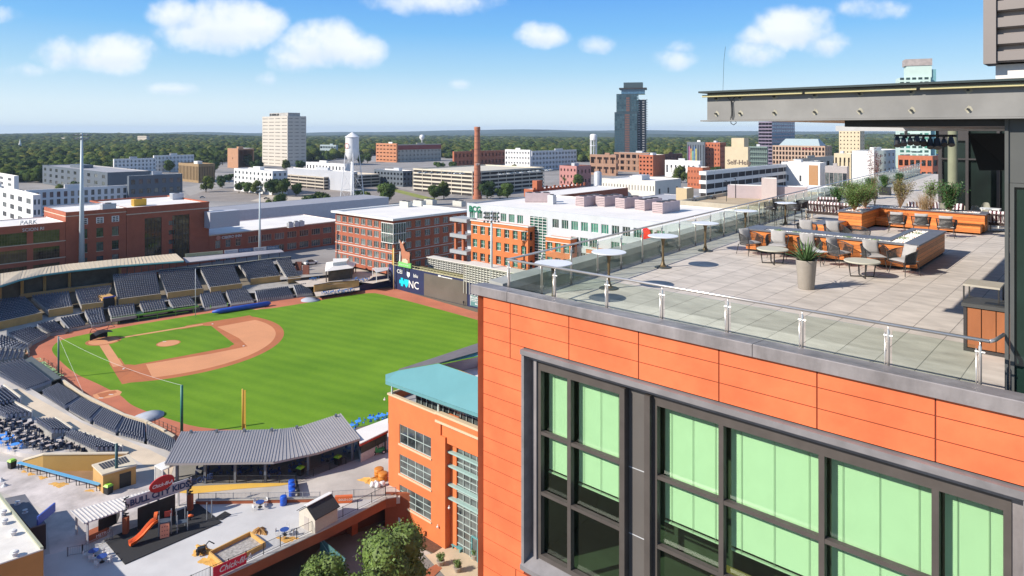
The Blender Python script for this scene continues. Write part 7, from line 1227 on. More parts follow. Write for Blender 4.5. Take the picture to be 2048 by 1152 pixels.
BR = [
 ('apartment_block','white and slate apartment block with a long window grid at the left',365,420,258,365,352,GLS,WHITE,(7,4,.5,.5),None,AV_),
 ('apartment_block','white bayed apartment block with dark window strips beside the mast',126,385,52,256,381,WB,ROOFW,(15,4,.5,.72),(6,4,.5,.6),AV_),
 ('apartment_block','slate topped white apartment block at the far left edge',66,330,-60,82,390,WB,ROOFW,(9,4,.5,.5),(2,4,.5,.5),A),
 ('apartment_block','small white apartment block with a purple sign at the left edge',28,520,-60,32,352,WB,ROOFW,(6,4,.4,.5),None,A),
 ('apartment_block','grey blue apartment wing with blank walls behind the white blocks',215,560,85,300,345,GLS,ROOFG,(10,3,.4,.5),None,A),
 ('apartment_block','far white apartment row with dark balcony bays amid trees, left half',305,800,228,312,318,WB,ROOFW,(11,4,.4,.5),None,AV_),
 ('apartment_block','far white apartment row amid trees, right half with pale corner',382,860,308,388,311,WB,ROOFW,(11,4,.4,.5),None,AV_),
 ('ribbed_office','brown office block with vertical cream ribs',397,690,357,430,328,mat('rib_brown', (.30,.20,.10), .8, .1, .3),mat('rib_brown', (.30,.20,.10), .8, .1, .3),(14,1,.45,.8),(10,1,.45,.8),A),
 ('brick_block','tan brick block with a dark glass side beyond the trees',476,960,455,508,297,mat('tan_brick', (.42,.22,.12), .8, .1, .3),LGREY,(1,1,.05,.1),(1,1,.9,.9),A),
 ('apartment_block','white gabled apartment row below the beige tower',545,560,468,575,342,WB,ROOFW,(10,4,.4,.5),(3,4,.4,.5),A),
 ('long_wall_block','long pale grey blank walled block behind the water tower legs',703,590,575,715,344,mat('pale_blank', (.42,.43,.46), .7, .06, .1),ROOFW,None,(2,1,.9,.9),A),
 ('row_block','dark brown and white row building right of the water tower',806,640,748,828,342,GLS,ROOFW,(9,3,.5,.5),(3,3,.5,.5),A),
 ('row_block','grey roofed white row building left of the water tower',690,720,612,700,328,WB,ROOFG,(12,2,.4,.5),None,A),
 ('glass_office','small far glass office above the trees left of the brick hospital',672,1300,640,676,290,mat('pale_teal_cladding', (.3,.36,.38), .6, .1, .1),ROOFG,(6,3,.8,.5),None,A),
 ('brick_hospital','orange brick hospital block with stepped roof',793,1139,752,794,287,mat('hospital_brick', (.46,.19,.09), .8, .08, .2),ROOFW,(6,5,.6,.3),None,A),
 ('brick_hospital','beige hospital wing with a dark red top band',880,1150,794,882,289,BEI,ROOFW,(12,4,.35,.35),None,AV_),
 ('brick_block','long red brick mill beyond the chimney',1008,1000,908,1010,303,RB2,ROOFW,(14,2,.4,.5),None,AV_),
 ('apartment_block','white and grey modern apartment complex right of the chimney',1060,880,1010,1062,300,WB,ROOFW,(9,4,.5,.5),None,A),
 ('apartment_block','white and yellow apartment wing below the far water tower',1150,900,1064,1153,302,WB,ROOFW,(14,4,.5,.5),None,AV_),
 ('pink_building','rose painted brick building with white windows',1153,640,1119,1182,332,PNK,DBRICK,(5,3,.35,.4),(4,2,.3,.4),A),
 ('podium_block','brown framed low office with large square windows left of the dark tower',1232,800,1180,1236,310,mat('podium_brown', (.30,.17,.11), .8, .08, .3),ROOFG,(4,2,.75,.65),(2,2,.7,.6),A),
 ('podium_block','brown framed podium with large square windows under the dark tower',1298,860,1228,1308,306,mat('podium_brown', (.30,.17,.11), .8, .08, .3),ROOFG,(6,3,.7,.6),(2,3,.7,.6),A),
 ('brick_block','brown brick office with a blank side right of the dark tower',1306,790,1278,1330,310,RB2,ROOFW,(4,5,.5,.45),(3,5,.1,.1),A),
 ('brick_block','distant plain brick box beyond the brown office',1363,980,1330,1365,308,DBRICK,ROOFW,(5,2,.3,.4),None,AV_),
 ('white_warehouse','long white warehouse with two rows of small arched windows',1310,400,1204,1362,362,mat('cream_white', (.64,.60,.53), .75, .05, .3),ROOFW,(18,3,.25,.42),(3,2,.2,.3),A),
 ('mural_building','charcoal building with a rainbow mural beside an orange brick block',1409,900,1374,1411,284,GLS,ROOFG,(7,1,.3,.85),None,A),
 ('brick_block','orange brick block with small square windows',1440,900,1410,1452,285,RB2,ROOFG,(5,6,.35,.4),(3,5,.4,.4),A),
 ('bank_building','pale yellow blank walled building with dark lettering',1496,620,1450,1500,294,YB,YB,None,(2,1,.1,.1),A),
 ('glass_office','green glass office cube right of the pale yellow building',1534,720,1497,1536,293,mat('green_glass_frame', (.14,.2,.18), .5, .1),ROOFG,(10,7,.85,.8),None,A),
 ('glass_tower','blue glass tower with copper bands under the canopy beam',1544,1000,1517,1605,243,mat('copper_band', (.20,.16,.22), .4, .1, .1),ROOFG,(4,13,.94,.6),(10,13,.94,.6),A),
 ('hotel','tan hotel with a balcony grid and pale blue hipped roof',1650,800,1545,1664,292,mat('hotel_tan', (.42,.29,.21), .8, .06, .2),LGREY,(16,6,.62,.7),(3,6,.5,.6),A),
 ('beige_tower','beige residential tower right of the tan hotel',1720,760,1678,1729,252,mat('sand_tower', (.58,.48,.32), .8, .05, .2),ROOFW,(6,13,.3,.35),(2,13,.2,.3),A),
 ('beige_tower','curved sandstone block in front of the beige tower',1702,640,1668,1706,307,mat('sand_tower', (.58,.48,.32), .8, .05, .2),ROOFW,(4,1,.4,.8),None,A),
 ('white_block','blank white block with windows on its right side',1748,520,1704,1798,302,mat('bright_white_block', (.70,.68,.66), .8, .05, .3),WB,None,(6,6,.35,.4),A),
 ('civic_block','beige roofed flat civic block in front of the tan hotel',1590,640,1592,1675,318,BEI,BEI,(6,2,.4,.4),None,AV_),
 ('civic_block','white boxy civic hall with orange wall panels',1640,560,1563,1652,326,WB,ROOFW,(3,1,.15,.2),None,A),
 ('civic_block','grey block with a dark glass front left of the blank white block',1694,545,1650,1698,333,mat('mauve_grey', (.36,.32,.31), .7, .06, .2),ROOFW,(5,1,.9,.6),None,A),
 ('brick_block','small orange brick block beside the city trees',1405,620,1375,1420,335,RB2,ROOFW,(5,3,.3,.35),(2,3,.3,.35),A),
 ('terracotta_hall','low white roofed hall among the city roofs right of the pink building',1400,760,1330,1404,322,WB,ROOFW,(8,1,.4,.5),None,A),
]
for (nm_, lb, pc, t_, pl, pr, yt, wm, rm, fr_, sd_, a_) in BR:
    mu = (2,1) if t_ < 700 else (1,1)
    blk = gb(nm_, lb, pc if a_ < 0 else pl, t_, pl, pr, yt, wm, rm, (*fr_,mu) if fr_ else None, (*sd_,mu) if sd_ else None, a=a_, fm=FRAMED if wm not in (WB,) else mat('slate_frame', (.15,.17,.2), .6, .05), gm={'glass_tower':GLASSB,'glass_office':GLASSG}.get(nm_, GLASS), sub=t_ < 600, nmax=100, bar=.1 if t_ < 700 else .12)
    o, Ln, D = solve(pc if a_ < 0 else pl, t_, pl, pr, a_); H_ = ZT(yt,t_)-4; D = max(3,min(abs(D),90))
    if nm_ not in ('hotel','bank_building','glass_tower'):
        q = MB(); x = Ln*random.uniform(.25,.6); q.box(x,x+Ln*.18,D*.3,D*.6,H_-.8,H_+2.2); q.build('roof_plant', random.choice([LGREY,WHITE,wm]), blk)
    if nm_ == 'hotel': q = MB(); q.loft([(Ln*.12,1,H_),(Ln*.9,1,H_),(Ln*.9,D-1,H_),(Ln*.12,D-1,H_)],[(Ln*.2,D*.4,H_+8),(Ln*.82,D*.4,H_+8),(Ln*.82,D*.6,H_+8),(Ln*.2,D*.6,H_+8)]); q.build('hipped_roof', mat('pale_blue_roof', (.33,.40,.42), .6, .05), blk); text('Marriott', 3.4, mat('hotel_red', (.35,.03,.04), .6, .05), blk, (Ln*.58,-.3,H_-4.4), depth=.1)
    if nm_ == 'bank_building': text('Self-Help', 6.2, mat('sign_brown', (.1,.06,.05), .6, .05), blk, (Ln*.1,-.3,H_-16), depth=.1); MB().box(Ln*.2,Ln*.75,4,14,H_,H_+8).build('penthouse', YB, blk)
    if nm_ == 'mural_building':
        q = MB()
        for k, c_ in enumerate(((.3,.1,.2),(.4,.22,.08),(.12,.27,.2),(.08,.16,.3),(.36,.33,.12))): MB().box(2.5+k*2.4,4.7+k*2.4,-.3,-.05,H_-31+k%2*4,H_-6-k%3*3).build('mural_panel', mat(f'mural_{k}', c_, .7, .3, .3), blk)
    if lb.startswith('beige hospital'): q = MB(); q.box(-.3,Ln+.3,-.4,0,H_-9,H_-1.5); q.build('red_band', mat('dark_red_band', (.28,.06,.05), .8, .1), blk)
    if lb.startswith('white boxy civic'): q = MB(); q.box(Ln*.72,Ln*.95,-.3,-.02,4,H_-2); q.build('orange_panel', mat('ochre_panel', (.40,.21,.09), .7, .05), blk)
    if lb.startswith('white and slate'): q = MB(); q.box(Ln*.18,Ln*.96,-.35,-.25,2,H_*.66); q = MB()
# tall dark residential tower
t = thing('residential_tower', 'tall dark teal and brown residential tower with a stepped crown', 'tower', AT(1232,950,4), R(-12)); ca = .93
def tb(nm_, x0,x1,y0,y1,z0,z1,m): return MB().box(x0,x1,y0,y1,z0,z1).build(nm_, m, t)
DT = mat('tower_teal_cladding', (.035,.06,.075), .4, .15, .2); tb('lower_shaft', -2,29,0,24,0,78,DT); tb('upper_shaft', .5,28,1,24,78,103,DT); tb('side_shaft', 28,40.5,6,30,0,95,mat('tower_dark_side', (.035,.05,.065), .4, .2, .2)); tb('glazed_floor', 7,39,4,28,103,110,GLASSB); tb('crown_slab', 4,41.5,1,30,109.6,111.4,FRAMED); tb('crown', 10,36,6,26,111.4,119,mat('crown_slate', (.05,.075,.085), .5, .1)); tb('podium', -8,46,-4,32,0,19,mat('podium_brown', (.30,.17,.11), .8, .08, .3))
GT_ = glassy('tower_blue_glass', (.02,.05,.07), (.07,.13,.16), .1, .5); q = MB(); n_ = 0
for j in range(25):
    z = 20+j*3.3
    if z > 100: break
    for i in range(9):
        x = (-1.4 if z < 76 else 1.0)+i*3.35
        if i in (4,5) and z > 20: continue
        if n_ < 100 and z > 50: MB().box(x,x+2.7,-.15 if z < 76 else .85,.0 if z < 76 else 1,z,z+2.4).build('window', GT_, t); n_ += 1
        else: q.box(x,x+2.7,-.12 if z < 76 else .88,0 if z < 76 else 1,z,z+2.4)
tag(q.build('window', GT_, t), kind='stuff'); q = MB()
for j in range(24): z = 20+j*3.3; q.box(12,18.4,-.14 if z < 76 else .86,.0 if z < 76 else 1,z,z+2.3)
tag(q.build('brown_bay', mat('tower_brown', (.15,.075,.06), .6, .3, .5), t), kind='stuff')
for j in range(23): z = 22+j*3.3; q = MB(); q.box(29.5,32.2,3.6,6,z,z+1.0); q.box(35.5,38.4,3.6,6,z,z+1.0); q.box(40.5,42.3,12,18,z,z+1.0); q.build('balcony', mat('pale_balcony', (.42,.42,.42), .6, .05), t)
t = thing('mint_tower', 'pale mint residential tower with balconies rising behind the canopy', 'tower', AT(1797,520,4), R(-22)); MINT = mat('mint_cladding', (.50,.62,.56), .5, .05, .2)
for nm_, bx in (('shaft',(0,21,0,16,0,92)),('upper_block',(5.5,22,2,15,92,101))): MB().box(*bx).build(nm_, MINT, t)
MB().box(4.5,22.3,1.5,15.5,101,106).build('crown', mat('crown_taupe', (.36,.31,.29), .7, .2, .5), t); MB().box(21,25,3,18,0,98).build('glass_side', mat('teal_side', (.16,.33,.36), .3, .1, .3), t); q = MB(); k = 0
for j in range(28):
    z = 4+j*3.2
    for i in range(5):
        x = 1+i*4; 
        if k < 100 and (z > 62 or z < 50): MB().box(x,x+2.6,-.1,0,z,z+1.7).build('window', GLASSG, t); k += 1
        else: q.box(x,x+2.6,-.1,0,z,z+1.7)
tag(q.build('window', GLASSG, t), kind='stuff')
for j in range(14): z = 5+j*6.4; MB().box(7.5,14,-1.4,0,z,z+.9).build('balcony', MINT, t)
gb('podium_block', 'red brown brick base block with wide windows below the mint tower', 1865, 480, 1796, 1900, 312, RB2, ROOFG, (6,4,.7,.5,(2,1)), (3,4,.6,.5,(2,1)), sub=False)
# brick tobacco halls with white roofs
r = gb('brick_hall', 'long brick tobacco hall with white roof and narrow windows behind the white office', 1113, 318, 1050, 1256, 391, mat('hall_brick', (.27,.085,.045), .85, .1, .3), ROOFW, (6,2,.3,.5,(1,2)), None, a=AV_, parapet=.2, z0=4)
bpy.data.objects.remove(r) if False else None
gb('brick_hall', 'ornate orange brick hall with stepped parapets behind the first hall', 1066, 352, 1048, 1160, 379, RB2, ROOFW, (12,1,.3,.4,(1,1)), (3,1,.3,.4,(1,1)), a=AV_, parapet=.2)
q = MB(); o = AT(1068,350,ZT(379,352)); 
for i in range(14): x = i*3.1; q.box(x,x+1.2,0,.5,0,1.6 if i%2 else 1.0)
q.box(2,6,-.2,3,0,4.5); s_ = q.build('stepped_parapet', RB2); s_.location = o; s_.rotation_euler = (0,0,AV_-.05); tag(s_, 'crenellated orange brick parapet on the ornate hall', 'parapet')
# parking decks
def garage(lab, pc, t_, pl, pr, yt, nf, a=A, wm=CR2, nx=8, ns=8):
    o, Ln, D = solve(pc, t_, pl, pr, a); H_ = ZT(yt,t_)-4; D = min(abs(D),90); t = thing('parking_garage', lab, 'garage', (o.x,o.y,4), a); fh = H_/nf
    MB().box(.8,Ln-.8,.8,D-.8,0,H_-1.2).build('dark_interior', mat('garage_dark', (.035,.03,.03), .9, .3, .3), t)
    for j in range(nf): q = MB(); z = (j+1)*fh; q.box(0,Ln,0,.3,z-fh*.42,z); q.box(Ln-.3,Ln,.3,D,z-fh*.42,z); q.box(0,.3,.3,D,z-fh*.42,z); q.box(.3,Ln-.3,D-.3,D,z-fh*.42,z); q.box(.3,Ln-.3,.3,D-.3,z-1.1,z-1.0) if j == nf-1 else None; q.build('floor_band', wm, t)
    for i in range(nx+1): x = (Ln-.5)*i/nx; MB().box(x,x+.5,-.15,-.005,0,H_+.1).build('column', wm, t)
    for i in range(1,ns+1): y = (D-.5)*i/ns; MB().box(Ln+.005,Ln+.15,y,y+.5,0,H_+.1).build('column', wm, t)
    return t, Ln, D, H_
garage('large cream parking garage with open decks behind the brick chimney', 945, 552, 826, 1116, 343, 6, nx=6, ns=9)
garage('smaller cream parking garage with stepped decks behind the water tower', 648, 610, 566, 760, 354, 4, nx=5, ns=6, wm=BEI)
garage('white parking garage with glazed bays and a rounded left end', 1412, 470, 1398, 1640, 343, 4, a=AV_, wm=WHITE, nx=18, ns=2)
def cartop(): 
    t = thing('parked_car', 'x', 'car'); q = MB(); q.loft([(-2.2,-.85,.35),(2.2,-.85,.35),(2.2,.85,.35),(-2.2,.85,.35)],[(-2.15,-.82,.9),(2.1,-.82,.85),(2.1,.82,.85),(-2.15,.82,.9)]); q.build('body', mat('car_paint', (.35,.36,.38), .25, .05, 1, metal=.3, rnd=.9), t); q = MB(); q.loft([(-1.6,-.78,.88),(1.1,-.78,.88),(1.1,.78,.88),(-1.6,.78,.88)],[(-1.1,-.62,1.42),(.4,-.62,1.42),(.4,.62,1.42),(-1.1,.62,1.42)]); q.build('cabin', GLASS, t)
    for x in (-1.35,1.35):
        for y in (-.8,.8): MB().tube([(x,y-.1,.34),(x,y+.1,.34)], .34, 10).build('wheel', BLACK, t)
    return t
car = cartop(); zg = ZT(343,552)-1.0; spots = []
for i in range(13): spots.append((G(1000+i*8.4,350-i*.75,zg), AV_+R(90), 'car on the top deck of the large cream garage'))
for i in range(8): spots.append((G(840+i*12,347+i*.2,zg), A+R(90), 'car on the top deck of the large cream garage'))
for (px, py), lb in (((533,398),'silver car alone in the empty lot behind the brick wing'),((430,356),'car by the road beside the brown ribbed office'),((405,396),'pale car on the lot behind the tall warehouse'),((774,374),'dark car on the road right of the water tower'),((792,378),'second dark car on the road right of the water tower')): spots.append((G(px,py,4.1), random.random()*3, lb))
for p, rz_, lb in spots: dup(car, p, rz_, lb, 'cars on the garage deck' if 'deck' in lb else None)
for c in list(car.children): bpy.data.objects.remove(c)
bpy.data.objects.remove(car)
v = cartop(); v.name = 'parked_van'; v.location = G(622,529,4.05); v.rotation_euler = (0,0,AV_-.1); tag(v, 'white minivan parked on the street behind the outfield corner', 'van'); v.scale = (1.2,1.15,1.3)
for c in v.children:
    if c.name.startswith('body'): c.data.materials[0] = WHITE
# chimney, water towers, silo
t = thing('brick_chimney', 'tall round red brick chimney with a flared dark top', 'chimney', AT(954.5,528,4)); H_ = ZT(253.5,528)-4; MB().lathe([(3.6,0),(3.5,2.5),(2.75,2.7),(2.1,H_-5),(2.05,H_-3.5),(2.35,H_-2.8),(2.4,H_-.8),(2.1,H_),(1.7,H_),(1.7,H_-2)], n=28).build('shaft', mat('chimney_brick', (.40,.15,.085), .85, .15, .3, streak=3, bump=.2, bs=4), t, smooth=False)
q = MB()
for k in range(9): z = 8+k*5; q.lathe([(2.85-.075*k*.9+.05,z),(2.85-.075*k*.9+.05,z+.25)], n=28, cap=False)
q.build('iron_band', mat('iron_band', (.2,.09,.06), .7, .2), t); text('LUCKY', 2.2, WHITE, t, (-1.2,-2.95,26), depth=.3, sx=.45)
t = thing('water_tower', 'white water tower with conical cap and red round logo on four braced legs', 'water tower', AT(704.5,466,4)); s_ = 466/FL; zt_ = lambda y: ZT(y,466)-4; TWM = mat('tank_white', (.74,.74,.74), .45, .04, .3)
MB().lathe([(0,zt_(322.5)),(1.9,zt_(321)),(3.4,zt_(316.5)),(4.35,zt_(309)),(4.45,zt_(304)),(4.45,zt_(274.5))], n=32, cap=False).build('tank', TWM, t, smooth=True); MB().lathe([(4.9,zt_(274.6)),(4.9,zt_(273.8)),(.25,zt_(264.5)),(0,zt_(264.3))], n=32, cap=False).build('cone_roof', TWM, t)
q = MB(); q.lathe([(4.9,zt_(304.5)),(5.0,zt_(304.4)),(5.0,zt_(304))], n=32, cap=False); q.tube([(5.0*math.cos(i*.196),5.0*math.sin(i*.196),zt_(300)) for i in range(33)], .06, 4); q.build('catwalk', TWM, t); MB().lathe([(1.15,0),(1.0,zt_(322))], n=16).build('riser', TWM, t, smooth=True); LGS = []
for k in range(4): a_ = R(20+90*k); c, s = math.cos(a_), math.sin(a_); LGS.append(((8.6*c,8.6*s,0),(4.5*c,4.5*s,zt_(306)))); MB().tube(LGS[-1], .28, 6).build('leg', TWM, t)
q = MB()
for f0 in (.0,.33,.66):
    for k in range(4):
        a_, b_ = [Vector(p[0]).lerp(Vector(p[1]),f0) for p in (LGS[k],LGS[(k+1)%4])]; a2, b2 = [Vector(p[0]).lerp(Vector(p[1]),f0+.33) for p in (LGS[k],LGS[(k+1)%4])]; q.tube([a_,b2], .07, 4); q.tube([b_,a2], .07, 4); q.tube([a2,b2], .12, 4)
q.build('bracing', TWM, t); q = MB(); q.lathe([(1.9,-.03),(1.9,.03),(1.5,.03),(1.5,-.03)], n=28, cap=False); lg = q.build('round_logo', mat('logo_maroon', (.45,.13,.12), .6, .1), t); lg.matrix_local = Matrix.Translation((-2.9,-3.75,zt_(291.5))) @ Matrix.Rotation(R(-38),4,'Z') @ Matrix.Rotation(R(90),4,'X')
t = thing('water_tower', 'distant white water tower on many straight columns left of the dark tower', 'water tower', AT(1187,1080,4)); zt_ = lambda y: ZT(y,1080)-4; MB().lathe([(5.5,zt_(281)),(5.6,zt_(279)),(5.6,zt_(271)),(4.5,zt_(268.6)),(0,zt_(267.8))], n=24).build('tank', TWM, t, smooth=True)
for k in range(8): a_ = k*.785; MB().box(5*math.cos(a_)-.5,5*math.cos(a_)+.5,5*math.sin(a_)-.5,5*math.sin(a_)+.5,0,zt_(280.5)).build('column', TWM, t)
MB().lathe([(5.6,zt_(292)),(5.6,zt_(291))], n=20).build('ring', TWM, t)
t = thing('water_tower', 'small far white water ball over the hospital roof', 'water tower', AT(844,1300,4)); MB().lathe([(1,0),(.9,ZT(281,1300)-4),(5,ZT(276,1300)-4),(4.2,ZT(271,1300)-4),(0,ZT(269,1300)-4)], n=16).build('tank', TWM, t, smooth=True)
t = thing('steel_silo', 'silver cylindrical silo with a small orange cap beside the white warehouse', 'silo', AT(1195.5,405,4)); z_ = ZT(345,405)-4; MB().lathe([(2.3,0),(2.3,z_),(1.2,z_+.7),(0,z_+1)], n=24).build('shell', mat('silo_metal', (.48,.48,.50), .4, .08, .5, metal=.3), t, smooth=True)
for px, t_, y0, y1, lb in ((40,1700,277,303,'distant white church steeple above the trees at the left'),): t = thing('church_steeple', lb, 'steeple', AT(px,t_,4)); MB().lathe([(3,0),(3,20),(2.2,22),(.1,ZT(277,t_)-4)], n=8).build('spire', WHITE, t)
for px, t_, pl, yt, lb in ((137,3000,112,276,'far pale flat building on the wooded horizon at the left'),(293,2600,275,272,'far pinkish apartment tower on the wooded horizon')): gb('distant_block', lb, px, t_, pl, px+6, yt, BEI, BEI, (8,4,.5,.4,(1,1)), sub=False)
# louvred parking sheds behind the outfield wall
def shed(lab, pc, t_, pl, pr, yt):
    o, Ln, D = solve(pc, t_, pl, pr, A); D = min(D, 26); z1 = ZT(yt,t_)-4; t = thing('louvred_shed', lab, 'shed', (o.x,o.y,4), A); MB().box(-.4,Ln+.4,-.4,D,z1,z1+.3).build('roof', mat('warm_white_roof', (.62,.58,.53), .8, .06, .5), t); MB().box(.4,Ln-.4,.6,D-.4,0,z1-.1).build('dark_interior', BLACK, t); q = MB()  # roof has its own warm off-white colour
    for i in range(int(Ln/1.3)+1): x = i*1.3; q.box(x,x+.16,-.05,.12,0,z1)
    for j in range(8): z = z1-.5-j*.72; q.box(0,Ln,.13,.2,z,z+.34)
    q.build('louvre_screen', mat('louvre_white', (.55,.54,.48), .6, .06), t); q = MB()
    for j in range(8): z = z1-.5-j*.72; q.box(Ln-.1,Ln,.3,D-.5,z,z+.34)
    q.build('side_louvres', mat('louvre_white', (.55,.54,.48), .6, .06), t)
shed('white roofed louvred shed behind the wall, left one beside the bull sign', 925, 232, 856, 938, 528); shed('white roofed louvred shed behind the wall, right one below the orange bays', 1040, 205, 927, 1062, 549)
# tan parking roof deck and grey roofs beyond the white office
z_ = 27.0; t = thing('roof_deck', 'tan roof parking deck with lamp posts beyond the white office roof', 'parking deck', (0,0,0)); P = [G(1360,407,z_),G(1640,430,z_),G(1800,380,z_),G(1490,384,z_)]; q = MB(); q.prism([tuple(p)[:2] for p in P], 4, z_); q.build('deck', mat('tan_deck', (.43,.33,.21), .9, .2, .1), t)
for a, b in ((P[0],P[1]),(P[0],P[3])): d_ = (b-a).normalized(); n_ = Vector((-d_.y,d_.x,0))*.3; q = MB(); q.prism([tuple(a-n_)[:2],tuple(b-n_)[:2],tuple(b+n_)[:2],tuple(a+n_)[:2]], z_-3, z_+1.3); q.build('parapet', mat('deck_parapet', (.48,.42,.32), .9, .12, .3), t)
for px, py, lb in ((1453,403,'dark lamp post on the tan deck, left one'),(1471,396,'dark lamp post on the tan deck, right one')): p = G(px,py,z_); t = thing('street_lamp', lb, 'lamp', p); MB().tube([(0,0,0),(0,0,8.5)], .12, 6).build('post', BLACK, t); MB().box(-.8,.2,-.2,.2,8.4,8.6).build('lamp_head', BLACK, t)
c_ = cartop(); c_.location = G(1385,402,z_+.02); c_.rotation_euler = (0,0,AV_); tag(c_, 'grey hatchback parked at the corner of the tan roof deck', 'car')
c_ = cartop(); c_.location = G(1424,398,z_+.02); c_.rotation_euler = (0,0,AV_); tag(c_, 'black car parked alone on the tan roof deck', 'car'); [c.data.materials.__setitem__(0,BLACK) for c in c_.children if c.name.startswith('body')]; c_.scale = (1,1,1)
bld('mauve_plant_wall', 'mauve walled rooftop plant room with a tall stair box right of the tan deck', 'building', AT(1455,300), A+.35, 32, 6, 20, 32.5, mat('mauve_wall', (.44,.36,.36), .8, .06, .3), ROOFW, parapet=1.5); bld('stair_box', 'pale pink stair box on the mauve plant room', 'stair box', AT(1523,292), A+.35, 6, 6, 20, 36, mat('pink_box', (.54,.45,.42), .8, .05, .3), ROOFW)
bld('white_low_roof', 'wide low white roofed block right of the mauve plant room', 'building', AT(1545,330), A, 60, 40, 4, 28, mat('tan_wall2', (.5,.42,.3), .8, .1), ROOFW, parapet=.3); bld('grey_low_roof', 'long grey seamed roof running between the white office and the white warehouse', 'building', AT(1260,330), AV_, 70, 22, 4, 20, WH2, mat('lilac_roof', (.42,.41,.43), .6, .08, .2), parapet=.3)
bld('yellow_penthouse', 'small yellow roof penthouse at the corner of the tan deck', 'penthouse', AT(1352,292), A, 5, 6, 24, 32, mat('ochre_box', (.52,.40,.24), .8, .06), ROOFW)
# ================================================================ ground, roads, woods, trees, hills
def big(name, pts, z, m): q = MB(); q.fi([q.pt((x,y,z)) for x,y in pts]); return struct(name, q, m)
big('ground', [(-9000,-600),(9000,-600),(9000,2500),(-9000,2500)], -.02, mat('base_ground', (.16,.13,.09), .95, .3, .01))
big('city_ground', [(-9000,150),(-175,226),(-120,262),(-84,272),(-52,262),(-40,250),(-12,224),(60,160),(1200,-850),(9000,-850),(9000,2400),(-9000,2400)], 3.98, mat('city_paving', (.27,.25,.235), .95, .25, .03))
def gsheet(name, pts, m, dz=0.): sheet_poly(name, [G(*p,4.0) for p in pts], 4.02+dz, m)
gsheet('lot_asphalt', ((360,400),(860,415),(860,375),(700,366),(540,370),(440,378),(380,386)), mat('lot_brown', (.25,.215,.19), .95, .15, .05)); gsheet('pale_lot', ((500,402),(640,412),(640,396),(540,390)), mat('pale_lot', (.48,.41,.33), .95, .1, .1), .01); gsheet('grass_bank', ((600,392),(640,388),(690,405),(670,412),(640,404)), mat('bank_grass', (.22,.24,.05), .95, .3, .2), .02); gsheet('grass_bank', ((745,372),(760,370),(880,400),(860,402)), mat('bank_grass', (.22,.24,.05), .95, .3, .2), .02)
gsheet('street', ((560,560),(700,545),(700,522),(560,535)), mat('street_grey', (.33,.30,.27), .9, .12, .2)); gsheet('road', ((360,378),(470,352),(480,358),(380,392)), mat('street_grey', (.33,.30,.27), .9, .12, .2), .012); gsheet('road', ((760,366),(830,384),(840,380),(775,362)), mat('street_grey', (.33,.30,.27), .9, .12, .2), .012)
# far terrain with ridges
def hgt(x, y):
    d = math.hypot(x, y); a_ = math.atan2(x, y); k = max(0., min(1., (d-2300)/2500)); k = k*k*(3-2*k)
    z = 4+k*(10*math.sin(x*.0011+1.2)*math.cos(y*.0007)+7*math.sin(x*.0023+y*.0017))
    r1 = max(0., 1-abs(d-7200)/1500); r2 = max(0., 1-abs(d-12500)/3000)
    z += r1*(16+12*math.sin(a_*9+.5)+6*math.sin(a_*23)); z += r2*(38+22*math.sin(a_*5+1.0)+12*math.sin(a_*14+2)+5*math.sin(a_*41)+22*math.exp(-((a_-.06)/.14)**2))
    return z
q = MB(); rows = []
for d in list(np.linspace(2300,5000,12))+list(np.linspace(5400,17000,36)): rows.append([(d*math.sin(a_), d*math.cos(a_), hgt(d*math.sin(a_), d*math.cos(a_))) for a_ in np.linspace(-1.1,1.1,260)])
q.sheet(rows); struct('hills', q, mat('far_woods', (.055,.08,.06), 1., .45, .009, bump=1., bs=.03, spec=0))
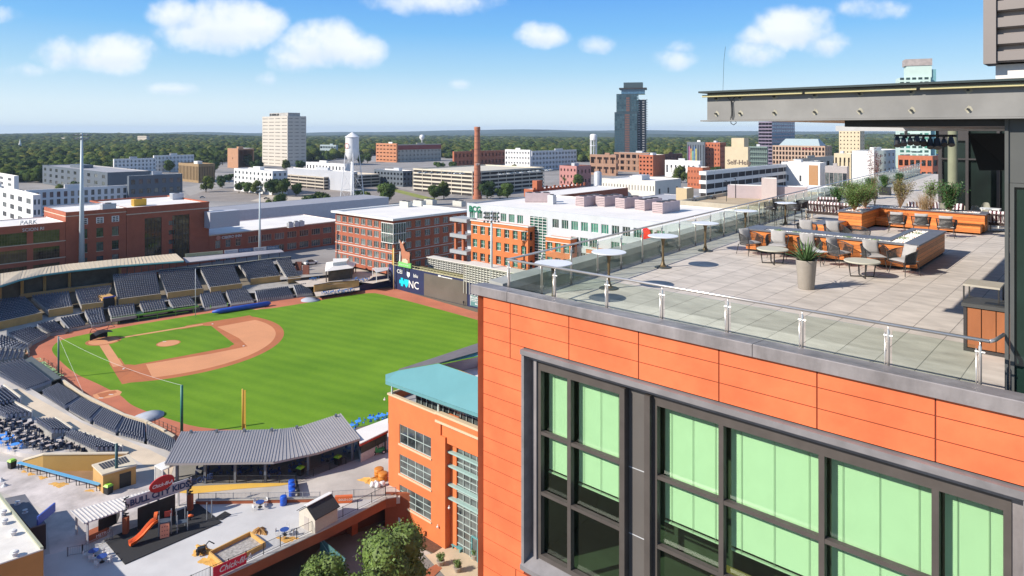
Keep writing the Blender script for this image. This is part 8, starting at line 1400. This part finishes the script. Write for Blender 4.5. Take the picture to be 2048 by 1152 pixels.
# woods as one mass
def woods():
    rr = np.random.RandomState(3); P = []
    t0 = [(-300,560),(60,620),(200,760),(230,900),(400,1010),(440,1150),(640,1180),(760,1500),(900,1300),(1000,1200),(1180,1150),(1350,1150),(1480,1300),(2300,1300)]
    def T0(px):
        for (a_,b_),(c_,d_) in zip(t0, t0[1:]):
            if a_ <= px <= c_: return b_+(d_-b_)*(px-a_)/(c_-a_)
        return 1300
    t = 690.
    while t < 5200:
        s = max(10.5, .0125*t); n = int(1.75*t/s)
        for i in range(n):
            x = (-.86+1.72*(i+rr.rand())/n)*t; px = 1024+FL*x/t; tt = t+rr.rand()*s
            if tt > T0(px): P.append((x, tt, s))
        t += s*.9
    ico = bmesh.new(); bmesh.ops.create_icosphere(ico, subdivisions=2, radius=1); V0 = np.array([v.co[:] for v in ico.verts]); F0 = np.array([[v.index for v in f.verts] for f in ico.faces]); ico.free()
    ico = bmesh.new(); bmesh.ops.create_icosphere(ico, subdivisions=1, radius=1); V1 = np.array([v.co[:] for v in ico.verts]); F1 = np.array([[v.index for v in f.verts] for f in ico.faces]); ico.free()
    vs, fs, cs, k = [], [], [], 0
    for x, y, s in P:
        V, Fc = (V0, F0) if y < 1500 else (V1, F1)
        r_ = s*.5*rr.uniform(.75,1.35); hz = min(13, r_*1.4)*rr.uniform(.7,1.25); nz_ = 1+.28*np.sin(V[:,0]*5+rr.rand()*6)*np.sin(V[:,1]*5+rr.rand()*6)*np.sin(V[:,2]*6+rr.rand()*6)+.2*(rr.rand(len(V))-.5)
        v = V*nz_[:,None]; zb = hgt(x,y) if y > 2300 else 4; v = np.stack([v[:,0]*r_+x, v[:,1]*r_+y, v[:,2]*hz*.62+zb+min(9,hz*.55)+rr.rand()*3],1)
        c = rr.choice(4, p=[.45,.3,.15,.1]); col = np.array([(.042,.062,.018),(.062,.082,.022),(.10,.105,.028),(.028,.048,.018)][c])*rr.uniform(.75,1.25)
        vs.append(v); fs.append(Fc+k); cs.append(np.repeat(np.append(col,1.)[None,:],len(V),0)); k += len(V)
    v = np.concatenate(vs); f = np.concatenate(fs); c = np.concatenate(cs); me = bpy.data.meshes.new('woods'); me.vertices.add(len(v)); me.vertices.foreach_set('co', v.ravel()); me.loops.add(f.size); me.loops.foreach_set('vertex_index', f.ravel().astype(np.int32)); me.polygons.add(len(f)); me.polygons.foreach_set('loop_start', np.arange(0,f.size,3,dtype=np.int32)); me.update(); 
    ca_ = me.color_attributes.new('tint','FLOAT_COLOR','POINT'); ca_.data.foreach_set('color', c.ravel().astype(np.float32)); me.validate()
    m = bpy.data.materials.new('woods_foliage'); m.use_nodes = True; n = m.node_tree.nodes; l = m.node_tree.links; b = n['Principled BSDF']; b.inputs['Roughness'].default_value = 1; b.inputs['Specular IOR Level'].default_value = 0
    at = n.new('ShaderNodeAttribute'); at.attribute_name = 'tint'; q1 = n.new('ShaderNodeTexNoise'); q1.inputs['Scale'].default_value = .5; q1.inputs['Detail'].default_value = 5; tcn = n.new('ShaderNodeTexCoord'); l.new(tcn.outputs['Object'], q1.inputs[0]); mr = n.new('ShaderNodeMapRange'); mr.inputs[1].default_value = .35; mr.inputs[2].default_value = .65; mr.inputs[3].default_value = .55; mr.inputs[4].default_value = 1.5; l.new(q1.outputs[0], mr.inputs[0]); x = n.new('ShaderNodeMixRGB'); x.blend_type = 'MULTIPLY'; x.inputs[0].default_value = 1; l.new(at.outputs[0], x.inputs[1]); l.new(mr.outputs[0], x.inputs[2]); l.new(x.outputs[0], b.inputs['Base Color'])
    bp = n.new('ShaderNodeBump'); bp.inputs['Distance'].default_value = 1.5; bp.inputs['Strength'].default_value = 1; l.new(q1.outputs[0], bp.inputs['Height']); l.new(bp.outputs[0], b.inputs['Normal']); me.materials.append(m)
    o = bpy.data.objects.new('woods', me); COL.objects.link(o); tag(o, 'continuous green woodland stretching from the town to the hills', 'woods', None, 'stuff')
woods()
# individual trees
def crown(seed, n, R_, H_, ls, m, lumps=9):
    rr = random.Random(seed); q = MB(); C_ = [(rr.gauss(0,R_*.36), rr.gauss(0,R_*.36), H_*rr.uniform(.35,.85), R_*rr.uniform(.38,.62)) for _ in range(lumps)]
    for i in range(n):
        cx, cy, cz, r_ = rr.choice(C_); d = Vector((rr.gauss(0,1),rr.gauss(0,1),rr.gauss(0,1)*.9+.15)).normalized(); c = Vector((cx,cy,cz))+d*r_*rr.uniform(.72,1.08); nn = (d+Vector((rr.gauss(0,.5),rr.gauss(0,.5),rr.gauss(0,.5)))).normalized(); a_ = nn.orthogonal().normalized(); a_.rotate(Matrix.Rotation(rr.uniform(0,6),3,nn)); b_ = nn.cross(a_); z = ls*rr.uniform(.6,1.4); k = rr.uniform(.45,.8)
        q.face((c-a_*z, c+b_*z*k, c+a_*z, c-b_*z*k))
    for cx, cy, cz, r_ in C_:
        ico = bmesh.new(); bmesh.ops.create_icosphere(ico, subdivisions=2, radius=r_*.78); k0 = len(q.v); q.v += [(v.co.x+cx+rr.gauss(0,r_*.05),v.co.y+cy+rr.gauss(0,r_*.05),v.co.z+cz) for v in ico.verts]; [q.fi([k0+v.index for v in f.verts]) for f in ico.faces]; ico.free()
    return q
TG = [mat('tree_green_a', (.052,.085,.020), .8, .45, .35, rnd=.22, spec=.2), mat('tree_green_b', (.085,.11,.022), .8, .45, .35, rnd=.2, spec=.2), mat('tree_green_c', (.038,.068,.022), .8, .4, .35, rnd=.2, spec=.2)]; BARK = mat('bark', (.10,.075,.05), .9, .3, 3)
PT_ = []
for k in range(4):
    t = thing('tree', 'x', 'tree'); crown(20+k, 1500, 4.2, 9, .42, None, 9+k).build('crown', TG[k%3], t); q = MB(); q.tube([(0,0,0),(.1,0,2),(0,.1,4.5)], [.35,.28,.18], 7); q.tube([(0,0,2.5),(1.4,.5,5)], [.18,.07], 5); q.tube([(0,0,2.8),(-1.3,-.6,5.2)], [.16,.06], 5); q.build('trunk', BARK, t); PT_.append(t)
TR = [(557,422,1.0,'tree behind the lower brick wing, left of its pair'),(538,424,.7,'small tree at the far left of the brick wing roof'),(622,421,.9,'round tree behind the brick wing, left of the close pair'),(645,420,1.15,'round tree behind the brick wing, right of the close pair'),(774,408,1.35,'large dark tree between the water tower and the brick office'),(735,412,.85,'small tree just right of the water tower legs'),(716,410,.9,'tree between the water tower legs'),
 (478,386,.9,'first tree of the row before the white gabled apartments'),(495,387,.85,'second tree of the row before the white gabled apartments'),(515,389,1.0,'third tree of the row before the white gabled apartments'),(545,391,1.15,'fourth tree of the row before the white gabled apartments'),(565,393,1.35,'fifth and largest tree of the row before the apartments'),(592,392,.9,'last tree of the row before the apartments'),(412,384,1.2,'tree in front of the brown ribbed office'),(444,376,1.0,'tree right of the brown ribbed office'),(458,366,.9,'tree on the road bend left of the apartments'),
 (868,400,1.0,'dark tree at the left of the cream garage front'),(888,398,1.15,'larger tree before the cream garage left of the chimney'),(974,398,1.2,'tree before the cream garage right of the chimney'),(1000,398,.8,'small tree before the cream garage, middle'),(1015,398,1.1,'tree before the cream garage, right end'),(920,508,.9,'tree in the gap between the brick and white offices'),(905,512,.7,'small tree in the gap between the brick and white offices'),
 (1136,372,1.1,'tree below the pink building, left'),(1158,375,1.1,'tree below the pink building, right'),(1362,366,1.5,'tall yellow green tree beside the white warehouse'),(1385,372,1.3,'dark tree left of the white garage'),(1345,352,1.2,'tree behind the white warehouse roof'),(1210,345,1.3,'tree left of the podium block'),(1240,340,1.2,'tree before the podium block'),(1268,342,1.0,'tree at the podium block corner'),(1430,352,1.1,'tree before the pale yellow bank building'),(1110,330,1.3,'tree before the white apartment wing'),(1128,328,1.2,'second tree before the white apartment wing'),(1700,350,1.2,'tree before the sandstone block'),
 (375,350,1.3,'tree left of the brown ribbed office'),(340,345,1.4,'tree between the white apartment rows'),(118,395,.9,'small tree between the left apartment blocks'),(150,384,.8,'tree beside the slate apartment wing'),(880,345,1.3,'tree right of the hospital wing'),(905,342,1.1,'tree left of the red brick mill'),(620,318,1.6,'tree right of the beige tower base'),(640,322,1.6,'second tree right of the beige tower base'),(655,324,1.5,'third tree right of the beige tower base'),(720,330,1.4,'tree behind the water tower legs'),(500,335,1.6,'tree left of the beige tower base'),(515,345,1.4,'tree before the beige tower base'),(445,330,1.6,'tree left of the tan brick block'),(735,326,1.5,'tree left of the brick hospital'),
 (1030,345,.9,'street tree right of the chimney'),(1560,345,1.1,'tree right of the glass cube'),(20,345,1.6,'wood edge tree at the far left'),(60,348,1.5,'wood edge tree left of the mast'),(100,350,1.5,'wood edge tree under the mast'),(190,345,1.5,'wood edge tree right of the mast'),(240,350,1.4,'wood edge tree before the far white apartments'),(430,345,1.4,'wood edge tree by the road'),(570,340,1.2,'street tree before the beige tower'),(600,342,1.2,'street tree right before the beige tower')]
for k, (px, py, s, lb) in enumerate(TR):
    z_ = 4.; p = G(px, py, z_); dup(PT_[k%4], p, random.random()*6, lb, 'city trees', s*1.2)
for t in PT_:
    for c in list(t.children): bpy.data.objects.remove(c)
    bpy.data.objects.remove(t)
for k, (px, t_, H_, R_, lb, n) in enumerate(((768,76,12.6,4.2,'large leafy green tree at the bottom centre over the parking court',9000),(655,74,11.6,3.2,'smaller leafy tree left of the large one at the bottom edge',6000),(712,71,11.0,3.4,'leafy tree between the two at the bottom edge',6000))):
    t = thing('tree', lb, 'tree', AT(px,t_,0)); crown(70+k, n, R_, H_*.95, .17, None, 14).build('crown', mat('near_leaf', (.11,.165,.035), .6, .5, 1.2, spec=.3), t); q = MB(); q.tube([(0,0,0),(.1,0,3),(0,.1,H_*.6)], [.3,.22,.12], 8)
    for j in range(6): a_ = j; q.tube([(0,0,2.5+j*.5),(R_*.6*math.cos(a_),R_*.6*math.sin(a_),H_*.5+j*.4)], [.12,.04], 5)
    q.build('trunk', BARK, t)
# air
hz = MB().box(-9500,9500,-800,17500,-1.2,125).build('haze', None) if False else None
q = MB(); q.box(-12000,12000,-900,18000,-8,160); me_ = bpy.data.meshes.new('haze'); me_.from_pydata(q.v, [], q.f); hz = bpy.data.objects.new('haze', me_); COL.objects.link(hz); hz['kind'] = 'stuff'; hz['label'] = 'thin blue air haze over the town'; hz['category'] = 'haze'
m = bpy.data.materials.new('haze_air'); m.use_nodes = True; n = m.node_tree.nodes; n.clear(); pv = n.new('ShaderNodeVolumePrincipled'); pv.inputs['Color'].default_value = (.62,.78,1,1); pv.inputs['Density'].default_value = .00005; ou = n.new('ShaderNodeOutputMaterial'); m.node_tree.links.new(pv.outputs[0], ou.inputs['Volume']); me_.materials.append(m)
sc.cycles.volume_bounces = 0
